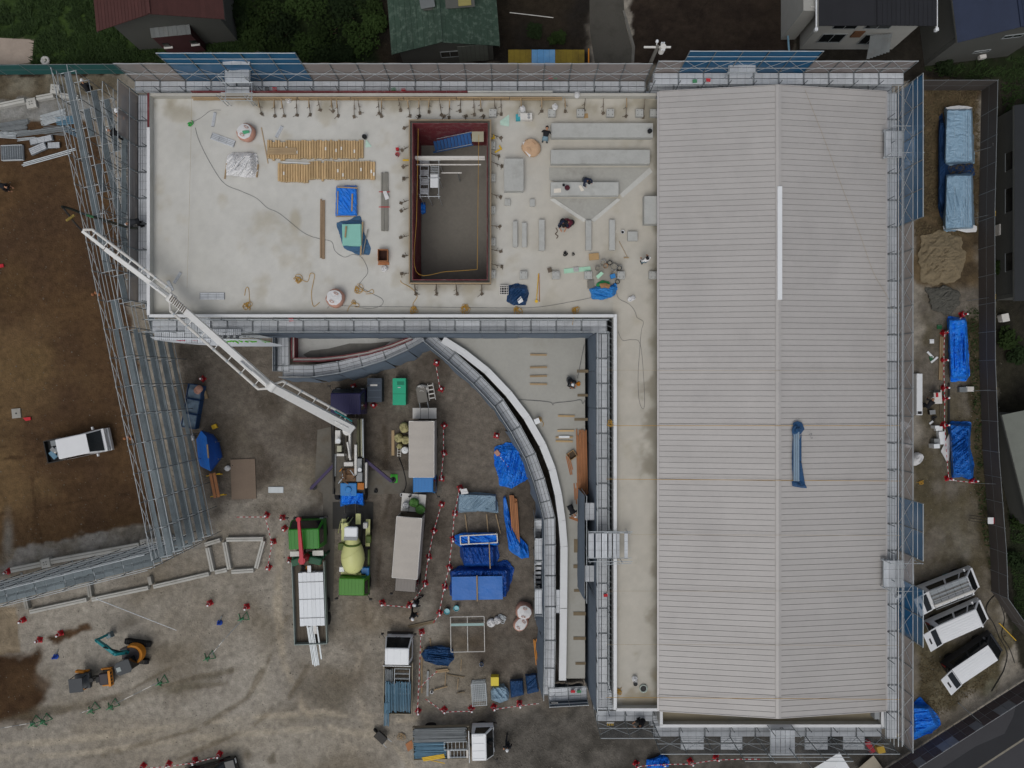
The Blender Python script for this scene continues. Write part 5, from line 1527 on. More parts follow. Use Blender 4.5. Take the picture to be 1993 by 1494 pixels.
# bundle on the ribbed roof
t = thing('net_bundle', 'long blue net bundle of roofing strips lying on the ribbed roof', 'bundle', W(1550, 884, 9.0))
def NBp(x, y, z): return W(x, y, z) - Vector(t.location)
for i, x in enumerate((1546, 1549.5, 1553)):
    p0, p1 = NBp(x, 838, 9.1), NBp(x, 936, 9.1)
    box(t, 'metal_strip', (p0 + p1) / 2 + Vector((0, 0, .03 * i)), (.1, (p0 - p1).length, .05), mat('strip_metal', '#7f93a4', .4, .2))
def netpiece(poly, sd, h):
    cx = sum(p[0] for p in poly) / len(poly); cy = sum(p[1] for p in poly) / len(poly)
    b = MB(); P = []
    for i in range(9):
        P.append([NBp(cx + ray_r((cx, cy), 2 * math.pi * (j % 40) / 40, poly) * i / 8 * math.cos(2 * math.pi * j / 40), cy + ray_r((cx, cy), 2 * math.pi * (j % 40) / 40, poly) * i / 8 * math.sin(2 * math.pi * j / 40),
                      9.06 + h * (1 - i / 9) * float(fbm(i * .6 + j * .35, sd, sd, 3))) for j in range(41)])
    b.grid(P); b.build('net', mat('deep_blue_net', '#20486f', .75, 0, .2, 3, 12, .03, alpha=.93), t)
netpiece([(1544, 822), (1552, 819), (1561, 822), (1566, 835), (1558, 845), (1543, 850), (1541, 838)], 2, .4)
netpiece([(1541, 936), (1552, 934), (1564, 937), (1572, 950), (1558, 949), (1542, 946)], 5, .3)
netpiece([(1554, 846), (1560, 842), (1559, 900), (1566, 925), (1572, 948), (1555, 940), (1554, 890)], 8, .16)
netpiece([(1542, 842), (1545, 842), (1544, 938), (1541, 938)], 11, .1)
t2 = rope('small loop of wire dropped beside the net bundle', [(1574, 846), (1580, 843), (1578, 850), (1582, 852), (1578, 853)], 9.0, .012, CABLE, 'wire', 'wire')
# canopy things
for i, (x, y, w_) in enumerate([(1048, 690, 32), (1048, 715, 33), (1048, 732, 33), (1048, 747, 33), (1102, 809, 32), (1101, 838, 32), (1098, 851, 33), (1098, 858, 33)]):
    timber([ordinal(i) + ' thin timber from the north lying across the canopy'][0], x - w_ / 2, y, x + w_ / 2, y + R.uniform(-.8, .8), 3.6, .12, .1, KRAFT if i > 3 else TIMBER, 1, group='timbers across the canopy')
timber('long bundle of reddish boards at the east side of the canopy', 1131, 839, 1134, 960, 3.6, .075, .07, TIMBER_R, 8, .015, layers=2, jit=.35)
timber('loose reddish boards lying west of the long board bundle', 1104, 884, 1113, 922, 3.6, .07, .05, TIMBER_R, 3, .03, jit=.2)
timber('loose reddish boards scattered at the foot of the long board bundle', 1120, 942, 1122, 978, 3.6, .07, .05, TIMBER_R, 3, .02, jit=.25)
timber('short reddish boards south of the worker on the canopy', 1109, 1006, 1127, 1013, 3.6, .08, .06, TIMBER_R, 2, .01)
crate('open cardboard box tilted among the reddish boards', 1113, 886, 3.6, .55, .5, .3, .6, mat('cardboard'), mat('box_dark', '#4a3c2a'), 'cardboard_box', 'box', lid=False)
crate('white foam block between the thin timbers on the canopy', 1098, 850, 3.6, .7, .14, .12, 0, WHITE, name='foam_block')
t = thing('white_pot', 'white square pot on the coping of the curved canopy', 'pot', W(1045, 819, 4.05), .4)
b = MB(); b.box((0, 0, .14), (.3, .3, .28), taper=1.1); b.build('pot_body', WHITE, t)
box(t, 'pot_rim', (0, 0, .29), (.35, .35, .03), WHITE)
crate('dark tool chest beside the person-high slate sheet on the canopy', 1114, 748, 3.6, .35, .55, .3, .05, mat('tool_chest', '#3a4046', .5), name='tool_chest', cat='tool chest')
coil('orange and black cord reel beside the dark tool chest', 1125, 748, 3.6, 4.5, 4, ORANGE, .03, 5, name='cord_reel', cat='cord reel')
# ---------------------------------------------------------------- neighbours, fences, foundations, vegetation
RTILE_R = mat('red_roof_tile', '#4a2d2a', .7, 0, .15, 1.5, 10, .1)
RTILE_G = mat('green_roof_sheet', '#33463a', .6, 0, .15, 1, 8, .08, dirt='#6f7f73', dscale=3.0, damt=.6)
RTILE_K = mat('black_roof_tile', '#25262a', .6, 0, .12, 1.5, 12, .06)
RTILE_N = mat('navy_roof_tile', '#2a3348', .55, 0, .12, 1.5, 12, .06)
HWALL = mat('house_wall_grey', '#565753', .85, 0, .1, .8, 8); HWALL_W = mat('house_wall_white', '#a5a5a0', .8, 0, .08); HWALL_R = mat('red_brown_boards', '#45282a', .8, 0, .15, 1, 12, .05)
TIN = mat('tin_sheet', '#6d7171', .5, .2, .15, 1.2, 9, .08, dirt='#5a4c3c', damt=.5)
WFRAME = mat('window_frame', '#8e9394', .5)

def gable_house(label, origin, rz, w, d, ze, zr, roofm, wallm, course=.3, over=.5, along='y', wins=(), xr=.5, name='house'):
    """front wall on local y = 0, house reaches back to y = d; ridge along y; roof laid in courses"""
    t = thing(name, label, 'house', origin, rz)
    W2 = w / 2
    xp = -W2 + w * xr
    b = MB(); b.box((0, .15, ze / 2), (w, .3, ze)); b.add([(-W2, 0, ze), (W2, 0, ze), (xp, 0, zr), (-W2, .3, ze), (W2, .3, ze), (xp, .3, zr)], [(0, 1, 2), (5, 4, 3), (0, 3, 4, 1), (1, 4, 5, 2), (2, 5, 3, 0)]); b.build('wall', wallm, t)
    for s in (-1, 1):
        box(t, 'wall', (s * (W2 - .15), d / 2 + .16, ze / 2), (.3, d - .32, ze), wallm)
    rf = link('roof', None, t)
    for s in (-1, 1):
        xe = s * (W2 + over)
        run = abs(xe - xp)
        sl = (zr - ze) / (abs(s * W2 - xp) or 1)
        a = math.atan(sl); Ls = run / math.cos(a)
        n = max(2, round(Ls / course))
        for i in range(n):
            f = (i + .5) / n
            x = xp + (xe - xp) * f; z = zr + .06 - sl * abs(x - xp)
            link('roof_course', unit('box', roofm), rf, Matrix.Translation((x, (d - over) / 2, z)) @ Matrix.Rotation(s * (a + .07), 4, 'Y') @ Matrix.Diagonal((Ls / n + .02, d + over, .05, 1)))
        box(rf, 'eave_board', (xe, (d - over) / 2, zr - sl * run - .05), (.05, d + over, .14), wallm)
    box(rf, 'ridge', (xp, (d - over) / 2, zr + .12), (.2, d + over, .08), roofm)
    for (x, z, ww, hh_) in wins:
        wo_ = link('window', None, t, Matrix.Translation((x, -.01, z)))
        box(wo_, 'pane', (0, 0, 0), (ww, .04, hh_), GLASS)
        for s in (-1, 1):
            box(wo_, 'frame', (s * ww / 2, -.01, 0), (.06, .06, hh_ + .06), WFRAME); box(wo_, 'frame', (0, -.01, s * hh_ / 2), (ww, .06, .06), WFRAME)
        box(wo_, 'frame', (0, -.012, 0), (.04, .05, hh_), WFRAME)
    return t
h1 = gable_house('dark red roofed house with boarded annex at the top left', (-23.1, 24.2, 0), rad(5.5), 7.0, 9, 5, 6.35, RTILE_R, HWALL, .28, .7)
an = link('annex', None, h1)
box(an, 'annex_wall', (-.1, -.1, 1.5), (2.6, .9, 3.0), HWALL_R)
for i in range(9):
    box(an, 'tin_strip', (-1.26 + i * .3, -.05, 3.12 + .012 * (i % 2)), (.29, 1.15, .03), TIN, E=(rad(12), 0, 0))
for x in (-.95, .95):
    wn_ = link('annex_window', None, an, Matrix.Translation((x, -.57, 1.7)))
    box(wn_, 'pane', (0, 0, 0), (.45, .04, .5), GLASS); box(wn_, 'sill', (0, -.05, -.3), (.6, .14, .06), WHITE_D)
h2 = gable_house('moss-green sheet roofed house with weathered seams at the top', (-4.5, 22.95, 0), rad(4.5), 6.4, 9, 3.4, 4.5, RTILE_G, HWALL, .42, .45, wins=((.2, 1.6, 1.3, .9),), xr=.47)
for i in range(7):
    box(h2, 'front_panel', (.9 + i * .3, -.06, 1.5), (.28, .05, 2.6), mat('grey_corrugated', '#6c7069', .7))
u2 = link('upper_roof', None, h2)
for i in range(8):
    box(u2, 'roof_sheet', (-1.4 + i * .56, 3.5, 4.95 - .06 * abs(i - 3.5)), (.54, 1.4, .05), mat('pale_blue_rust', '#7395a0', .6, 0, .1, 2, 8, .08, dirt='#8a7440', damt=.7))
box(u2, 'side_panel', (-.9, 2.15, 4.75), (.95, .7, .05), TIN, .1); box(u2, 'side_panel', (1.55, 2.15, 4.5), (.85, .55, .05), mat('yellowed_sheet', '#8a8350', .7))
box(u2, 'dark_deck', (.5, 2.3, 4.42), (3.4, 1.0, .05), HWALL)
h3 = gable_house('black roofed house with white window bands at the top right', (23.9, 23.95, 0), rad(0), 6.6, 9, 4.9, 4.95, RTILE_K, HWALL_W, .3, .55, wins=((-1.6, 3.9, 1.6, 1.1), (-1.8, 1.9, 1.6, 1.3), (.6, 3.9, 1.7, 1.0), (1.0, 1.7, 1.3, 1.5)))
for s in (-1, 1):
    tube(h3, 'gutter', (s * 3.95, -.75, 4.8), (s * 3.95, 7, 4.8), .06, WHITE); box(h3, 'gutter_hopper', (s * 3.95, -.7, 4.72), (.2, .2, .25), WHITE)
box(h3, 'side_block', (-4.15, 2.2, 2.2), (1.0, 3.0, 4.4), HWALL_W)
box(h3, 'balcony_rail', (-3.9, 2.0, 4.5), (.05, 2.4, .05), WHITE_D); box(h3, 'balcony_rail', (-3.9, .9, 4.5), (.6, .05, .05), WHITE_D)
for i in range(7):
    box(h3, 'lean_to_strip', (.55 + i * .22, -.95 + .05 * i, 2.6), (.21, 1.5 - .05 * i, .03), TIN, E=(rad(14), 0, rad(-4)))
box(h3, 'door_panel', (-.3, -.06, 2.6), (.7, .06, .9), mat('brown_panel', '#6a4a33', .8))
h4 = gable_house('navy tiled house with grey walls in the top right corner', (32.5, 23.1, 0), rad(7), 6.0, 9, 4.8, 6.1, RTILE_N, HWALL, .27, .3, wins=((.9, 3.9, 1.3, .45), (.1, 1.7, 1.1, .3)))
box(h4, 'wall_box', (.6, -.15, .9), (.45, .25, .3), WHITE_D)
h5 = gable_house('low dark roofed house behind the east fence', (36.9, 6.0, 0), 0, 4.6, 13, 2.8, 3.7, mat('charcoal_roof', '#25282b', .6, 0, .12, 1.5, 12, .06), HWALL, .26, .35)
for i, (y, ww) in enumerate([(9.5, 1.2), (6.8, 1.6), (2.5, 1.2)]):
    w5 = link('window', None, h5, Matrix.Translation((-2.31, y, 1.7)))
    box(w5, 'pane', (0, 0, 0), (.04, ww, 1.0), GLASS); box(w5, 'frame', (-.02, 0, .5), (.06, ww + .1, .06), WFRAME); box(w5, 'frame', (-.02, 0, -.5), (.06, ww + .1, .06), WFRAME)
crate('white air conditioner box outside the low dark house', 1949, 446, 0, .3, .75, .6, 0, WHITE_D, name='air_conditioner', cat='air conditioner')
crate('pale round-edged box outside the low dark house', 1957, 618, 0, .5, .55, .6, .2, WHITE_D, name='storage_box', cat='box', bev=.1)
h6 = gable_house('grey corrugated roofed shed at the right edge', (38.2, -9.2, 0), rad(14), 5, 8, 2.5, 3.2, mat('grey_corrugated'), HWALL, .24, .3, name='shed')
# yellow and blue sheet shed behind the north scaffold
ys = thing('sheet_shed', 'long low shed of rusty yellow sheets with one blue panel', 'shed', W(1068, 112, 2.0) - Vector((0, 0, 2)))
YR = mat('rusty_yellow', '#7d6c22', .7, 0, .2, 1.5, 8, .08, dirt='#4c3a1a', damt=.6)
for i in range(13):
    x = -2.6 + i * .405
    m_ = mat('sky_panel', '#5b93c4', .5, 0, .1, 2, 8, .04, dirt='#8fb2cc', damt=.5) if 4 <= i <= 7 else YR
    box(ys, 'roof_sheet', (x, 0, 2.0 + .01 * (i % 2)), (.395, 1.1, .04), m_)
    box(ys, 'wall_sheet', (x, -.52, 1.0), (.395, .04, 1.95), YR)
tube(ys, 'edge_pole', (2.75, -.5, 2.05), (2.75, .6, 2.05), .05, ORANGE)
rope('white pole sticking out beside the green roofed house', [(992, 24), (1035, 29), (1077, 34)], 3.0, .025, WHITE_D, 'pole', 'pole')
up = thing('utility_pole', 'utility pole with crossarm and transformer behind the north scaffold', 'utility pole', (W(1280, 90, 11.3).x, W(1280, 90, 11.3).y, 0))
b = MB(); b.tube((0, 0, 0), (0, 0, 11.3), .16, n=12, r2=.1); b.build('pole_shaft', CONC_D, up)
box(up, 'crossarm', (0, 0, 11.2), (1.55, .09, .09), WHITE_D)
tube(up, 'transformer', (.32, -.02, 10.6), (.32, -.02, 11.35), .17, WHITE_D, 'disc')
for x in (.22, .3, .38):
    for y in (-.22, .22):
        tube(up, 'insulator', (x, y * .6, 11.2), (x, y, 11.35), .035, WHITE)
tube(up, 'lamp_arm', (-.05, 0, 11.2), (-.05, .3, 11.4), .03, WHITE_D); b = MB(); b.lathe([(.01, -.15), (.09, -.05), (.09, .05), (.03, .16)], 10, (-.05, .25, 11.4)); b.build('lamp', WHITE, up)
rope('pale blue pipe running along the field edge by the black roofed house', [(1528, -5), (1531, 40), (1534, 75), (1536, 102)], .6, .07, mat('pale_blue_pipe', '#7fa6bb', .4), 'pipe', 'pipe')

# fences
def fence(label, pts, h, panelm, postm=PIPE_DK, step=1.85, name='mesh_fence', ry=0, thick=.03):
    o0 = pts[0]
    t = thing(name, label, 'fence', (o0.x, o0.y, 0))
    loc = [Vector((p.x - o0.x, p.y - o0.y, 0)) for p in pts]
    for i in range(len(loc) - 1):
        a, c = loc[i], loc[i + 1]; d = c - a; n = max(1, round(d.length / step)); rz = math.atan2(d.y, d.x)
        for q in range(n):
            p = a + d * (q / n); m_ = a + d * ((q + .5) / n)
            tube(t, 'post', p, p + Vector((0, 0, h + .05)), .03, postm)
            box(t, 'mesh_panel', m_ + Vector((0, 0, h / 2 + .03 + ry)), (d.length / n - .02, thick, h - .06), panelm, rz)
        for z in (h, h * .5):
            tube(t, 'rail', a + Vector((0, 0, z)), c + Vector((0, 0, z)), .022, postm)
    return t
TEAL = mat('teal_mesh', '#2c5f5d', .8, 0, .14, .8, 10, .06, alpha=.9); DKM = mat('dark_fence_mesh', '#544f4c', .8, 0, .12, .8, 10, .05, alpha=.9)
fence('teal mesh fence along the grass north of the soil plot', [Vector((-42, 22.1, 0)), Vector((-26.4, 22.2, 0))], 1.75, TEAL)
fence('dark mesh hoarding closing the north end of the east strip', [W(1797, 155, 2), W(1943, 155, 2)], 1.95, DKM)
fe = fence('long dark mesh hoarding along the east boundary', [W(1943, 155, 2), W(1937, 420, 2), W(1938, 700, 2), W(1945, 880, 2), W(1960, 1077, 2), W(1963, 1165, 2), W(2005, 1225, 2), W(2060, 1290, 2)], 1.95, DKM)
for i, (x, y) in enumerate([(1930, 286), (1930, 417), (1930, 578), (1932, 758), (1941, 941)]):
    t = thing('warning_sign', ordinal(i) + ' small white sign with yellow teeth from the north on the east hoarding', 'sign', W(x, y, 1.3), 0, 'signs on the east hoarding')
    box(t, 'sign_board', (0, 0, 0), (.03, .42, .6), WHITE_D, E=(0, rad(-12), 0))
    for j in range(4):
        box(t, 'yellow_tooth', (.06, -.15 + .1 * j, .3), (.1, .05, .02), YELLOW)
    for j in range(3):
        box(t, 'printed_line', (-.022, -.02 + .02 * j, .1 - .12 * j), (.006, .26, .04), CLOTH['navy'], E=(0, rad(-12), 0))
    tube(t, 'stay', (0, 0, .2), (-1.0, -.12, -1.25), .015, PIPE_DK)
t = thing('warning_sign', 'white board with red edge standing off the east hoarding beside a dark frame', 'sign', W(1928, 1013, 1.0))
box(t, 'sign_board', (0, 0, 0), (.4, .45, .04), WHITE); box(t, 'red_edge', (.22, 0, .003), (.04, .45, .045), RED)
for j in range(3):
    tube(t, 'stay', (-.2, -.2 + .2 * j, 0), (-1.0, -.15 + .2 * j, -.9), .02, BLACK)
# panel fence at the bottom right
fb = thing('panel_fence', 'dark panel fence with pale frame lines along the road at the bottom right', 'fence', W(1700, 1509, 0))
a, c = Vector((0, 0, 0)), W(2040, 1293, 0) - W(1700, 1509, 0)
d = c - a; n = 22; rz = math.atan2(d.y, d.x); st_ = d.length / n
BEDS_ = mat('rail_grey', '#8a8d8f', .6)
PDK = mat('brown_panel_dark', '#5e5556', .95, 0, .15, 2, 10, .12); PGR = mat('grey_panel', '#85878c', .95, 0, .12, 2, 10, .15)
for i in range(n):
    m_ = d * ((i + .5) / n)
    box(fb, 'panel', m_ + Vector((0, 0, .55)), (st_ - .04, .03, .8), PDK, rz)
    box(fb, 'panel', m_ + Vector((0, 0, 1.4)), (st_ - .04, .03, .82), PGR if i % 7 in (0, 1, 4) else PDK, rz)
    tube(fb, 'post', d * (i / n), d * (i / n) + Vector((0, 0, 1.9)), .018, PIPE_DK)
for z in (.12, .98, 1.86):
    tube(fb, 'rail', a + Vector((0, 0, z)), c + Vector((0, 0, z)), .02, BEDS_)
tube(fb, 'stay', d * .55 + Vector((0, 0, 1.5)), d * .55 + Vector((-.9, .9, .1)), .025, PIPE_DK)

# precast foundation beams of the next plot
FBM = mat('foundation_concrete', '#b3b2ac', .85, 0, .12, 1, 9, .05, dirt='#8c877b', dscale=1.2, damt=.5)
FBM_D = mat('foundation_concrete_dull', '#97958e', .85, 0, .12, 1, 9, .05, dirt='#7b766b', dscale=1.2, damt=.6)
def beam(label, x0, y0, x1, y1, w=9, h=.35, m=FBM):
    a, c = W(x0, y0, h), W(x1, y1, h)
    d = c - a
    t = thing('foundation_beam', label, 'foundation beam', ((a.x + c.x) / 2, (a.y + c.y) / 2, 0), math.atan2(d.y, d.x))
    wm = w * kz(h)
    b = MB(); b.box((0, 0, h / 2 - .03), (d.length, wm, h + .06)); b.build('beam_body', m, t, bevel=.02)
    if w >= 8:
        box(t, 'joint_strip', (0, wm * .05, h + .004), (d.length * .97, .035, .012), CONC_D)
    return t
beam('white foundation beam leaving the picture at the upper left', -20, 208, 47, 194)
beam('white foundation beam between the two square footings at the upper left', 70, 190, 103, 184)
beam('white foundation beam running under the oblique scaffold at the upper left', 116, 184, 152, 189)
def footing(label, x, y, s, h=.45, rz=.1, m=FBM):
    t = thing('footing', label, 'footing', (W(x, y, h).x, W(x, y, h).y, 0), rz)
    b = MB(); b.box((0, 0, h / 2 - .03), (s * kz(h), s * kz(h), h + .06)); b.build('footing_block', m, t, bevel=.02)
    for a_ in range(4):
        tube(t, 'anchor_bolt', (.13 * math.cos(a_ * 1.571 + .8), .13 * math.sin(a_ * 1.571 + .8), h), (.13 * math.cos(a_ * 1.571 + .8), .13 * math.sin(a_ * 1.571 + .8), h + .1), .02, BOLT)
footing('square white footing standing out at the upper left', 106, 172, 17, .5, -.1)
footing('lower square footing between foundation beams at the upper left', 60, 200, 19, .2, .2)
beam('short foundation beam next to the red cone at the lower left', 20, 1110, 79, 1098, 10)
footing('square footing with bolts in the northern lower-left beam line', 88, 1096, 18, .42, .25)
beam('long foundation beam in the northern lower-left beam line', 97, 1093, 270, 1061, 10)
footing('square footing near the foot of the oblique scaffold', 281, 1057, 16, .4, .25)
beam('foundation beam disappearing under the oblique scaffold', 288, 1054, 330, 1046, 9, m=FBM_D)
beam('westernmost beam of the southern lower-left beam line', 57, 1191, 168, 1167, 8)
beam('middle beam of the southern lower-left beam line', 178, 1167, 288, 1144, 8)
beam('eastern beam of the southern lower-left beam line', 298, 1142, 406, 1117, 8)
beam('short end beam of the southern lower-left beam line', 418, 1114, 441, 1109, 8)
beam('short cross beam at the west end of the southern beam line', 47, 1162, 52, 1186, 8, m=FBM_D)
beam('short cross beam in the middle of the southern beam line', 171, 1136, 175, 1162, 8, m=FBM_D)
beam('short cross beam near the east of the southern beam line', 289, 1122, 293, 1138, 7, m=FBM_D)
beam('north side of the trapezoid foundation frame', 440, 1050, 512, 1049, 8)
beam('east side of the trapezoid foundation frame', 512, 1053, 498, 1106, 8)
beam('south side of the trapezoid foundation frame', 450, 1113, 493, 1110, 8)
beam('west side of the trapezoid foundation frame', 436, 1055, 446, 1108, 8)
beam('beam linking the trapezoid frame to the scaffold', 398, 1060, 428, 1051, 8)
beam('slanted beam west of the trapezoid foundation frame', 403, 1066, 413, 1112, 8)
# curved earth mounds
def mound(label, poly, h, m, name, cat, sd=1, rough=.1):
    return tarp(label, poly, [(sum(p[0] for p in poly) / len(poly) + .35 * (x - sum(p[0] for p in poly) / len(poly)), sum(p[1] for p in poly) / len(poly) + .35 * (y - sum(p[1] for p in poly) / len(poly))) for x, y in poly], h, m, 0, sd, rough, name, cat, skirt=34, na=110, nr=30, edge=.22, smooth=True)
mound('rounded heap of tan sand in the east strip', [(1786, 500), (1795, 462), (1835, 448), (1868, 462), (1877, 500), (1868, 540), (1835, 558), (1798, 548)], .28, mat('tan_sand', '#7c705a', .95, 0, .2, 1.5, 8, 0, bump=.05, bscale=7), 'sand_pile', 'sand pile', 4, .1)
mound('dark gravel heap south of the sand heap', [(1800, 562), (1835, 555), (1866, 568), (1868, 595), (1848, 612), (1815, 602)], .3, mat('dark_gravel', '#56554f', .9, 0, .3, 4, 14, 0, bump=.06, bscale=12), 'gravel_pile', 'gravel pile', 8, .06)

# vegetation
def leaf_mat(n, hx): return mat(n, hx, .9, 0, .4, 1.2, 9, .2, spec=.05)
def shrub(label, px, py, r, h, m, sd, n=420, leaf=.16):
    q = random.Random(sd)
    c = W(px, py, h * .5)
    t = thing('shrub', label, 'shrub', (c.x, c.y, 0), 0, 'shrubs of the dark thicket' if 'thicket' in label else None)
    b = MB()
    lob = [(q.uniform(-.55, .55) * r, q.uniform(-.55, .55) * r, h * q.uniform(.45, .8), r * q.uniform(.4, .62)) for _ in range(6)]
    for i in range(n):
        lx, ly, lz, lr = q.choice(lob)
        u = Vector((q.gauss(0, 1), q.gauss(0, 1), q.gauss(0, .8) + .25)).normalized()
        p = Vector((lx, ly, lz)) + u * lr * q.uniform(.6, 1.05)
        p.z = max(p.z, .1)
        a = q.uniform(0, 6.3); e1 = Vector((math.cos(a), math.sin(a), q.uniform(-.5, .5))) * leaf * q.uniform(.6, 1.3); e2 = Vector((-math.sin(a), math.cos(a), q.uniform(-.5, .5))) * leaf * .5
        b.add([p - e1, p - e2, p + e1, p + e2], [(0, 1, 2, 3)])
    b.build('crown', m, t)
    b = MB()
    for i in range(4):
        b.tube((0, 0, 0), (q.uniform(-.4, .4) * r, q.uniform(-.4, .4) * r, h * .7), .04, 0, 5, .015)
    b.build('trunk', mat('bark', '#4a3d2f', .9), t)
GL1, GL2, GL3 = leaf_mat('leaf_dark', '#29361c'), leaf_mat('leaf_mid', '#324222'), leaf_mat('leaf_deep', '#212c1a')
q = random.Random(11)
for i, (x, y, r) in enumerate([(520, 20, 1.2), (560, 55, 1.3), (600, 15, 1.4), (640, 60, 1.3), (675, 25, 1.4), (590, 95, 1.0), (500, 70, .9), (625, 105, .9), (700, 75, 1.1), (545, 100, .9), (665, 100, .8), (725, 40, 1.0), (715, 10, 1.0), (470, 30, .8)]):
    shrub(ordinal(i) + ' shrub of the dark thicket between the two top-left houses', x, y, r * 1.25, r * .7, [GL1, GL3, GL2][i % 3], 100 + i, 620, .12)
for i, (x, y, r, lab) in enumerate([(1965, 655, .9, 'dark shrub beyond the east hoarding below the low house'), (1980, 690, .8, 'dark shrub at the right edge beyond the east hoarding'), (1943, 520, .5, 'small shrub squeezed between east hoarding and low house'), (1835, 128, .7, 'small shrub at the foot of the navy tiled house'),
                                    (1985, 1010, .8, 'dark shrub on the verge right of the standing white board'), (1975, 1090, .7, 'low shrub on the verge beyond the hoarding bend'), (1085, 75, .6, 'small bush beside the yellow sheet shed'), (1040, 60, .6, 'small bush between green roofed house and yellow sheet shed')]):
    shrub(lab, x, y, r, r, [GL1, GL3][i % 2], 200 + i, 260)
# grass: blades over the lawns and the strip edges
b = MB(); q = random.Random(9)
def blades(poly, n, hgt, spread):
    xs = [p[0] for p in poly]; ys = [p[1] for p in poly]
    px = np.array([q.uniform(min(xs), max(xs)) for _ in range(n)]); py = np.array([q.uniform(min(ys), max(ys)) for _ in range(n)])
    keep = (poly_dist(px, py, poly) < 0) & (fbm(px / 18., py / 18., 5) > .36)
    for x, y in zip(px[keep], py[keep]):
        p = W(x, y, 0)
        a = q.uniform(0, 6.3); e = Vector((math.cos(a), math.sin(a), 0)) * spread * q.uniform(.5, 1.2); s = Vector((-e.y, e.x, 0)).normalized() * spread * .16
        tip = p + e + Vector((0, 0, hgt * q.uniform(.5, 1.2)))
        b.add([p - s, p + s, tip], [(0, 1, 2)])
blades([(0, -10), (480, -10), (490, 120), (62, 126), (70, 72), (-10, 72)], 15000, .28, .3)
blades([(1800, 135), (1995, 110), (1995, 230), (1950, 230), (1948, 150), (1830, 150)], 3000, .25, .25)
blades([(1880, 600), (1905, 600), (1940, 1180), (1905, 1000)], 2600, .2, .2)
blades([(1960, 930), (2000, 930), (2000, 1220), (1975, 1210)], 1600, .22, .22)
tag(b.build('grass', mat('grass_blade', '#2c3f1b', .8, 0, .35, .7, 6, 0)), kind='stuff')
b = MB()
blades([(1780, 170), (1905, 170), (1905, 460), (1780, 460)], 4200, .12, .25)
blades([(1790, 1270), (1850, 1290), (1960, 1230), (1920, 1330), (1790, 1420)], 2600, .12, .2)
tag(b.build('dry_grass', mat('straw', '#5d523c', .9, 0, .3, .9, 8, 0)), kind='stuff')
# loose stones in the yard
b = MB(); q = random.Random(21)
for i in range(3800):
    zone = q.choice([(540, 1040, 670, 1390), (330, 560, 670, 1000), (960, 1200, 1390, 1494), (0, 800, 1120, 1494), (1785, 1950, 560, 1350), (0, 300, 240, 1060)])
    x, y = q.uniform(*zone[:2]), q.uniform(*zone[2:])
    p = W(x, y, 0); s = q.uniform(.015, .045) * (1.5 if q.random() < .06 else 1)
    vs = [p + Vector((s * q.uniform(.7, 1.2) * math.cos(a), s * q.uniform(.7, 1.2) * math.sin(a), 0)) for a in (0, 1.3, 2.5, 3.8, 5.1)] + [p + Vector((0, 0, s * q.uniform(.6, 1)))]
    b.add(vs, [(j, (j + 1) % 5, 5) for j in range(5)])
tag(b.build('gravel', mat('loose_stone', '#6f6a61', .9, 0, .4, 9, 40, 0)), kind='stuff')
# ---------------------------------------------------------------- vehicles (local x points forward, z up)
LAMP = mat('lamp_glass', '#c9cdd0', .2, 0, .05); AMBER = mat('amber_lens', '#b8641c', .3); TAILR = mat('red_lens', '#8e1a1c', .3)
BEDM = mat('truck_bed_floor', '#5b5348', .8, 0, .2, 2, 12, .1); BEDS = mat('bed_side_grey', '#86898a', .5, .1, .1)

def vehicle(name, label, cat, px, py, zref, heading):
    c = W(px, py, zref)
    return thing(name, label, cat, (c.x, c.y, 0), rad(heading))

def wheels(t, xs, w, r=.4, tw=.24, dual=()):
    for x in xs:
        for s in (-1, 1):
            y = s * (w / 2 - tw / 2 - .02)
            b = MB(); b.lathe([(r * .55, -tw / 2), (r * .92, -tw / 2), (r, -tw * .3), (r, tw * .3), (r * .92, tw / 2), (r * .55, tw / 2)], 18, (0, 0, 0), M=Matrix.Rotation(math.pi / 2, 4, 'X'))
            wh = link('wheel', None, t, Matrix.Translation((x, y, r)))
            b.build('tyre', RUBBER, wh)
            b = MB(); b.lathe([(.02, -tw * .3), (r * .55, -tw * .4), (r * .55, tw * .4), (.02, tw * .3)], 12, M=Matrix.Rotation(math.pi / 2, 4, 'X')); b.build('rim', CHROME, wh)

def frustum(b, x0, x1, w, z0, z1, fr, rr, sr, mi=0):
    vs = [(x0, -w / 2, z0), (x1, -w / 2, z0), (x1, w / 2, z0), (x0, w / 2, z0), (x0 + rr, -w / 2 + sr, z1), (x1 - fr, -w / 2 + sr, z1), (x1 - fr, w / 2 - sr, z1), (x0 + rr, w / 2 - sr, z1)]
    b.add(vs, [(0, 3, 2, 1), (4, 5, 6, 7), (0, 1, 5, 4), (1, 2, 6, 5), (2, 3, 7, 6), (3, 0, 4, 7)], mi)
    return vs

def quad_on(vs, a, b_, c, d, u0, u1, v0, v1, off):
    """panel on the quad a-b-c-d (a,b bottom; d,c top) inset to the u,v range and pushed out"""
    A_, B_, C_, D_ = [Vector(vs[i]) for i in (a, b_, c, d)]
    def P(u, v): return A_ * (1 - u) * (1 - v) + B_ * u * (1 - v) + C_ * u * v + D_ * (1 - u) * v
    n = (B_ - A_).cross(D_ - A_).normalized()
    q = [P(u0, v0), P(u1, v0), P(u1, v1), P(u0, v1)]
    m = MB(); m.add([p + n * off for p in q] + [p - n * .01 for p in q], [(0, 1, 2, 3), (0, 4, 5, 1), (1, 5, 6, 2), (2, 6, 7, 3), (3, 7, 4, 0)])
    return m

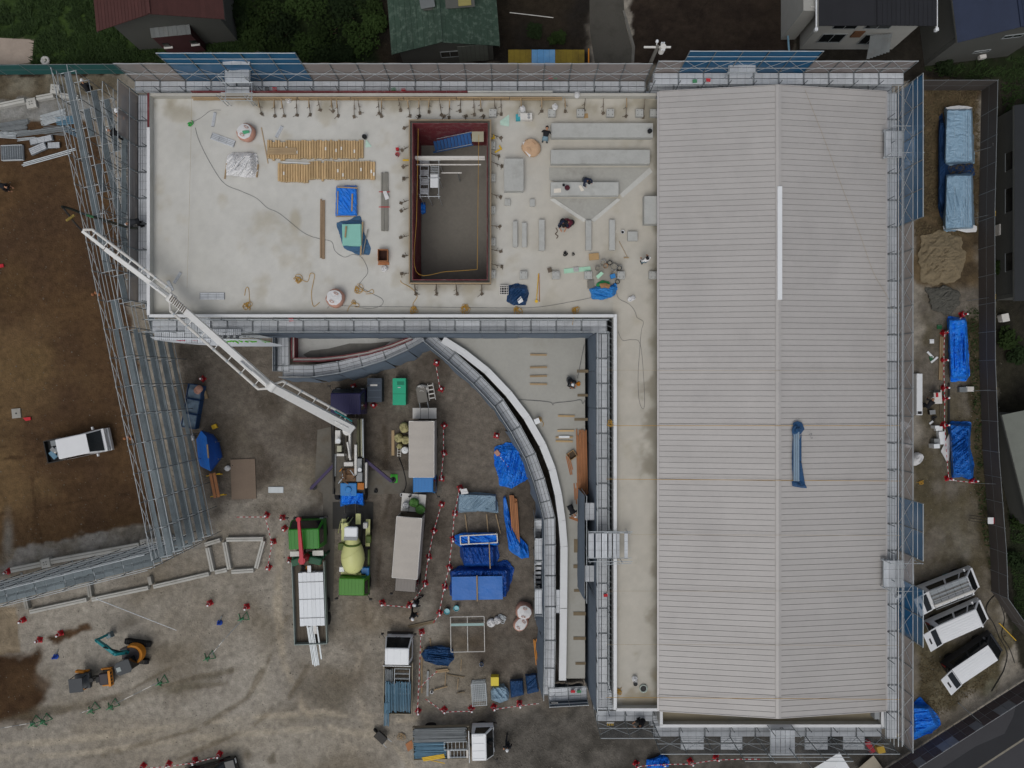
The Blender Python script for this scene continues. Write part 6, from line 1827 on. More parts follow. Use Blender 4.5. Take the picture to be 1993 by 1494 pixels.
def cab(t, xf, L, w, h, m, belt=None, fr=.32, mirrors=True, roofm=None, ribs=0, deflector=False):
    belt = belt or h * .55
    x0 = xf - L
    cb = link('cab', None, t)
    b = MB(); b.box(((x0 + xf) / 2, 0, (.42 + belt) / 2), (L, w, belt - .42)); vs = frustum(b, x0, xf, w, belt, h, fr, .03, .1); b.build('cab_shell', m, cb, bevel=.05)
    if roofm:
        box(cb, 'roof_panel', ((x0 + .06 + xf - fr) / 2, 0, h + .012), (L - fr - .12, w - .3, .02), roofm)
    for i in range(ribs):
        box(cb, 'roof_rib', ((x0 + xf - fr) / 2, -w / 2 + .25 + (w - .5) * i / max(1, ribs - 1), h + .012), (L - fr - .2, .04, .024), m)
    quad_on(vs, 1, 2, 6, 5, .05, .95, .06, .92, .012).build('windshield', GLASS, cb)
    quad_on(vs, 2, 3, 7, 6, .1, .8, .08, .9, .012).build('side_window', GLASS, cb)
    quad_on(vs, 0, 1, 5, 4, .2, .9, .08, .9, .012).build('side_window', GLASS, cb)
    box(cb, 'bumper', (xf + .06, 0, .5), (.14, w, .22), CHASSIS)
    for s in (-1, 1):
        box(cb, 'headlight', (xf + .015, s * w * .38, .72), (.05, .26, .16), LAMP)
        if mirrors:
            mr = link('mirror', None, cb)
            tube(mr, 'mirror_arm', (xf - .1, s * w / 2, belt + .25), (xf + .22, s * (w / 2 + .2), belt + .3), .018, BLACK)
            box(mr, 'mirror_head', (xf + .22, s * (w / 2 + .22), belt + .15), (.07, .18, .32), BLACK)
    for s in (-1, 1):
        tube(cb, 'wiper', (xf + .02, s * .1, belt + .05), (xf - .1, s * .1 + .4, belt + .2), .01, BLACK)
    return cb

def chassis(t, x0, x1, w, z=.75):
    for s in (-1, 1):
        box(t, 'frame_rail', ((x0 + x1) / 2, s * .38, z), (x1 - x0, .09, .2), CHASSIS)
    box(t, 'tank', ((x0 + x1) / 2 + .3, w * .36, .6), (.8, .42, .4), CHASSIS)

def flatbed(t, x0, x1, w, z, side=.32, m=BEDS, front=True, tail=True, rails=BEDS):
    bd = link('cargo_bed', None, t)
    n = 8
    for i in range(n):
        box(bd, 'floor_board', ((x0 + x1) / 2, -w / 2 + w * (i + .5) / n, z), (x1 - x0, w / n - .012, .06), BEDM)
    for s in (-1, 1):
        box(bd, 'side_gate', ((x0 + x1) / 2, s * (w / 2 + .02), z + side / 2), (x1 - x0, .05, side), m)
    if front:
        box(bd, 'headboard', (x1 - .02, 0, z + .45), (.07, w, .9), m)
        tube(bd, 'headboard_bar', (x1 - .02, -w / 2, z + .95), (x1 - .02, w / 2, z + .95), .035, CHROME)
    if tail:
        box(bd, 'tail_gate', (x0 - .02, 0, z + side / 2), (.05, w + .08, side), m)
    for s in (-1, 1):
        box(t, 'tail_lamp', (x0 - .06, s * w * .4, z - .12), (.05, .25, .1), TAILR)
    return bd

def pipes(t, x0, x1, y0, y1, z, n, r, m, layers=1, name='pipe', jit=.1):
    for l_ in range(layers):
        for i in range(n):
            y = y0 + (y1 - y0) * (i + .5) / n
            tube(t, name, (x0 + R.uniform(-jit, jit), y, z + l_ * r * 1.8), (x1 + R.uniform(-jit, jit), y + R.uniform(-.03, .03), z + l_ * r * 1.8), r, m)

def frames_stack(t, xc, yc, z, L, w, n, m, layers=2):
    """stack of ladder-like scaffold frames lying flat"""
    for l_ in range(layers):
        zz = z + .05 * l_
        b = MB(); o = R.uniform(-.03, .03)
        for s in (-1, 1):
            b.tube((xc - L / 2, yc + s * w / 2 + o, zz), (xc + L / 2, yc + s * w / 2 + o, zz), .022)
        for i in range(n + 1):
            b.tube((xc - L / 2 + L * i / n, yc - w / 2 + o, zz), (xc - L / 2 + L * i / n, yc + w / 2 + o, zz), .018)
        b.build('scaffold_frame', m, t)

# canvas-topped truck with blue cab
CANV = mat('canvas_top', '#b1aba3', .8, 0, .07, 1, 8, .02, bump=.01, bscale=4)
def box_truck(label, px, py, heading, L, w, cabm, tailL, cabL=1.25, cabh=1.95):
    """px,py: photo centre of the cargo roof"""
    t = vehicle('cargo_truck', label, 'truck', px, py, 2.85, heading)
    hl = L / 2
    bx_ = link('cargo_body', None, t)
    for s in (-1, 1):
        box(bx_, 'side_wall', (0, s * (w / 2 - .02), 1.85), (L, .04, 1.9), CANV)
    box(bx_, 'front_wall', (hl - .02, 0, 1.85), (.04, w - .09, 1.9), CANV)
    P = []
    for i in range(25):
        f = i / 24
        P.append([(-hl + L * f, -w / 2 + w * c / 8, 2.82 + .06 * math.sin(math.pi * c / 8) + .018 * abs(math.cos(f * math.pi * 6))) for c in range(9)])
    b = MB(); b.grid(P); b.build('canvas_roof', CANV, bx_)
    for s in (-1, 1):
        tube(bx_, 'roof_edge', (-hl, s * w / 2, 2.83), (hl, s * w / 2, 2.83), .025, WHITE_D)
        tube(bx_, 'roof_edge', (s * hl, -w / 2, 2.84), (s * hl, w / 2, 2.84), .03, WHITE_D)
    box(bx_, 'bed_floor', (0, 0, .9), (L, w - .1, .08), BEDM)
    chassis(t, -hl - .2, hl + cabL - .1, w)
    cab(t, hl + cabL + .08, cabL, w * .93, cabh, cabm, ribs=6, fr=.2)
    wheels(t, (-hl * .5, hl + cabL * .45), w)
    tg = link('tail_lift', None, t)
    for i in range(3):
        box(tg, 'lift_panel', (-hl - .1 - tailL / 2, -w / 2 + w * (i + .5) / 3, 1.0), (tailL, w / 3 - .03, .06), WHITE_D)
    for s in (-1, 1):
        tube(tg, 'lift_arm', (-hl - .1, s * w * .4, .8), (-hl - tailL * .8, s * w * .4, .95), .04, CHASSIS)
    return t
BLUEC = mat('blue_cab_paint', '#2b74b4', .35, 0, .05, rnd=0)
box_truck('cargo truck with long beige top and blue cab', 820.5, 874, -90, 3.8, 1.7, BLUEC, .75)
tk = box_truck('cargo truck with beige top and grey ribbed cab, slightly turned', 792, 1066, -94.5, 4.15, 1.72, mat('grey_cab_paint', '#77726d', .4, 0, .06), 1.25)

# concrete pump truck
NAVY = mat('indigo_cab_paint', '#25234a', .35, 0, .06, rnd=0); PURP = mat('purple_outrigger', '#3a2f52', .5, 0, .1)
pt = vehicle('pump_truck', 'concrete pump truck with dark indigo cab and white boom raised', 'truck', 678, 885, 1.5, 90)
def PT(px, py, z): # photo pixel -> truck-local
    p = W(px, py, z) - Vector(pt.location); return Vector((p.y, -p.x, z))
cab(pt, PT(668, 757, 2.2).x, 1.75, 2.25, 2.45, NAVY, fr=.28, ribs=12)
xr, xf = PT(0, 1000, 1).x, PT(0, 757, 2).x
chassis(pt, xr, xf - 1.0, 2.2)
wheels(pt, (xf - .9, xr + 2.6, xr + 1.4), 2.25, .48, .3)
DECK = mat('oily_deck', '#5e594f', .6, .1, .25, 3, 14, .1, dirt='#2c2823', dscale=3, damt=.8)
box(pt, 'deck', ((xr + xf - 1.9) / 2 + .6, 0, 1.05), (xf - xr - 3.4, 2.0, .08), DECK)
for s, m_ in ((1, CHASSIS), (-1, CHASSIS)):
    box(pt, 'side_board', ((xr + xf - 1.9) / 2 + .6, s * 1.08, 1.25), (xf - xr - 3.6, .08, .35), m_)
MACH = mat('machine_brown', '#6b5138', .6, .1, .3, 5, 20, .2); 
qr = random.Random(4)
for i, (x, y, sx, sy, z, m_) in enumerate([(657, 850, 10, 26, 1.5, WHITE_D), (660, 873, 9, 12, 1.7, CREAM), (672, 862, 5, 40, 1.4, DECK), (680, 868, 4, 46, 1.6, WHITE_D), (700, 850, 12, 66, 1.3, mat('olive_pipe', '#5b5a44', .5, .1, .2)), (692, 895, 5, 60, 1.6, WHITE_D), (678, 903, 18, 8, 1.6, WHITE_D),
                                       (680, 918, 22, 14, 1.3, MACH), (680, 930, 24, 14, 1.4, MACH), (698, 905, 12, 26, 1.5, BEDS), (699, 928, 12, 18, 1.5, BEDS), (702, 946, 13, 13, 1.5, mat('orange_hopper', '#b06a28', .6)), (711, 925, 6, 50, 1.3, WHITE_D), (652, 905, 4, 44, 1.2, BEDS), (664, 885, 18, 5, 1.6, WHITE_D), (668, 925, 8, 20, 1.5, MACH)]):
    p = PT(x, y, z); k = kz(z)
    b = MB(); b.box((0, 0, 0), (sy * k, sx * k, .5 if m_ is not MACH else .35)); b.build('equipment_block', m_, pt, Matrix.Translation((p.x, p.y, z - .25)) @ Matrix.Rotation(qr.uniform(-.03, .03), 4, 'Z'), bevel=.03)
for (x0, y0, x1, y1, z, r, m_) in [(676, 860, 682, 895, 1.75, .07, WHITE_D), (668, 850, 672, 895, 1.6, .05, CHASSIS), (706, 815, 707, 890, 1.6, .05, STEEL), (697, 815, 698, 888, 1.55, .06, mat('olive_pipe')), (703, 815, 704, 888, 1.6, .04, CREAM), (645, 820, 647, 900, 1.3, .05, CHASSIS)]:
    tube(pt, 'delivery_pipe', PT(x0, y0, z), PT(x1, y1, z), r, m_)
for i in range(10):
    x, y = qr.uniform(664, 692), qr.uniform(908, 938)
    p = PT(x, y, 1.7); tube(pt, 'hydraulic_line', p, p + Vector((qr.uniform(-.5, .5), qr.uniform(-.4, .4), qr.uniform(-.1, .1))), .035, qr.choice([MACH, ORANGE, CHASSIS, STEEL]))
tube(pt, 'filler_cap', PT(658, 858, 1.76), PT(658, 858, 1.85), .17, WHITE, 'disc'); tube(pt, 'filler_cap', PT(700, 914, 1.76), PT(700, 914, 1.84), .14, WHITE, 'disc')
hp = link('hopper', None, pt)
BLH = mat('hopper_blue', '#2f78b8', .45)
b = MB(); p = PT(679, 952, 1.3); b.box((p.x, p.y, 1.0), (.8, 1.0, .9), taper=1.15); b.build('hopper_body', BLH, hp, bevel=.05)
b = MB(); b.lathe([(.16, 0), (.22, .02), (.22, .1), (.16, .12)], 14, (p.x, p.y, 1.45)); b.build('agitator_ring', BLH, hp)
pt_t = tarp('blue tarp thrown over the hopper end of the pump truck', [(662, 957), (684, 955), (709, 957), (709, 984), (690, 980), (663, 985)], [(665, 959), (706, 960), (706, 980), (665, 980)], 1.35, TARP, 0, 33, .1, skirt=5)
# outriggers
for (x0, y0, x1, y1) in [(655, 899, 606, 950), (709, 893, 762, 936)]:
    og = link('outrigger', None, pt)
    a, c = PT(x0, y0, .9), PT(x1, y1, .8)
    d = c - a
    link('outrigger_beam', unit('box', PURP), og, Matrix.Translation((a + c) / 2) @ Matrix.Rotation(math.atan2(d.y, d.x), 4, 'Z') @ Matrix.Diagonal((d.length, .2, .24, 1)))
    tube(og, 'jack_leg', (c.x, c.y, .05), (c.x, c.y, 1.0), .08, PURP); tube(og, 'jack_foot', (c.x, c.y, .03), (c.x, c.y, .09), .22, BLACK, 'disc')
crate('bright green outrigger pad beside the pump truck', 767, 931, 0, .5, .6, .06, 0, mat('pad_green', '#3aa02f', .6), name='outrigger_pad', cat='pad')
# boom: turret, four arms, pipe
BOOM = mat('boom_white', '#dcdcd9', .45, 0, .06, 2, 9, .02, dirt='#b0aba2', dscale=2, damt=.4)
bo = link('boom', None, pt)
nodes = [PT(682, 833, 3.7), PT(528, 752, 9.9), PT(333, 580, 8.3), PT(205, 484, 9.4), PT(160, 449, 10.0)]
tube(bo, 'turret', PT(676, 838, 1.0), PT(676, 838, 3.6), .32, BOOM, 'disc')
def arm(a, c, w0, w1, h0, h1, m, off=0, name='boom_arm'):
    d = c - a; L = d.length; u = d / L
    sv = Vector((-u.y, u.x, 0)).normalized(); uv = u.cross(sv) * -1
    if uv.z < 0: uv = -uv
    b = MB()
    r0 = [a + sv * (off + s1 * w0 / 2) + uv * (s2 * h0 / 2) for s1, s2 in ((-1, -1), (1, -1), (1, 1), (-1, 1))]
    r1 = [c + sv * (off + s1 * w1 / 2) + uv * (s2 * h1 / 2) for s1, s2 in ((-1, -1), (1, -1), (1, 1), (-1, 1))]
    b.loft([r0, r1], smooth=False); return b.build(name, m, bo, bevel=.02), sv, uv
def joint(p, sv, m=BOOM, r=.26, L=.5):
    tube(bo, 'boom_joint', p - sv * L / 2, p + sv * L / 2, r, m, 'disc')
_, sv1, uv1 = arm(nodes[0], nodes[1], .62, .46, .5, .4, BOOM)
_, sv2, uv2 = arm(nodes[1], nodes[2], .42, .36, .4, .34, BOOM)
_, sv3, uv3 = arm(nodes[2], nodes[3], .3, .26, .3, .26, BOOM)
_, sv4, uv4 = arm(nodes[3], nodes[4], .2, .17, .22, .18, BOOM)
for p, s in ((nodes[0], sv1), (nodes[1], sv1), (nodes[2], sv2)):
    joint(p, s)
joint(nodes[3], sv3, RUST, .12, .3)
# parallel arm and pipe line
def offp(p, sv, o, dz=0): return p + sv * o + Vector((0, 0, dz))
side1, side2, side3 = -.62, .62, -.42
def pipeline(a, c, sv, o, n, m=WHITE_D, r=.085):
    pts = [offp(a, sv, o * .2), offp(a + (c - a) * .06, sv, o), offp(a + (c - a) * .94, sv, o), offp(c, sv, o * .2)]
    b = MB(); b.path(pts, r, 0, 8); b.build('concrete_pipe', m, bo)
    for i in range(n):
        f = .1 + .8 * i / max(1, n - 1)
        p = a + (c - a) * f
        tube(bo, 'pipe_bracket', p, offp(p, sv, o), .03, BOOM)
        pb = offp(p, sv, o); u = (c - a).normalized()
        tube(bo, 'pipe_coupling', pb - u * .06, pb + u * .06, .1, STEEL)
pipeline(nodes[0] + (nodes[1] - nodes[0]) * .1, nodes[1], sv1, side1, 5)
pipeline(nodes[1], nodes[2], sv2, side2, 7)
pipeline(nodes[2], nodes[4], sv3, side3, 7)
for (a, c, f0, f1, sv) in [(nodes[0], nodes[1], .02, .35, sv1), (nodes[1], nodes[2], .02, .28, sv2), (nodes[2], nodes[3], .02, .3, sv3)]:
    p0, p1 = a + (c - a) * f0 + Vector((0, 0, .4)), a + (c - a) * f1 + Vector((0, 0, .3))
    tube(bo, 'hydraulic_cylinder', p0, p0 + (p1 - p0) * .55, .08, BOOM); tube(bo, 'cylinder_rod', p0 + (p1 - p0) * .55, p1, .045, CHROME)
teal0 = nodes[0] + (nodes[1] - nodes[0]) * .04
tube(bo, 'teal_hose', offp(teal0, sv1, -.5, .2), offp(nodes[0] + (nodes[1] - nodes[0]) * .28, sv1, -.55, .2), .06, mat('teal_paint', '#2c7d7c', .5))
for i in range(9):
    f = .03 + .05 * i
    p = nodes[2] + (nodes[1] - nodes[2]) * (f * .35)
    tube(bo, 'linkage', p + sv2 * .15 + Vector((0, 0, .2)), p - sv2 * .25 + Vector((0, 0, .32)), .03, RUST)
tube(bo, 'tip_pipe', nodes[4], PT(146, 434, 9.9), .06, CHASSIS); tube(bo, 'tip_pipe', PT(146, 434, 9.9), PT(124, 405, 9.7), .06, CHASSIS)
for i in range(4):
    p = PT(134 + 2 * i, 426 - 1.5 * i, 10.0); box(bo, 'tip_clamp', p, (.1, .35, .12), mat('clamp_gold', '#a08b4a', .5, .3), .6)
hz_pts = [(124, 405, 9.6), (122, 402, 9.4), (140, 407, 9.0), (165, 417, 8.4), (200, 427, 7.9), (235, 438, 7.7), (255, 443, 7.6), (268, 444, 7.5)]
b = MB(); b.path(smooth_path([PT(x, y, z) for x, y, z in hz_pts], 6), .075, 0, 8); b.build('end_hose', mat('hose_black', '#22261f', .7), bo)
tube(bo, 'hose_cuff', PT(168, 418, 8.35), PT(182, 422, 8.15), .085, mat('green_cuff', '#3b6f4b', .6))

# mixer truck
MY = mat('mixer_yellow', '#c6c888', .4, 0, .06, rnd=0); MG = mat('mixer_green', '#3e7d1e', .4, 0, .06, rnd=0); MG2 = mat('olive_fender', '#4c5f22', .5)
mx_ = vehicle('mixer_truck', 'concrete mixer truck with pale yellow drum and green cab', 'truck', 690, 1085, 1.3, -91)
cab(mx_, 2.65, 1.45, 1.95, 2.2, MG, fr=.25, ribs=7)
chassis(mx_, -2.6, 1.4, 1.9); wheels(mx_, (1.9, -1.3, -2.1), 2.0, .42, .28)
for s in (-1, 1):
    box(mx_, 'fender', (-1.7, s * .85, 1.0), (1.9, .3, .08), MY); box(mx_, 'side_step', (.3, s * .92, .8), (1.6, .12, .3), MG2)
dr = link('drum', None, mx_)
tilt = Matrix.Translation((-.35, 0, 1.95)) @ Matrix.Rotation(rad(-90), 4, 'Y') @ Matrix.Rotation(rad(12), 4, 'Y')
prof = [(.05, -1.25), (.45, -1.22), (.68, -.95), (.8, -.4), (.8, 0), (.72, .4), (.55, .85), (.42, 1.2), (.36, 1.35), (.3, 1.36)]
b = MB(); b.lathe(prof, 28, M=tilt); b.build('drum_shell', MY, dr)
b = MB(); b.lathe([(.56, .8), (.6, .8), (.57, .92), (.53, .92)], 28, M=tilt); b.build('drum_ring', MG2, dr)
for k_ in range(2):
    pts = []
    for i in range(30):
        f = i / 29; zz = -1.0 + 2.0 * f
        rr = np.interp(zz, [p[1] for p in prof], [p[0] for p in prof]) + .005
        a = k_ * math.pi + f * 5.0
        pts.append(tilt @ Vector((rr * math.cos(a), rr * math.sin(a), zz)))
    b = MB(); b.path(pts, .016); b.build('weld_seam', MY, dr)
hop = link('charge_hopper', None, mx_)
b = MB(); b.box((-1.95, 0, 2.55), (.85, .85, .5), taper=1.1); b.build('hopper_bin', WHITE, hop, bevel=.1)
box(hop, 'hopper_band', (-1.62, 0, 2.83), (.22, .9, .03), BEDS)
b = MB(); b.box((-2.75, .25, 1.5), (.75, .36, .1)); b.build('chute', MY, mx_, bevel=.03)
for (x, y, sx, sy, z, m_) in [(-1.3, .95, .5, .35, 1.4, MG2), (-.75, -.95, .5, .4, 1.35, MG2), (.95, .75, .55, .55, 1.35, BLUEC), (1.0, -.4, .3, 1.0, 1.5, MY), (.75, -.8, .35, .35, 1.7, WHITE), (.85, .1, .6, .25, 1.6, MY), (1.15, .2, .2, 1.3, 1.35, MY), (-2.2, -.7, .5, .5, 1.5, MY), (-2.3, .75, .4, .3, 1.6, WHITE_D)]:
    b = MB(); b.box((0, 0, 0), (sx, sy, .45)); b.build('fitting', m_, mx_, Matrix.Translation((x, y, z - .22)), bevel=.04)
tube(mx_, 'hand_rail', (-2.6, -.95, 1.6), (-1.9, -.95, 2.3), .025, MY); tube(mx_, 'ladder_rail', (-2.7, -.6, .6), (-2.5, -.6, 2.5), .03, MY); tube(mx_, 'ladder_rail', (-2.7, -.3, .6), (-2.5, -.3, 2.5), .03, MY)

# crane flatbed truck
CG = mat('crane_green', '#2f7d25', .35, 0, .06, rnd=0); DKG = mat('dark_green_frame', '#24533a', .5, 0, .12)
ct = vehicle('crane_truck', 'flatbed crane truck with green cab, red boom and white load', 'truck', 604, 1128, 1.0, 92)
cab(ct, 4.25, 1.85, 2.3, 2.35, CG, fr=.45, ribs=8)
chassis(ct, -4.2, 3.2, 2.2); wheels(ct, (3.3, -1.9, -2.9), 2.3, .46, .3)
cr_ = link('crane', None, ct)
REDB = mat('crane_red', '#b01f33', .4, 0, .06, rnd=0)
tube(cr_, 'crane_column', (1.75, .05, .9), (1.75, .05, 2.9), .24, REDB, 'disc')
b = MB(); b.box((1.75, 0, 1.25), (.45, 2.25, .5)); b.build('crane_base', DKG, cr_, bevel=.05)
for s in (-1, 1):
    box(cr_, 'stabiliser_cover', (2.0, s * .78, 1.7), (.35, .75, .08), WHITE_D); tube(cr_, 'stabiliser_leg', (1.75, s * 1.15, .05), (1.75, s * 1.15, 1.2), .09, DKG)
    b = MB(); b.box((1.5, s * .6, 1.75), (.5, .9, .35), rz=s * .25); b.build('valve_cover', DKG, cr_, bevel=.08)
b = MB(); b.loft([[(1.5, .05 + a * .15, 2.75 + c * .15) for a, c in ((-1, -1), (1, -1), (1, 1), (-1, 1))], [(4.6, .12 + a * .09, 3.0 + c * .1) for a, c in ((-1, -1), (1, -1), (1, 1), (-1, 1))]], smooth=False); b.build('crane_boom', REDB, cr_, bevel=.02)
tube(cr_, 'boom_tip', (4.6, .12, 2.85), (4.6, .12, 3.15), .16, REDB, 'disc'); tube(cr_, 'hook_line', (4.6, .12, 2.9), (4.6, .12, 2.5), .02, BLACK)
flatbed(ct, -4.35, 1.35, 2.2, 1.05, .5, mat('bed_side_green_grey', '#7f8b86', .5), front=False, tail=True)
wlp = thing('white_panel_load', 'stack of long white insulation panels on the crane truck bed', 'panel stack', W(606, 1166, 1.6), rad(92))
WP = mat('white_panel', '#d9dde0', .45, 0, .04, 2, 10, .03)
for l_ in range(3):
    for i in range(6):
        box(wlp, 'panel', (R.uniform(-.03, .03), -.72 + i * .288, -.42 + l_ * .16), (3.7, .28, .15), WP)
for x in (-1.3, 0, 1.2):
    box(wlp, 'tie_strap', (x, 0, .0), (.03, 1.75, .012), CABLE)
box(wlp, 'top_panel', (1.95, .1, -.1), (.75, .25, .06), WP)
spl = thing('steel_section_load', 'long galvanised steel sections sticking out behind the crane truck', 'steel sections', W(608, 1255, 1.35), rad(99))
for i in range(5):
    box(spl, 'steel_section', (R.uniform(-.1, .1), -.26 + i * .1, .05 + .02 * (i % 2)), (2.75, .075, .09), STEEL, R.uniform(-.01, .01))
box(spl, 'steel_section', (.1, -.52, .06), (2.3, .09, .1), STEEL, -.02); box(spl, 'steel_section', (1.15, -.4, .1), (.75, .22, .1), WHITE_D, -.1)
for i, (x, y) in enumerate([(600, 1104), (622, 1096), (590, 1103)]):
    coil(['orange strap heap in front of the white panel load', 'brown strap heap beside the red boom foot', 'dark sling heap in front of the white panel load'][i], x, y, 1.1, 5, 3, [ORANGE, MACH, BLACK][i], .03, 90 + i, name='strap_heap', cat='strap')

# white scaffold trucks
BPIPE = mat('blue_scaffold_pipe', '#5d7f93', .5, .2, .15, 3, 20, .2)
wt = vehicle('scaffold_truck', 'white truck heading up the picture loaded with scaffold frames and blue pipes', 'truck', 775, 1312, 1.2, 89)
cab(wt, 2.62, 1.7, 1.85, 2.05, WHITE, fr=.55, ribs=4)
chassis(wt, -2.9, 1.7, 1.8); wheels(wt, (1.9, -1.7), 1.85); flatbed(wt, -2.75, .85, 1.95, .95, .3, mat('bed_side_brown', '#8a8270', .6))
ld = thing('scaffold_frame_load', 'bundle of scaffold frames and blue pipes on the upward-facing white truck', 'scaffold parts', W(775, 1340, 1.3), rad(89))
frames_stack(ld, .55, -.25, -.1, 1.75, 1.05, 5, STEEL, 5)
pipes(ld, -1.5, .45, -.9, .9, .05, 17, .035, BPIPE, 3, 'pipe', .12)
pipes(ld, -2.5, -.9, .55, .95, .15, 4, .035, BPIPE, 2, 'pipe', .05); pipes(ld, -.4, 1.3, .4, .95, -.1, 7, .03, PIPE_DK, 3, 'pipe', .1)
wt2 = vehicle('scaffold_truck', 'white truck heading right at the bottom loaded with pipes and yellow bars', 'truck', 884, 1445, 1.2, 1.5)
cab(wt2, 2.75, 1.5, 2.05, 2.05, WHITE, fr=.5, ribs=4)
chassis(wt2, -2.9, 1.7, 1.9); wheels(wt2, (1.9, -1.7), 2.0); flatbed(wt2, -2.85, 1.1, 2.2, .95, .32, mat('bed_side_brown'))
ld = thing('scaffold_pipe_load', 'scaffold pipes and frames on the right-facing white truck', 'scaffold parts', W(858, 1444, 1.3), rad(1.5))
pipes(ld, -1.85, 1.75, .1, 1.05, .1, 15, .03, PIPE_DK, 3, 'pipe', .1); pipes(ld, -1.8, .3, -1.0, .1, .1, 14, .032, BPIPE, 3, 'pipe', .1)
frames_stack(ld, 1.05, -.15, .15, 1.6, .55, 6, STEEL, 3); frames_stack(ld, 1.15, -.75, .1, 1.4, .5, 6, STEEL, 3)
for x in (.55, 1.85):
    box(ld, 'white_spacer', (x, -.75, .25), (.14, .55, .08), WHITE_D)
timber('yellow bars lying on the rear of the right-facing white truck', 822, 1477, 865, 1470, 1.5, .08, .08, YELLOW, 3, .02, name='yellow_bar', cat='bar')
timber('short yellow bar hanging over the side of the right-facing white truck', 835, 1478, 866, 1485, 1.2, .05, .05, YELLOW, 1, name='yellow_bar', cat='bar')

# double-cab pickup van on the soil plot
pv = vehicle('pickup_van', 'white double-cab van with open rear bed parked on the brown soil', 'van', 150, 867, 1.0, 12)
BODYW = mat('van_white', '#dadcde', .3, 0, .03, rnd=0)
sh = link('van_body', None, pv)
b = MB(); b.box((.55, 0, .75), (3.1, 1.62, .7)); vs = frustum(b, -1.0, 1.95, 1.62, 1.1, 1.88, .75, .05, .12); b.build('shell', BODYW, sh, bevel=.05)
quad_on(vs, 1, 2, 6, 5, .05, .95, .06, .95, .012).build('windshield', GLASS, sh); quad_on(vs, 2, 3, 7, 6, .25, .95, .1, .85, .012).build('side_window', GLASS, sh); quad_on(vs, 0, 1, 5, 4, .05, .75, .1, .85, .012).build('side_window', GLASS, sh)
box(sh, 'roof_skin', (.2, 0, 1.893), (2.1, 1.3, .02), BODYW)
box(sh, 'front_bumper', (2.12, 0, .5), (.14, 1.6, .3), BODYW); box(sh, 'dashboard', (1.55, 0, 1.14), (.3, 1.3, .05), BLACK)
for s in (-1, 1):
    box(sh, 'headlight', (2.1, s * .6, .8), (.06, .28, .16), LAMP); box(sh, 'mirror', (1.45, s * .95, 1.25), (.1, .2, .18), BODYW)
wheels(pv, (1.45, -1.35), 1.6, .31, .2)
bd = link('cargo_bed', None, pv); box(bd, 'bed_floor', (-1.6, 0, .75), (1.15, 1.5, .06), BLACK)
for s in (-1, 1):
    box(bd, 'bed_side', (-1.6, s * .78, .9), (1.2, .06, .4), CHASSIS)
box(bd, 'tail_gate', (-2.2, 0, .9), (.06, 1.6, .4), CHASSIS)
cl = thing('tool_heap', 'grey and white tool boxes heaped in the bed of the white van', 'tools', W(108, 874, .95), rad(12))
for i, (x, y, sx, sy, m_) in enumerate([(.05, .45, .5, .4, PIPE_DK), (-.1, .0, .3, .35, BEDS), (.25, -.05, .4, .3, PIPE_DK), (-.2, -.35, .6, .35, BPIPE), (.3, -.45, .35, .3, BEDS), (.35, .25, .22, .2, WHITE), (.0, -.15, .25, .2, WHITE_D)]):
    b = MB(); b.box((x, y, 0), (sx, sy, .25 + .1 * (i % 3)), rz=i * .7); b.build('tool_box', m_, cl, bevel=.03)

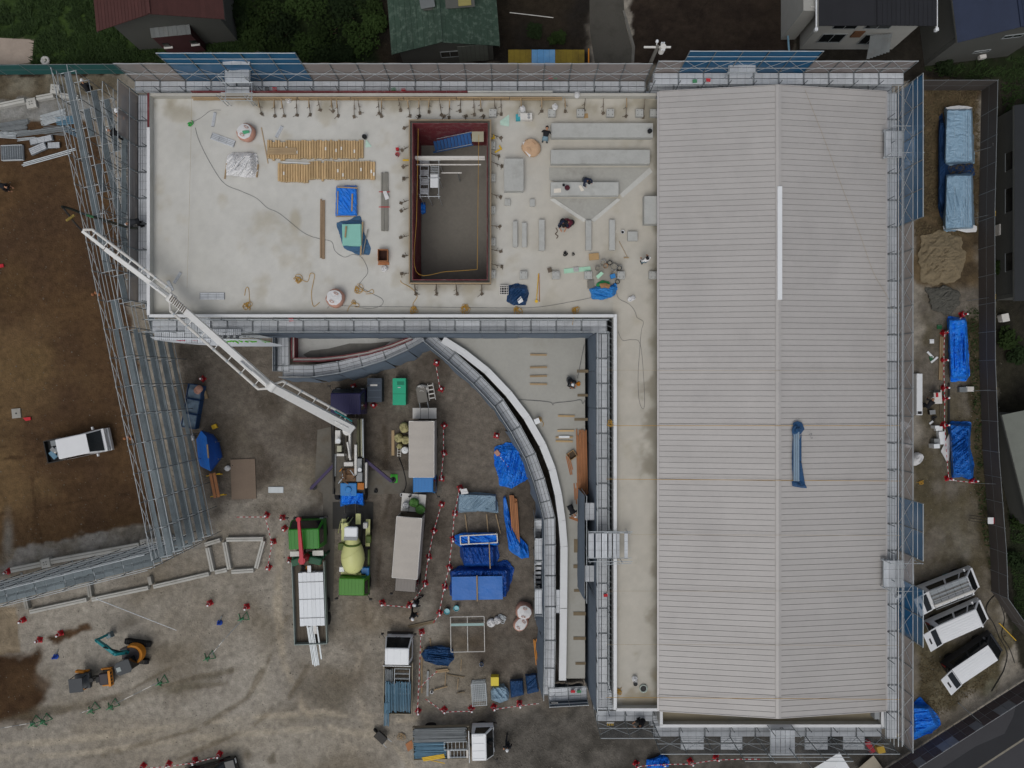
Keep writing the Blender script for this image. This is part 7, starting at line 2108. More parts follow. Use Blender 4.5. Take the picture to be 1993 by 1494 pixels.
# the three parked vans with their tail doors up
def van(label, px, py, heading, side, rack=False):
    """px,py: photo centre of the roof"""
    t = vehicle('parked_van', label, 'van', px, py, 1.95, heading)
    t.scale = (.9, .9, .9)
    t.location += Vector((math.cos(rad(heading)), math.sin(rad(heading)), 0)) * .38
    bd = link('van_body', None, t)
    b = MB(); b.box((.1, 0, .72), (4.5, 1.68, .72)); b.build('lower_body', side, bd, bevel=.06)
    b = MB(); vs = frustum(b, -2.1, 2.2, 1.68, 1.06, 1.9, .85, .05, .13); b.build('upper_body', side, bd, bevel=.04)
    P = [[(-2.03 + 3.35 * i / 10, -.7 + 1.4 * c / 14, 1.9 + .05 * math.sin(math.pi * c / 14) + (.014 if c % 2 else 0) * (0 < i < 10)) for c in range(15)] for i in range(11)]
    b = MB(); b.grid(P, smooth=False); b.build('ribbed_roof', BODYW, bd)
    quad_on(vs, 1, 2, 6, 5, .05, .95, .06, .93, .012).build('windshield', GLASS, bd)
    for (u0, u1) in ((.04, .2), (.23, .5), (.54, .9)):
        quad_on(vs, 2, 3, 7, 6, u0, u1, .12, .86, .012).build('side_window', GLASS, bd); quad_on(vs, 0, 1, 5, 4, 1 - u1, 1 - u0, .12, .86, .012).build('side_window', GLASS, bd)
    box(bd, 'bumper', (2.36, 0, .5), (.12, 1.66, .25), side)
    for s in (-1, 1):
        box(bd, 'headlight', (2.33, s * .62, .85), (.06, .3, .22), LAMP); box(bd, 'mirror', (1.55, s * .98, 1.25), (.12, .22, .2), side); box(bd, 'tail_lamp', (-2.17, s * .78, 1.0), (.05, .12, .5), TAILR)
    box(bd, 'cargo_floor', (-2.12, 0, .62), (.1, 1.5, .06), BLACK); box(bd, 'cargo_mouth', (-2.145, 0, 1.2), (.02, 1.4, 1.1), BLACK)
    wheels(t, (1.35, -1.25), 1.7, .33, .22)
    hd = link('tail_door', None, t, Matrix.Translation((-2.06, 0, 1.93)) @ Matrix.Rotation(rad(14), 4, 'Y'))
    b = MB(); b.box((-.62, 0, 0), (1.24, 1.45, .07)); b.build('door_skin', BODYW, hd, bevel=.04)
    box(hd, 'rear_window', (-.33, 0, .04), (.5, 1.25, .02), GLASS); box(hd, 'plate_recess', (-.9, 0, .04), (.14, .45, .02), CHASSIS)
    for s in (-1, 1):
        tube(t, 'gas_strut', (-2.05, s * .65, 1.3), (-2.5, s * .62, 1.98), .015, CHROME)
    if rack:
        rk = link('roof_rack', None, t)
        for x in np.linspace(-1.85, 1.15, 6):
            tube(rk, 'rack_bar', (x, -.72, 2.08), (x, .72, 2.08), .025, PIPE_DK)
        for y in np.linspace(-.1, .72, 12):
            tube(rk, 'rack_pipe', (-1.9 + R.uniform(-.05, .1), y, 2.12), (1.2 + R.uniform(-.1, .1), y, 2.12), .025, R.choice([RUST, PIPE_DK, STEEL]))
        tube(rk, 'long_tube', (-1.95, -.35, 2.2), (1.3, -.35, 2.2), .12, WHITE_D); tube(rk, 'rack_rail', (-1.9, -.73, 2.1), (1.2, -.73, 2.1), .02, CHROME)
    return t
van('white van with pipes on its roof rack, northernmost of the three parked vans', 1851, 1156, 21.5, BODYW, True)
van('white van with clean ribbed roof between the two other parked vans', 1869, 1222, 24, BODYW)
van('dark-sided van with white roof, southernmost of the three parked vans', 1900, 1297, 34, mat('van_charcoal', '#2b2d31', .3, 0, .05, rnd=0))
crate('teal and orange tool boxes glimpsed behind the roof-rack van', 1850, 1125, 0, .5, .35, .6, .3, mat('teal_paint'), ORANGE, 'tool_chest', 'tool chest')

# mini excavator
ex = vehicle('mini_excavator', 'mini excavator with orange counterweight and teal arm', 'excavator', 262, 1270, .6, 172)
for s in (-1, 1):
    tr = link('crawler_track', None, ex)
    b = MB(); n_ = 18; ring0 = []
    prof = [(.72 + .24 * math.cos(a), .26 + .24 * math.sin(a)) for a in [math.pi / 2 - math.pi * i / 8 for i in range(9)]] + [(-.72 + .24 * math.cos(a), .26 + .24 * math.sin(a)) for a in [-math.pi / 2 - math.pi * i / 8 for i in range(9)]]
    b.loft([[(x, s * .62 - .15, z) for x, z in prof], [(x, s * .62 + .15, z) for x, z in prof]], smooth=False); b.build('track_belt', RUBBER, tr)
    for i in range(12):
        box(tr, 'track_pad', (-.7 + i * .127, s * .62, .51), (.05, .31, .03), CHASSIS)
box(ex, 'undercarriage', (0, 0, .35), (1.0, .9, .25), CHASSIS)
up_ = link('upper_body', None, ex, Matrix.Translation((0, 0, 0)) @ Matrix.Rotation(rad(28), 4, 'Z'))
n_ = 14
ring = [(-.85 * math.cos(a) * 1.0 - .0, .72 * math.sin(a)) for a in [math.pi * (i / n_ - .5) for i in range(n_ + 1)]]
b = MB(); b.prism(ring, .62, 1.25); b.build('counterweight', ORANGE, up_, bevel=.03)
b = MB(); b.prism([(x * .8 + .02, y * .8) for x, y in ring] , 1.252, 1.3); b.build('engine_cover', mat('dark_cover', '#2e2a2e', .5), up_)
b = MB(); b.box((.3, 0, .85), (.75, 1.3, .4)); b.build('deck', mat('dark_cover'), up_, bevel=.03)
cb = link('operator_cab', None, up_)
b = MB(); b.box((.15, .42, 1.65), (.95, .8, 1.2), taper=.93); b.build('cab_frame', GLASS, cb, bevel=.05)
b = MB(); b.prism([(-.4, .0), (-.2, -.05), (.5, -.02), (.72, .2), (.72, .7), (.5, .88), (-.25, .88), (-.42, .7)], 2.25, 2.33); b.build('cab_roof', mat('cab_roof_grey', '#3b3f42', .5), cb, bevel=.02)
box(cb, 'roof_hatch', (.45, .45, 2.345), (.3, .3, .02), mat('hatch_pale', '#8a9391', .3))
TEALM = mat('teal_machine', '#1e7f85', .45, 0, .1)
am = link('digging_arm', None, ex)
def EXp(px, py, z):
    p = W(px, py, z) - Vector(ex.location); a = -rad(172); return Vector((p.x * math.cos(a) - p.y * math.sin(a), p.x * math.sin(a) + p.y * math.cos(a), z))
chain = [EXp(250, 1268, 1.2), EXp(224, 1272, 2.2), EXp(205, 1257, 2.5), EXp(188, 1245, 1.5), EXp(207, 1236, .7)]
for i in range(4):
    a, c = chain[i], chain[i + 1]; d = c - a
    link(['boom_foot', 'boom', 'boom_tip', 'stick'][i], unit('box', TEALM), am, Matrix.Translation((a + c) / 2) @ d.to_track_quat('X', 'Z').to_matrix().to_4x4() @ Matrix.Diagonal((d.length + .1, .2 - .02 * i, .26 - .03 * i, 1)))
tube(am, 'arm_cylinder', chain[0] + Vector((0, 0, .3)), chain[2] + Vector((0, 0, .25)), .05, CHASSIS); tube(am, 'arm_cylinder', chain[1] + Vector((0, 0, .2)), chain[3] + Vector((0, 0, .2)), .045, TEALM)
b = MB(); p = EXp(213, 1236, .45); b.box(p, (.5, .45, .4), rz=.5, taper=.7); b.build('bucket', mat('worn_bucket', '#6b7a80', .5, .3), am, bevel=.05)
# road roller
rl = vehicle('road_roller', 'orange and black tandem road roller beside the mini excavator', 'roller', 188, 1319, .6, 6)
DKP = mat('dark_panel', '#3c4044', .5, 0, .1)
for x in (-.85, .75):
    b = MB(); b.lathe([(.05, -.5), (.36, -.5), (.36, .5), (.05, .5)], 22, (x, 0, .36), M=Matrix.Rotation(math.pi / 2, 4, 'X')); b.build('drum', mat('roller_steel', '#5a5854', .4, .5, .15), rl)
    for s in (-1, 1):
        box(rl, 'drum_fork', (x, s * .58, .55), (.7, .08, .25), ORANGE)
b = MB(); b.box((-.75, 0, .95), (1.05, 1.05, .3)); b.build('front_hood', DKP, rl, bevel=.05)
b = MB(); b.box((.75, 0, .95), (.7, .85, .3)); b.build('rear_hood', mat('dark_panel2', '#2a2329', .4), rl, bevel=.08)
box(rl, 'warning_band', (1.15, 0, .9), (.16, 1.1, .4), ORANGE)
for j in range(4):
    box(rl, 'band_gap', (1.235, -.36 + .24 * j, .95), (.012, .12, .2), BLACK)
box(rl, 'joint', (0, 0, .6), (.5, .3, .3), CHASSIS)
for s in (-1, 1):
    b = MB(); b.box((-1.0, s * .62, .75), (.65, .18, .35), rz=-s * .2); b.build('side_guard', ORANGE, rl, bevel=.06)
canopy_ = link('canopy', None, rl)
box(canopy_, 'canopy_top', (-.85, -.02, 1.75), (.95, .95, .06), DKP, .0)
for a in (-1.28, -.42):
    for c in (-.42, .42):
        tube(canopy_, 'canopy_post', (a, c, .9), (a, c, 1.75), .025, BLACK)
tube(rl, 'steering_column', (.1, .1, .9), (.0, .1, 1.3), .03, BLACK); b = MB(); b.lathe([(.14, 0), (.17, .015), (.14, .03)], 14, (.0, .1, 1.3)); b.build('steering_wheel', BLACK, rl)
box(rl, 'seat', (.32, 0, 1.0), (.3, .4, .12), BLACK)
# dark car cut off by the bottom edge
dc = vehicle('parked_car', 'dark car cut off by the bottom edge beside the red cones', 'car', 408, 1512, .8, 15)
b = MB(); b.box((0, 0, .55), (4.0, 1.65, .6)); vs = frustum(b, -1.7, 1.3, 1.6, .85, 1.4, .7, .5, .18); b.build('car_shell', mat('car_black', '#1c1e21', .2, 0, .04, rnd=0), dc, bevel=.08)
quad_on(vs, 1, 2, 6, 5, .06, .94, .08, .92, .012).build('windshield', GLASS, dc); quad_on(vs, 2, 3, 7, 6, .1, .9, .1, .85, .012).build('side_window', GLASS, dc)
wheels(dc, (1.25, -1.3), 1.65, .31, .2)
for s in (-1, 1):
    box(dc, 'headlight', (2.0, s * .6, .65), (.06, .35, .15), LAMP)
# ---------------------------------------------------------------- things in the yard
# traffic cones and striped bars
def cone_proto():
    t = thing('traffic_cone', 'cone', 'traffic cone')
    b = MB(); b.lathe([(.19, .03), (.115, .4)], 14); b.lathe([(.105, .46), (.06, .64), (.03, .7)], 14); b.build('cone_body', RED, t)
    b = MB(); b.lathe([(.115, .4), (.105, .46)], 14); b.build('reflective_band', mat('tape_white', '#d8d4d2', .5), t)
    b = MB(); b.box((0, 0, .02), (.38, .38, .04)); b.build('base', RED, t)
    b = MB(); b.lathe([(.02, .66), (.07, .68), (.07, .71), (.02, .72)], 10, (.05, -.05, 0)); b.build('bar_ring', WHITE, t)
    return t
cproto = cone_proto(); first = [True]
def cone(label, x, y, group=None):
    p = W(x, y, .3)
    o = cproto if first[0] else copy_tree(cproto)
    first[0] = False
    o.location = (p.x, p.y, 0); o.rotation_euler = (0, 0, R.uniform(0, 1.5))
    o['label'] = label
    if group: o['group'] = group
    elif 'group' in o: del o['group']
STR = [mat('tape_red', '#b3243a', .5), mat('tape_white', '#d8d4d2', .5)]
def bar(label, pts, z=.68, sag=.05):
    P = [W(x, y, z) for x, y in pts]
    o0 = P[0].copy(); b = MB(); k_ = 0
    for i in range(len(P) - 1):
        a, c = P[i] - o0, P[i + 1] - o0
        n = max(2, round((c - a).length / .2))
        for j in range(n):
            f0, f1 = j / n, (j + 1) / n
            p, q_ = a + (c - a) * f0, a + (c - a) * f1
            p.z -= sag * 4 * f0 * (1 - f0); q_.z -= sag * 4 * f1 * (1 - f1)
            b.tube(p, q_, .024, k_ % 2, 5); k_ += 1
    tag(b.build('barrier_tape', STR, None, Matrix.Translation(o0)), label, 'barrier tape')
def cone_line(where, pts, start=None, end=None, skip=()):
    for i, (x, y) in enumerate(pts):
        if i in skip: continue
        cone(f'{ordinal(i)} red cone from the north in the taped line {where}', x, y, 'cones ' + where)
    ex = ([start] if start else []) + list(pts) + ([end] if end else [])
    bar('red and white tape of the cone line ' + where, [(x - 1, y + 3) for x, y in ex])
cone_line('east of the wheelbarrow', [(849, 706), (858, 757)])
cone_line('east of the blue-cab truck', [(864, 828), (864, 882), (859, 932)])
cone_line('east of the grey-cab truck', [(859, 982), (844, 1034), (834, 1085), (827, 1136), (796, 1179), (743, 1174)])
cone_line('west of the blue tarp stacks', [(895, 950), (885, 1000), (881, 1050), (874, 1105), (865, 1143), (855, 1194)], end=(844, 1209))
cone_line('beside the upward-facing white truck', [(820, 1231), (818, 1286), (813, 1386)], skip=(1,))
bar('red and white tape crossing the pole heap by the white truck', [(851, 1306), (832, 1322), (814, 1343), (813, 1386)])
cone_line('in front of the mesh cage', [(864, 1383), (917, 1381)], start=(829, 1357))
cone_line('below the walkway corner', [(961, 1378), (1011, 1371)], end=(1050, 1366))
cone_line('west of the crane truck', [(517, 1003), (530, 1055), (521, 1105)], start=(462, 1003))
cone_line('along the bottom left edge', [(425, 1470), (377, 1482), (326, 1489), (276, 1493)])
cone_line('around the east strip tarps', [(1876, 611), (1840, 647), (1838, 700), (1840, 754), (1840, 775), (1840, 827), (1848, 931), (1896, 936)])
cone_line('below the south scaffold', [(1395, 1476), (1345, 1484), (1291, 1485), (1239, 1489)], start=(1480, 1474))
for x, y, lab in [(548, 1008, 'lone red cone just left of the crane truck cab'), (552, 1029, 'lone red cone beside the crane truck mirror'), (563, 1090, 'dark red cone beside the crane truck stabiliser'), (966, 848, 'lone red cone north of the large loose blue tarp'),
                  (406, 1175, 'lone red cone on bare ground below the foundation beams'), (478, 1182, 'lone red cone above the green barricade stands'), (41, 1208, 'lone red cone at the west end of the foundation beams'), (73, 1247, 'red cone on rubble west of the excavator'),
                  (114, 1234, 'red cone on rubble nearer the excavator arm'), (12, 1113, 'red cone at the left edge beside the foundation beam'), (726, 788, 'dark red cone below the grey cabinet'), (687, 752, 'red cone hidden in the shade by the indigo cab'), (392, 737, 'dark red cone in the shade below the banner')]:
    cone(lab, x, y)
MARK = mat('marker_blue', '#2149a8', .5)
for x, y, lab in [(428, 1211, 'blue cone with a stake on the open ground'), (109, 1277, 'blue cone west of the road roller')]:
    t = thing('blue_cone', lab, 'traffic cone', W(x, y, 0), .6)
    b = MB(); b.lathe([(.2, 0), (.2, .04), (.14, .05), (.1, .35), (.03, .55)], 12); b.build('cone_body', MARK, t); tube(t, 'stake', (.05, .1, .05), (.42, .3, .1), .04, PIPE_DK)
for x, y, lab in [(52, 815, 'red marker lying beside the small concrete slab on the soil'), (-1, 517, 'red marker at the left edge of the soil plot')]:
    flat(lab, [(x - 8, y - 2), (x + 7, y - 4), (x + 8, y + 2), (x - 2, y + 4)], 0.02, RED, 'marker', 'marker', .08)
t = thing('concrete_slab', 'small square concrete slab with a hole on the brown soil', 'concrete slab', W(33, 804, 0), .1)
box(t, 'slab_body', (0, 0, .04), (.62, .68, .12), FBM_D); tube(t, 'hole', (0, 0, .1), (0, 0, .106), .06, BLACK, 'disc')
GRN = mat('barricade_green', '#3f7f58', .6, 0, .12)
def stand(label, x, y, a):
    t = thing('barricade_stand', label, 'barricade', W(x, y, 0), a)
    for s in (-1, 1):
        tube(t, 'leg', (0, 0, .75), (s * .3, .3, 0), .025, GRN); tube(t, 'leg', (0, 0, .75), (s * .3, -.3, 0), .025, GRN)
        tube(t, 'foot_bar', (s * .3, -.32, .05), (s * .3, .32, .05), .025, GRN)
    tube(t, 'top_bar', (-.22, 0, .75), (.22, 0, .75), .03, GRN); box(t, 'sign_plate', (0, 0, .5), (.3, .12, .2), GRN)
for i, (x, y) in enumerate([(475, 1200), (409, 1276), (317, 1324), (222, 1370), (184, 1377), (91, 1399), (71, 1403)]):
    stand(ordinal(i) + ' green barricade stand from the east along the open ground', x, y, .3 + .1 * i)
for i, (x0, y0, x1, y1) in enumerate([(472, 1205, 440, 1240), (437, 1243, 411, 1274), (312, 1326, 225, 1369), (180, 1379, 155, 1388), (66, 1406, -5, 1418)]):
    t = thing('barricade_pole', ordinal(i) + ' thin barricade pole from the east across the open ground', 'pole', W(x0, y0, .6))
    d = W(x1, y1, .55) - W(x0, y0, .6)
    for j in range(5):
        tube(t, 'pole_section', d * (j / 5), d * ((j + 1) / 5), .025, WHITE_D if j % 2 and i != 0 else PIPE_DK)
# blue tarps
tarp('large loose blue tarp beside the curved walkway', [(962, 868), (985, 862), (1010, 862), (1026, 880), (1033, 905), (1030, 930), (1012, 940), (996, 952), (972, 945), (968, 920), (961, 900)], [(975, 880), (1018, 876), (1022, 915), (985, 930)], .35, TARP, 0, 40, .13, skirt=16)
t = thing('striped_sack', 'small orange sack with striped strap on the large loose blue tarp', 'sack', W(968, 881, .3), -.9)
b = MB(); b.box((0, 0, .08), (.42, .34, .16)); b.build('sack_body', PINKBAG, t, bevel=.06)
for j in range(8):
    box(t, 'strap_stripe', (.25 + .16 * j, .0, .12), (.08, .05, .02), STR[j % 2])
t = tarp('pale blue-grey sheeted stack north of the blue tarp frame', [(892, 960), (930, 957), (966, 962), (970, 998), (930, 995), (891, 998)], [(894, 962), (964, 965), (964, 993), (893, 993)], .8, TARP_L, 0, 43, .05, 'wrapped_stack', 'wrapped goods', skirt=4)
flat('white plastic scrap at the corner of the pale sheeted stack', [(896, 952), (908, 950), (912, 960), (898, 962)], .8, SHEET_W, curl=.12)
timber('curved pile of reddish boards under a blue tarp edge', 999, 966, 1005, 1065, 0, .09, .1, TIMBER_R, 5, .02, layers=3, jit=.3)
tarp('long blue tarp strip curling along the board pile', [(979, 966), (986, 962), (989, 1000), (1000, 1040), (1028, 1060), (1030, 1085), (1015, 1088), (990, 1070), (985, 1030), (980, 1000)], [(981, 970), (986, 970), (988, 1020), (1010, 1060), (1022, 1075), (1010, 1080), (990, 1055)], .35, TARP, 0, 47, .12, skirt=8)
t = thing('steel_tray_frame', 'pale steel tray frame filled with blue sheeting', 'steel frame', W(932, 1049, .8), rad(3))
for s in (-1, 1):
    box(t, 'frame_bar', (0, s * .3, 0), (2.65, .07, .12), WHITE_D); box(t, 'frame_bar', (s * 1.3, 0, .01), (.07, .6, .12), WHITE_D)
box(t, 'frame_bar', (-.72, 0, .01), (.1, .6, .12), WHITE_D)
for s in (-1, 1):
    for q_ in (-1, 1):
        tube(t, 'frame_leg', (s * 1.25, q_ * .27, -.8), (s * 1.25, q_ * .27, 0), .03, WHITE_D)
tarp('crumpled blue sheet spilling round the steel tray frame', [(885, 1042), (896, 1036), (968, 1036), (970, 1060), (940, 1066), (898, 1066), (886, 1056)], [(895, 1040), (966, 1040), (966, 1058), (895, 1058)], .68, TARP, 0, 51, .12, skirt=8)
tarp('dark blue tarp mound south of the steel tray frame', [(896, 1062), (968, 1058), (972, 1080), (966, 1104), (905, 1104), (897, 1085)], [(902, 1066), (958, 1066), (958, 1096), (905, 1096)], .9, mat('blue_tarp_deep', '#17458f', .42, 0, .16, bump=.03, bscale=5), 0, 54, .1, skirt=8)
e_ = thing('tarp_box', 'big square stack under two bright blue tarp panels', 'tarp', W(930, 1137, 0), rad(1))
tarp('ragged blue tarp skirt around the big square stack', [(872, 1112), (895, 1100), (935, 1103), (985, 1090), (1000, 1105), (995, 1135), (985, 1160), (930, 1166), (878, 1160)], [(882, 1112), (984, 1112), (984, 1158), (882, 1158)], .75, mat('blue_tarp_deep'), 0, 57, .12, skirt=10)
for s in (-1, 1):
    P = [[(s * .92 - .86 + 1.72 * c / 10, -.82 + 1.64 * r_ / 8, 1.02 + .05 * float(fbm(c * .5 + s * 9, r_ * .5, 3))) for c in range(11)] for r_ in range(9)]
    b = MB(); b.grid(P); b.build('tarp_panel', mat('tarp_bright', '#2468b6', .4, 0, .1, bump=.02, bscale=5), e_)
box(e_, 'stack_core', (0, 0, .5), (3.5, 1.6, .98), TARP_D); tube(e_, 'weight_pole', (0, -.9, 1.12), (0, .9, 1.12), .05, TIMBER)
for i, (x0, y0, x1, y1) in enumerate([(905, 1000, 910, 1038), (947, 1000, 950, 1036), (965, 1000, 974, 1038), (952, 1056, 954, 1106)]):
    timber(ordinal(i) + ' thin batten from the west between the blue tarp stacks', x0, y0, x1, y1, .1 if i < 3 else 1.1, .07, .06, TIMBER, group='battens between the tarp stacks')
# left side of the yard
rk = thing('mesh_bin_rack', 'row of three blue-grey netted bins below the banner', 'storage bins', W(381, 790, 0), rad(80))
for i in range(3):
    x = 1.05 - i * 1.05
    for s in (-1, 1):
        box(rk, 'bin_side', (x, s * .5, .4), (1.0, .04, .7), TARP_D); box(rk, 'bin_side', (x + s * .48, 0, .4), (.04, .96, .7), TARP_D)
    b = MB(); b.grid([[(x - .46 + .92 * c / 8, -.46 + .92 * r_ / 8, .5 + .25 * float(fbm(c * .6 + i * 5, r_ * .6, 4))) for c in range(9)] for r_ in range(9)]); b.build('bin_contents', mat('grey_white_bags', '#6f8292', .7, 0, .35, 3, 9, .1), rk)
bag('pinkish sack on the north end of the netted bins', 386, 758, .8, 9, 7, .25, PINKBAG, PINKBAG, 71, 'sack')
tent = thing('blue_tent', 'peaked bright blue tarp shelter between netted bins and trestle', 'tent', W(404, 878, 0), 0)
def TN(x, y, z): return W(x, y, z) - Vector(tent.location)
ridge_ = [TN(402, 850, 1.7), TN(406, 905, 1.7)]
b = MB()
pl = [TN(391, 838, 1.2), TN(382, 855, .9), TN(386, 895, .9), TN(390, 907, .9), TN(410, 917, 1.0)]
pr_ = [TN(391, 838, 1.2), TN(412, 846, 1.0), TN(424, 862, .8), TN(430, 890, .7), TN(410, 917, 1.0)]
top_ = [TN(395, 842, 1.35), TN(402, 850, 1.6), TN(405, 875, 1.62), TN(407, 895, 1.6), TN(409, 912, 1.25)]
b.grid([pl, [(a + c) / 2 + Vector((0, 0, -.06)) for a, c in zip(pl, top_)], top_]); b.build('west_flap', TARP, tent)
b = MB(); b.grid([top_, [(a + c) / 2 + Vector((0, 0, -.08)) for a, c in zip(pr_, top_)], pr_, [p + Vector((-.1, .0, -.6)) for p in pr_]]); b.build('east_flap', mat('blue_tarp_deep'), tent)
box(tent, 'ridge_batten', TN(404.5, 878, 1.66), (.1, .95, .05), TIMBER, rad(5))
for x, y in [(388, 845), (420, 860), (392, 903), (425, 893)]:
    p = TN(x, y, .9); tube(tent, 'tent_leg', (p.x, p.y, 0), (p.x, p.y, .95), .03, PIPE_DK)
tr_ = thing('yellow_trestle', 'brown plank bench on yellow trestles south of the blue shelter', 'trestle', W(424, 942, 0), rad(-79))
for j in range(2):
    box(tr_, 'plank', (0, -.13 + .26 * j, .62), (1.75, .2, .06), TIMBER_R)
for x in (-.75, .75):
    for s in (-1, 1):
        tube(tr_, 'trestle_leg', (x, s * .15, .6), (x + .1 * s, s * .45, 0), .035, YELLOW)
    tube(tr_, 'trestle_bar', (x, -.5, .5), (x, .5, .5), .035, YELLOW)
t = thing('steel_plate', 'brown square road plate lying in the yard', 'steel plate', W(474, 932, .03), rad(2)); box(t, 'plate', (0, 0, .02), (1.75, 2.85, .06), mat('rust_plate', '#77685a', .7, .1, .12, 1, 8)); tube(t, 'lifting_hole', (-.75, 1.0, .05), (-.75, 1.0, .054), .04, BLACK)
crate('small grey metal lid plate in the yard', 537, 953, 0, 1.05, .42, .06, 0, STEEL, name='metal_plate', cat='metal plate')
for i, (x, y) in enumerate([(443, 911), (374, 852)]):
    bag(['white bag beside the brown road plate', 'small grey bag at the foot of the oblique scaffold'][i], x, y, 0, 5, 5.5, .25, SHEET_W, SHEET_W, 80 + i, 'bag')
crate('ochre block beside the netted bins', 417, 830, 0, .35, .3, .2, .4, YELLOW, name='ochre_block'); crate('pale timber offcut beside the netted bins', 400, 768, 0, .2, .55, .15, .3, TIMBER, name='offcut', cat='timber')
# middle of the yard
t = crate('dark slate-blue cabinet at the north end of the yard', 729, 759, 0, 1.0, 1.65, 1.0, 0, mat('slate_cabinet', '#39434f', .5), name='cabinet', cat='cabinet')
for j in range(3):
    box(t, 'cabinet_rib', (0, -.5 + .5 * j, 1.03), (.9, .04, .02), mat('slate_rib', '#55606c', .5))
box(t, 'cabinet_note', (-.05, .35, 1.03), (.5, .12, .01), WHITE_D)
t = crate('bright teal-green equipment box at the north end of the yard', 777, 762, 0, .9, 1.85, 1.0, 0, mat('teal_green', '#1fa37c', .45), name='equipment_box', cat='equipment box')
box(t, 'lid_seam', (0, -.15, 1.026), (.9, .03, .012), mat('teal_dark', '#17785b')); box(t, 'lid_vent', (.1, .6, 1.026), (.5, .25, .012), mat('teal_dark')); box(t, 'lid_handle', (0, .3, 1.04), (.2, .05, .03), CHROME)
wb = thing('wheelbarrow', 'upturned wheelbarrow and white sacks north of the blue-cab truck', 'wheelbarrow', W(823, 768, 0), rad(-80))
b = MB(); b.box((0, 0, .45), (.9, .6, .35), taper=1.25); b.build('tray', mat('barrow_grey', '#6d6a64', .5, .2), wb, bevel=.05)
for s in (-1, 1):
    tube(wb, 'handle', (-.3, s * .25, .4), (1.0, s * .3, .5), .03, STEEL); tube(wb, 'leg', (.4, s * .25, 0), (.4, s * .25, .4), .025, STEEL)
tube(wb, 'barrow_wheel', (-.6, -.06, .2), (-.6, .06, .2), .2, RUBBER, 'disc')
bag('pale sack leaning beside the wheelbarrow', 822, 757, 0, 9, 12, .5, WHITE_D, WHITE_D, 83, 'sack'); 
t = thing('white_ladder', 'white folded steps beside the wheelbarrow', 'step ladder', W(840, 762, .3), rad(-80))
for s in (-1, 1):
    tube(t, 'stile', (-.6, s * .18, 0), (.6, s * .22, .3), .03, WHITE_D)
for j in range(4):
    box(t, 'tread', (-.45 + .3 * j, 0, .08 + .07 * j), (.08, .36, .03), WHITE_D)
NETBAG = mat('yellow_net_bag', '#a9a376', .8, 0, .2, 4, 14, .1)
for i, (x, y, r) in enumerate([(787, 832, 9), (776, 852, 8), (790, 856, 8), (778, 868, 5)]):
    bag(['yellowish net sack, northernmost beside the blue-cab truck', 'yellowish net sack, westernmost beside the blue-cab truck', 'yellowish net sack touching the side of the blue-cab truck', 'small yellowish net sack next to the round white lid'][i], x, y, 0, r, r * 1.1, .5, NETBAG, NETBAG, 90 + i, 'sack')
timber('short plank with a white board beside the net sacks', 765, 837, 765, 886, 0, .2, .06, TIMBER, 1)
t = thing('round_lid', 'round white lid beside the blue-cab truck', 'lid', W(788, 876, .4)); b = MB(); b.lathe([(.05, .03), (.22, .03), (.25, 0), (.25, -.4)], 20); b.build('lid_disc', WHITE, t); tube(t, 'lid_knob', (0, 0, .02), (0, 0, .06), .03, BEDS)
t = thing('small_ladder', 'short pale ladder lying beside the round white lid', 'ladder', W(777, 877, .1), rad(88))
for s in (-1, 1):
    tube(t, 'stile', (-.42, s * .12, 0), (.42, s * .12, 0), .025, WHITE_D)
for j in range(5):
    tube(t, 'rung', (-.36 + .18 * j, -.12, 0), (-.36 + .18 * j, .12, 0), .02, WHITE_D)
rope('dark hose lying from the ladder to the manhole ring', [(776, 890), (783, 908), (789, 930), (790, 945), (785, 958), (782, 962)], .04, .03, BLACK, 'hose', 'hose')
coil('black tyre ring on the muddy concrete', 731, 956, 0.02, 4, 3, BLACK, .05, 5, name='hose_ring', cat='hose')
bucket('white pail beside the tail of the grey-cab truck', 782, 963, 0, 3.5, .3, WHITE)
for i, (x, y, r, m_) in enumerate([(806, 978, 9, 'bottle_green'), (818, 991, 9, 'bottle_green'), (790, 983, 7, 'white_paint')]):
    bag(['round green bag on the tail lift of the grey-cab truck', 'round green bag nearest the grey-cab truck roof', 'round white bag on the tail lift of the grey-cab truck'][i], x, y, 1.05, r, r, .45, mat('bottle_green', '#56853f', .5, 0, .15) if m_ != 'white_paint' else SHEET_W, MATS['bottle_green'] if i < 2 else SHEET_W, 110 + i, 'bag')
t = thing('rubber_mat', 'dark rubber mat behind the pump truck hopper', 'mat', W(687, 1003, .02)); box(t, 'mat_sheet', (0, 0, .02), (2.9, 1.9, .03), mat('dark_rubber', '#3a3936', .8, 0, .15)); b = MB(); b.prism([(-.7, -.45), (.8, -.45), (.8, .2), (.6, .4), (-.5, .4), (-.7, .2)], .037, .05); b.build('wet_patch', BLACK, t)
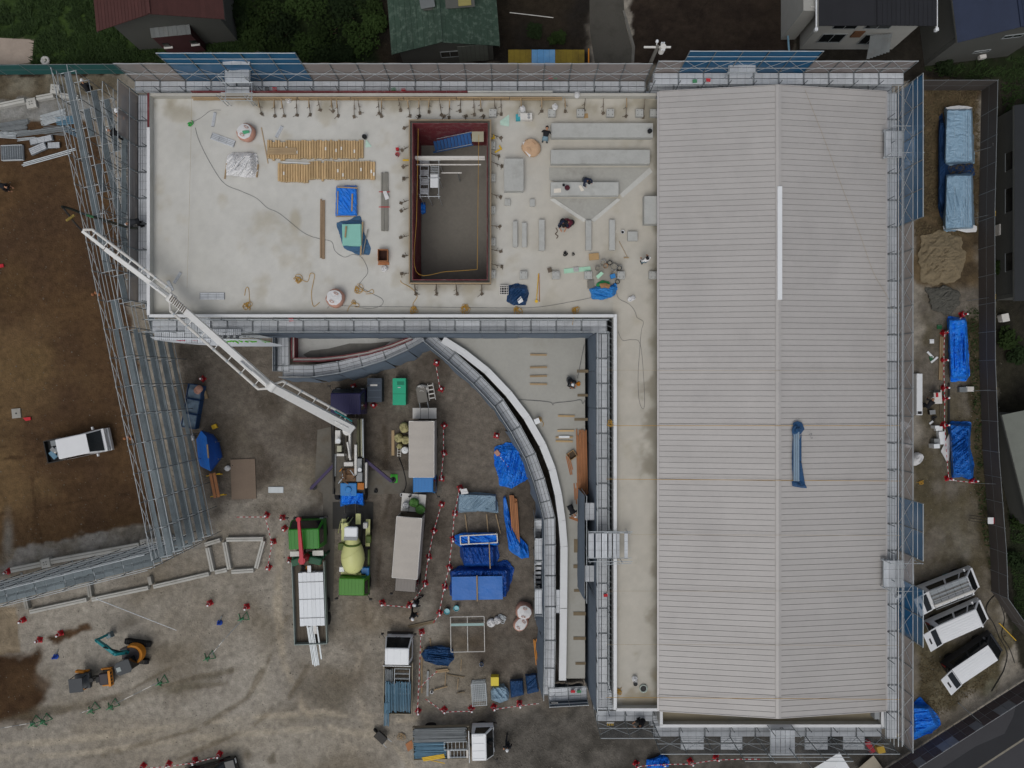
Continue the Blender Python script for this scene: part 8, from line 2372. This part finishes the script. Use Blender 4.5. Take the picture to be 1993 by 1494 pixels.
# lower yard
t = thing('tubular_rack', 'thin rectangular pipe frame lying on the ground east of the tape', 'rack', W(910, 1234, .3), rad(1))
for y in (-1.25, 1.25):
    tube(t, 'frame_pipe', (-1.2, y, 0), (1.2, y, 0), .028, WHITE_D)
for x in (-1.2, 0, 1.2):
    tube(t, 'frame_pipe', (x, -1.25, 0), (x, 1.25, 0), .028, WHITE_D)
box(t, 'frame_board', (0, .7, .04), (2.35, .18, .04), mat('pale_teal_board', '#8fa9a6', .5))
for i, (x, y) in enumerate([(870, 1190), (888, 1184)]):
    bucket(['teal bucket with white spots, western of the pair', 'teal bucket with white spots, eastern of the pair'][i], x, y, 0, 5.5, .4, mat('teal_bucket', '#2d93a0', .45), mat('bucket_content', '#8fb9c0'))
for i, (x, y, r) in enumerate([(956, 1212, 8), (968, 1207, 7)]):
    bag(['white sack, western of the pair beside the cable pile', 'white sack, eastern of the pair beside the cable pile'][i], x, y, 0, r, r, .3, SHEET_W, SHEET_W, 120 + i, 'sack')
coil('pale cable pile east of the pipe frame', 977, 1203, 0, 8, 6, STEEL, .03, 8, name='cable_pile', cat='cable')
bag('large bulk bag with white top below the walkway stairs', 1020, 1188, 0, 16, 16, .9, PINKBAG, sd=12); bag('second bulk bag with white top just south of the large one', 1014, 1212, 0, 16, 12, .7, PINKBAG, sd=15)
timber('yellow-brown poles leaning beside the curved walkway wall', 1041, 1243, 1046, 1293, .1, .06, .06, ORANGE, 3, .03)
tarp('dark navy tarp heap near the upward-facing white truck', [(818, 1272), (832, 1258), (860, 1255), (882, 1262), (884, 1282), (872, 1296), (850, 1294), (826, 1286)], [(830, 1265), (868, 1262), (872, 1282), (835, 1283)], .5, TARP_D, 0, 63, .14, skirt=12)
for i, (x0, y0, x1, y1, m_, w_) in enumerate([(821, 1260, 821, 1348, TIMBER, .1), (833, 1305, 832, 1354, BEDS, .15), (849, 1306, 874, 1303, TIMBER, .1), (845, 1342, 871, 1335, TIMBER, .07), (870, 1312, 904, 1317, mat('old_wood_form'), .08), (868, 1305, 866, 1335, TIMBER, .05), (892, 1320, 890, 1342, TIMBER, .04), (898, 1282, 897, 1305, TIMBER, .04), (795, 1220, 845, 1209, mat('old_wood_form'), .1), (837, 1242, 839, 1258, TIMBER, .05), (890, 1348, 905, 1346, mat('old_wood_form'), .06)]):
    timber(['long pole standing closest to the tape by the white truck', 'grey steel channel beside the long pole', 'short board at the tip of the crossing tape', 'thin batten at the foot of the grey steel channel', 'weathered board in the middle of the lower yard', 'thin upright batten beside the weathered board', 'thin batten south of the weathered board', 'thin batten east of the navy tarp heap', 'weathered boards above the upward-facing white truck', 'tiny batten north of the navy tarp heap', 'short weathered offcut near the mesh cage'][i], x0, y0, x1, y1, .03 * (i % 4), w_, .08, m_, 2 if i in (2, 8) else 1, .02)
bucket('small white pot at the foot of the grey steel channel', 840, 1347, 0, 3, .2, WHITE); bucket('dark pail alone right of the navy tarp heap', 937, 1293, 0, 4, .3, TARP_D)
cg = thing('mesh_cage', 'grey wire mesh cage standing by the walkway corner', 'cage', W(933, 1343, 0), rad(4))
for z in (.05, .85):
    for s in (-1, 1):
        tube(cg, 'cage_bar', (-.5, s * .75, z), (.5, s * .75, z), .025, STEEL); tube(cg, 'cage_bar', (s * .5, -.75, z), (s * .5, .75, z), .025, STEEL)
for j in range(9):
    tube(cg, 'mesh_wire', (-.5 + .125 * j, -.75, .85), (-.5 + .125 * j, .75, .85), .012, STEEL)
for j in range(11):
    tube(cg, 'mesh_wire', (-.5, -.75 + .15 * j, .855), (.5, -.75 + .15 * j, .855), .012, STEEL)
for s in (-1, 1):
    for q_ in (-1, 1):
        tube(cg, 'cage_post', (s * .5, q_ * .75, 0), (s * .5, q_ * .75, .9), .025, STEEL)
box(cg, 'cage_floor', (0, 0, .1), (.95, 1.45, .03), PIPE_DK)
crate('bright yellow box behind the pale blue sheet heap', 963, 1326, 0, .55, .6, .6, 0, mat('lemon_box', '#d6c23a', .5), name='yellow_box')
tarp('pale blue-grey sheet heap by the walkway corner', [(955, 1345), (962, 1333), (980, 1330), (992, 1345), (990, 1362), (972, 1368), (956, 1362)], [(962, 1340), (984, 1338), (984, 1358), (964, 1360)], .6, TARP_L, 0, 66, .1)
tarp('dark blue sheeted box beside the walkway corner, western of two', [(992, 1322), (1018, 1320), (1020, 1352), (994, 1358)], [(995, 1326), (1016, 1325), (1017, 1348), (997, 1352)], .7, TARP_D, 0, 69, .06, skirt=5)
tarp('dark blue sheeted box beside the walkway corner, eastern of two', [(1022, 1312), (1045, 1310), (1049, 1345), (1026, 1350)], [(1025, 1316), (1042, 1314), (1045, 1340), (1028, 1344)], .7, TARP_D, 0, 72, .06, skirt=5)
wb2 = thing('wheelbarrow', 'dark wheelbarrow standing alone on the open ground', 'wheelbarrow', W(743, 1429, 0), rad(-42))
b = MB(); b.box((0, 0, .4), (.75, .5, .3), taper=1.2); b.build('tray', CHASSIS, wb2, bevel=.05); tube(wb2, 'barrow_wheel', (-.55, -.05, .18), (-.55, .05, .18), .18, RUBBER, 'disc')
for s in (-1, 1):
    tube(wb2, 'handle', (-.3, s * .2, .35), (.8, s * .28, .45), .022, STEEL); tube(wb2, 'leg', (.3, s * .2, 0), (.3, s * .2, .3), .022, STEEL)
coil('brown coil of wire behind the right-facing white truck', 781, 1432, 0, 7, 5, TIMBER, .02, 6, name='wire_coil', cat='wire'); flat('brown plywood scrap behind the right-facing white truck', [(789, 1448), (801, 1440), (806, 1454), (794, 1463)], 0, TIMBER_R, 'plywood', 'plywood', .03)
# soil plot: scaffold parts
def pile(label, x0, y0, x1, y1, w, n, m, layers=2, r=.03, name='pipe_pile', z=0):
    a, c = W(x0, y0, z), W(x1, y1, z); d = c - a; mid = (a + c) / 2
    t = thing(name, label, 'scaffold parts', (mid.x, mid.y, z), math.atan2(d.y, d.x)); L = d.length
    pipes(t, -L / 2, L / 2, -w / 2, w / 2, r, n, r, m, layers, 'pipe', L * .08); return t
pile('fan of steel pipes at the north edge of the soil plot', 82, 235, 128, 222, .8, 9, STEEL); pile('heap of steel pipes touching the oblique scaffold foot', 112, 236, 155, 232, .6, 8, BPIPE)
pile('long thin pipes across the north of the soil plot', 35, 262, 132, 249, .35, 5, PIPE_DK); pile('grey pipe heap at the left edge of the soil plot', 0, 252, 55, 244, .9, 10, PIPE_DK); pile('loose pipes below the fan of steel pipes', 84, 252, 130, 256, .7, 6, PIPE_DK, 1); pile('two pale pipes lying apart on the soil plot', 44, 321, 141, 294, .32, 3, STEEL, 1, .045)
pile('thin pipes between the frame stacks on the soil plot', 35, 272, 72, 268, .25, 3, STEEL, 1); pile('loose pipes by the scaffold beside the fan', 118, 244, 154, 262, .5, 5, BPIPE, 1); pile('pipe bundle at the left edge below the heap', -4, 262, 32, 264, .45, 6, STEEL)
for i, (x, y, L, w_, a, n_) in enumerate([(82, 273, 1.6, .4, 12, 4), (76, 290, 1.2, .5, 24, 4), (106, 283, .85, .4, 3, 3), (26, 298, 1.5, 1.05, 2, 5)]):
    t = thing('plank_stack', ['scaffold plank stack below the long thin pipes', 'tilted scaffold plank stack in the soil plot', 'small scaffold plank stack in the soil plot', 'broad stack of grey scaffold frames at the left edge'][i], 'scaffold parts', W(x, y, .1), rad(a))
    if i == 3: frames_stack(t, 0, 0, 0, L, w_, 9, STEEL, 5)
    for j in range(n_):
        plank(t, (R.uniform(-.05, .05), 0, .02 + .05 * j) if i < 3 else (0, -.4 + .2 * j, -.03), L, w_ if i < 3 else .17)
for x, y, lab in [(249, 853, 'brown stone heap beside the oblique scaffold'), (187, 573, 'pair of orange stones on the soil plot')]:
    t = thing('stone', lab, 'stone', W(x, y, 0))
    for j in range(3):
        b = MB(); b.lathe([(.01, 0), (.12, .02), (.11, .12), (.03, .2)], 7, (.22 * j - .2, .12 * (j % 2), 0)); b.build('stone_piece', TIMBER_R, t)
flat('pale tarpaulin patch on the lawn at the top left corner', [(-20, 72), (66, 77), (62, 122), (30, 125), (-20, 124)], .02, mat('pale_tan_sheet', '#9c8f83', .8, 0, .15, 1, 6), 'ground_sheet', 'sheet', .05, .12, 7)
t = thing('lawn_tyre', 'white tyre lying on the lawn by the teal fence', 'tyre', W(90, 119, 0)); b = MB(); b.lathe([(.17, .02), (.3, .02), (.33, .1), (.3, .2), (.17, .2), (.15, .1)], 18); b.build('tyre_ring', WHITE_D, t)
# east strip
for i, (y0, y1) in enumerate([(210, 322), (338, 450)]):
    o_ = [(1838, y0), (1893, y0 - 1), (1897, y1 - 4), (1835, y1)]
    sk = tarp(['silver-blue sheeted stack, northern of the two in the east strip', 'silver-blue sheeted stack, southern of the two in the east strip'][i], o_, [(1843, y0 + 4), (1890, y0 + 3), (1892, y1 - 8), (1840, y1 - 6)], 1.3, mat('silver_blue', '#86a3b8', .4, 0, .08, 1, 6, .03, bump=.015, bscale=4), 0, 75 + i, .05, 'wrapped_stack', 'wrapped goods', skirt=5, ridge=((1866, y0 + 6), (1866, y1 - 8), .25, 30))
    for j in range(7):
        tube(sk, 'sheet_fold', W(1858 + j * 4.5, y0 + 8, 1.5) - sk.location, W(1858 + j * 4.5, y1 - 9, 1.5) - sk.location, .02, mat('silver_fold', '#9db4c4', .4))
    flat(['white hem at the north end of the northern sheeted stack', 'white torn hem at the south end of the southern sheeted stack'][i], [(1840, 208), (1866, 205), (1893, 207), (1893, 212), (1842, 213)] if i == 0 else [(1834, 436), (1901, 437), (1902, 451), (1880, 452), (1860, 447), (1838, 451)], .9 if i == 0 else .5, SHEET_W, 'sheet_hem', 'sheet', .02, .1, 3 + i)
tarp('dark blue net between and beside the two sheeted stacks', [(1826, 225), (1838, 215), (1842, 320), (1895, 318), (1897, 342), (1840, 340), (1836, 440), (1825, 400)], [(1830, 240), (1838, 240), (1838, 400), (1830, 400)], .7, mat('blue_net_dark', '#16375e', .7, 0, .2, alpha=.93), 0, 79, .06)
tarp('long bright blue tarp roll in the east strip', [(1843, 618), (1882, 615), (1885, 680), (1888, 730), (1880, 743), (1850, 741), (1846, 690)], [(1848, 624), (1879, 622), (1880, 732), (1852, 732)], .75, TARP, 0, 81, .13, skirt=6)
tarp('crumpled blue tarp stack further south in the east strip', [(1843, 826), (1852, 819), (1891, 822), (1888, 870), (1897, 905), (1894, 930), (1852, 930), (1850, 870)], [(1851, 828), (1885, 830), (1883, 870), (1889, 922), (1857, 922)], .75, mat('blue_tarp_mid', '#2163b3', .42, 0, .16, bump=.03, bscale=5), 0, 84, .13, skirt=6)
tarp('blue tarp heap behind the south-east scaffold corner', [(1772, 1372), (1792, 1355), (1800, 1365), (1825, 1390), (1832, 1410), (1810, 1428), (1776, 1440), (1770, 1420)], [(1780, 1378), (1805, 1380), (1818, 1408), (1784, 1424)], .9, TARP, 0, 87, .1, skirt=10)
tarp('blue tarp bundle at the bottom edge below the south scaffold', [(1258, 1478), (1275, 1474), (1290, 1466), (1302, 1476), (1303, 1492), (1280, 1497), (1258, 1494)], [(1265, 1480), (1295, 1474), (1296, 1488), (1268, 1490)], .4, TARP, 0, 91, .12)
tarp('blue sheet slumped inside the lower east scaffold', [(1752, 1165), (1772, 1158), (1780, 1180), (1778, 1230), (1765, 1235), (1752, 1200)], [(1758, 1170), (1772, 1168), (1772, 1220), (1760, 1210)], 1.2, TARP_D, 0, 94, .1)
timber('long tan boards beside the long blue tarp roll', 1832, 655, 1830, 740, 0, .12, .08, TIMBER, 2, .02); timber('dark steel channel beside the crumpled blue tarp', 1846, 745, 1846, 835, 0, .12, .1, CHASSIS, 1); timber('thin dark rail lying beside the bench in the east strip', 1829, 750, 1830, 810, 0, .06, .06, RUST, 1)
t = thing('long_white_box', 'long white duct box standing against the east scaffold', 'duct', W(1783, 767, 0)); b = MB(); b.box((0, 0, .25), (.42, 2.95, .5)); b.build('duct_body', WHITE, t, bevel=.03); box(t, 'end_opening', (0, -1.3, .505), (.3, .2, .012), BLACK)
wk = thing('work_bench', 'small work bench with red tool in the east strip', 'work bench', W(1815, 772, 0), rad(3)); box(wk, 'bench_top', (0, 0, .7), (.55, .95, .05), WHITE_D)
for s in (-1, 1):
    for q_ in (-1, 1):
        tube(wk, 'bench_leg', (s * .23, q_ * .42, 0), (s * .23, q_ * .42, .7), .02, STEEL)
box(wk, 'red_tool', (-.08, .15, .77), (.14, .3, .09), RED); box(wk, 'dark_roll', (-.1, .42, .78), (.5, .2, .12), CHASSIS)
crate('dark metal case beside the work bench', 1815, 802, 0, .4, .3, .3, .1, CHASSIS, BEDS, 'metal_case', 'case'); coil('dark hose ring south of the work bench', 1817, 813, 0.02, 4.5, 4, BLACK, .03, 3, name='hose_ring', cat='hose')
for i, (x, y, sx, sy) in enumerate([(1828, 834, .45, .3), (1834, 852, .45, .9), (1824, 862, .4, .6), (1824, 831, .3, .2), (1823, 868, .4, .3)]):
    crate(['white foam box, northernmost beside the crumpled tarp', 'tall white foam box touching the crumpled tarp', 'grey-white foam box west of the tall one', 'tiny white foam box at the north end of the foam boxes', 'white foam box, southernmost beside the crumpled tarp'][i], x, y, .002 * i, sx, sy, .3 + .1 * i, .05, WHITE if i != 2 else BEDS, name='foam_box')
flat('white cloth strip beside the crumpled tarp', [(1831, 878), (1848, 842), (1850, 850), (1846, 905), (1838, 890)], .1, SHEET_W, curl=.2, sd=4)
for i, (x, y, w_, a, m_) in enumerate([(1812, 822, .3, .7, WHITE), (1813, 664, .3, 0, WHITE), (1810, 690, .3, -.8, WHITE), (1818, 700, .3, .7, WHITE), (1828, 636, .35, 0, mat('pad_green2', '#1f5a34', .6)), (1812, 697, .25, .3, MATS['pad_green2'])]):
    t = thing('board_piece', ['small white stick near the foam boxes', 'white square card in the east strip', 'white angled strip west of the long blue tarp', 'white angled strip with green corner west of the long blue tarp', 'dark green block north-west of the long blue tarp', 'small green block among the white strips'][i], 'board piece', W(x, y, 0), a)
    box(t, 'piece', (0, 0, .03), (w_ if i != 2 and i != 3 else .6, .3 if i in (1, 4, 5) else .14, .06), m_); box(t, 'edge', (0, .08, .065), (w_ * .8, .02, .01), BEDS)
bag('big white bag at the foot of the east scaffold', 1783, 893, 0, 9, 14, .7, SHEET_W, SHEET_W, 131, 'bulk bag'); bag('white bag behind the mesh north of the big white bag', 1766, 862, 0, 10, 9, .5, SHEET_W, SHEET_W, 133, 'bulk bag')
flat('white sheet caught behind the east scaffold mesh', [(1752, 822), (1758, 817), (1774, 828), (1760, 838), (1752, 834)], 3.0, SHEET_W, curl=.2, sd=6)
rope('black cables looped beside the roof-rack van', [(1945, 1150), (1925, 1170), (1920, 1190), (1935, 1215), (1945, 1240), (1960, 1270), (1955, 1300), (1945, 1320), (1930, 1345)], .03, .03, BLACK, 'cable', 'cable')
rope('second black cable loop near the yellow rod', [(1940, 1160), (1955, 1200), (1950, 1235), (1965, 1262), (1975, 1290)], .03, .025, BLACK, 'cable', 'cable')
timber('yellow rod lying beyond the clean-roofed van', 1944, 1212, 1977, 1246, .1, .05, .05, YELLOW, 1, name='yellow_rod', cat='rod')
for i, (x0, y0, x1, y1) in enumerate([(1865, 758, 1885, 757), (1880, 757, 1895, 757)]):
    crate(['grey metal box beside the hoarding sign stays', 'white metal box beside the hoarding sign stays'][i], (x0 + x1) / 2, y0, 0, .55, .35, .3, 0, [PIPE_DK, WHITE_D][i], name='metal_box')
bag('white rubbish bag beyond the hoarding at the right edge', 1972, 938, 0, 8, 10, .4, SHEET_W, SHEET_W, 135, 'bag')
wt_ = thing('white_tent', 'white peaked tent roof at the bottom edge below the south scaffold', 'tent', W(1632, 1500, 0), 0)
def WT(x, y, z): return W(x, y, z) - Vector(wt_.location)
b = MB(); A_, B_, C_, D_ = WT(1634, 1464, 2.6), WT(1582, 1496, 1.9), WT(1660, 1505, 1.9), WT(1610, 1560, 2.6)
b.add([A_, B_, D_, C_], [(0, 1, 2), (0, 2, 3)]); b.build('tent_roof', WHITE, wt_); 
for p in (B_, C_, A_):
    tube(wt_, 'tent_pole', (p.x, p.y, 0), p, .03, STEEL)
flat('beige plywood sheet at the bottom edge right of the white tent', [(1665, 1500), (1700, 1470), (1722, 1500), (1700, 1520)], .4, mat('beige_board', '#9c9484', .8), 'plywood', 'plywood', .03)
crate('red slanted box at the south-east scaffold foot', 1694, 1454, 0, .35, .85, .4, .5, RED, name='red_box'); crate('yellow box at the south-east scaffold foot', 1715, 1459, 0, .5, .5, .5, .3, YELLOW, name='yellow_box')
for i, (x, y, z, m_) in enumerate([(1071, 150, 6.9, RED), (1080, 150, 6.9, GRN), (1352, 158, 8.1, GRN), (1378, 156, 8.1, RED), (1115, 1345, 4.1, RED), (1127, 1345, 4.1, GRN), (1179, 1158, 6.7, RED), (567, 622, 6.8, RED), (766, 174, 6.9, GRN), (785, 175, 6.9, RED), (520, 173, 6.9, BLACK), (535, 173, 6.9, RED)]):
    t = thing('sign_tag', ['red tag on the north scaffold near the yellow shed', 'green tag on the north scaffold near the yellow shed', 'green tag on the north gable scaffold', 'red tag on the north gable scaffold', 'red tag on the walkway end south of the canopy', 'green tag on the walkway end south of the canopy', 'red tag on the strip scaffold below the bridging platform', 'red tag on the courtyard walkway west part', 'green tag on the north scaffold above the paper rolls', 'red tag on the north scaffold above the paper rolls', 'black tag on the north scaffold beside the blue mesh', 'red tag on the north scaffold beside the blue mesh'][i], 'tag', W(x, y, z), R.uniform(-.2, .2))
    box(t, 'tag_plate', (0, 0, .04), (.28, .2, .03), m_, E=(.3, 0, 0)); box(t, 'tag_hook', (.1, .1, .06), (.03, .1, .03), STEEL)
for i, (x, y, z) in enumerate([(1188, 1408, 7.4), (1079, 1370, 4.3), (1746, 1430, 7.4)]):
    t = thing('caution_sign', ['white and yellow caution board on the short south scaffold', 'white and yellow caution board on the walkway end', 'white and yellow caution board on the south-east scaffold corner'][i], 'sign', W(x, y, z))
    box(t, 'sign_board', (0, .05, 0), (.45, .03, .35), WHITE_D, E=(-.6, 0, 0))
    for j in range(4):
        box(t, 'yellow_tooth', (-.16 + .11 * j, -.1, -.1), (.05, .12, .02), YELLOW)

# ---------------------------------------------------------------- people
person('worker in white shirt and dark cap standing by the ribbed roof eave', 1257, 507, 7.0, 115, 'stand', 'white', 'jeans', 'black')
person('worker in black top and grey trousers bending by the northernmost plinth', 1062, 264, 7.0, 80, 'bend', 'black', 'jeans', 'black')
person('worker in navy crouching over the short plinth', 1141, 350, 7.0, -60, 'crouch', 'navy', 'grey', 'black', zref=.6)
person('worker in navy crouching, left of the pair below the screed funnel', 1096, 432, 7.0, -90, 'crouch', 'navy', 'black', 'black', zref=.6); person('worker in dark maroon crouching, right of the pair below the screed funnel', 1110, 432, 7.0, 200, 'crouch', 'maroon', 'black', 'black', zref=.6)
person('worker in black with white helmet bending on the canopy', 1112, 991, 3.6, -60, 'bend', 'black', 'black', 'white')
person('worker in black bending over the tool chest on the canopy', 1110, 741, 3.6, -60, 'crouch', 'black', 'grey', 'white', zref=.6)
person('worker in black with white helmet working at the bench in the east strip', 1809, 787, 0, 60, 'bend', 'black', 'black', 'white')
person('worker in black with white helmet, upper of the pair below the grey-cab truck', 813, 1171, 0, 200, 'walk', 'black', 'black', 'white'); person('worker in black with white helmet, lower of the pair below the grey-cab truck', 804, 1195, 0, -75, 'walk', 'black', 'black', 'white')
person('worker in black with white helmet right of the bottom white truck', 988, 1447, 0, -100, 'walk', 'black', 'darkgrey', 'white')
person('worker in dark clothes holding the pump hose on the west scaffold', 262, 431, 6.65, 200, 'bend', 'darkgrey', 'black', 'white')
person('scaffolder in black with white helmet on the west scaffold near the top', 226, 259, 6.2, 160, 'bend', 'black', 'black', 'white'); person('scaffolder in black squatting at the north end of the oblique scaffold', 166, 168, 3.4, 100, 'crouch', 'black', 'black', 'white', zref=.6)
person('scaffolder in black on the west scaffold beside the corner mesh', 238, 220, 7.0, 250, 'stand', 'black', 'black', 'white')
person('worker in light blue on the east scaffold', 1740, 432, 6.6, 180, 'bend', 'blue', 'navy', 'white'); person('worker in black on the south scaffold corner', 1249, 1408, 6.7, 200, 'crouch', 'black', 'black', 'black', zref=.6)
person('person in dark clothes reaching at the left edge of the soil plot', 3, 361, 0, -20, 'bend', 'black', 'black', 'black')
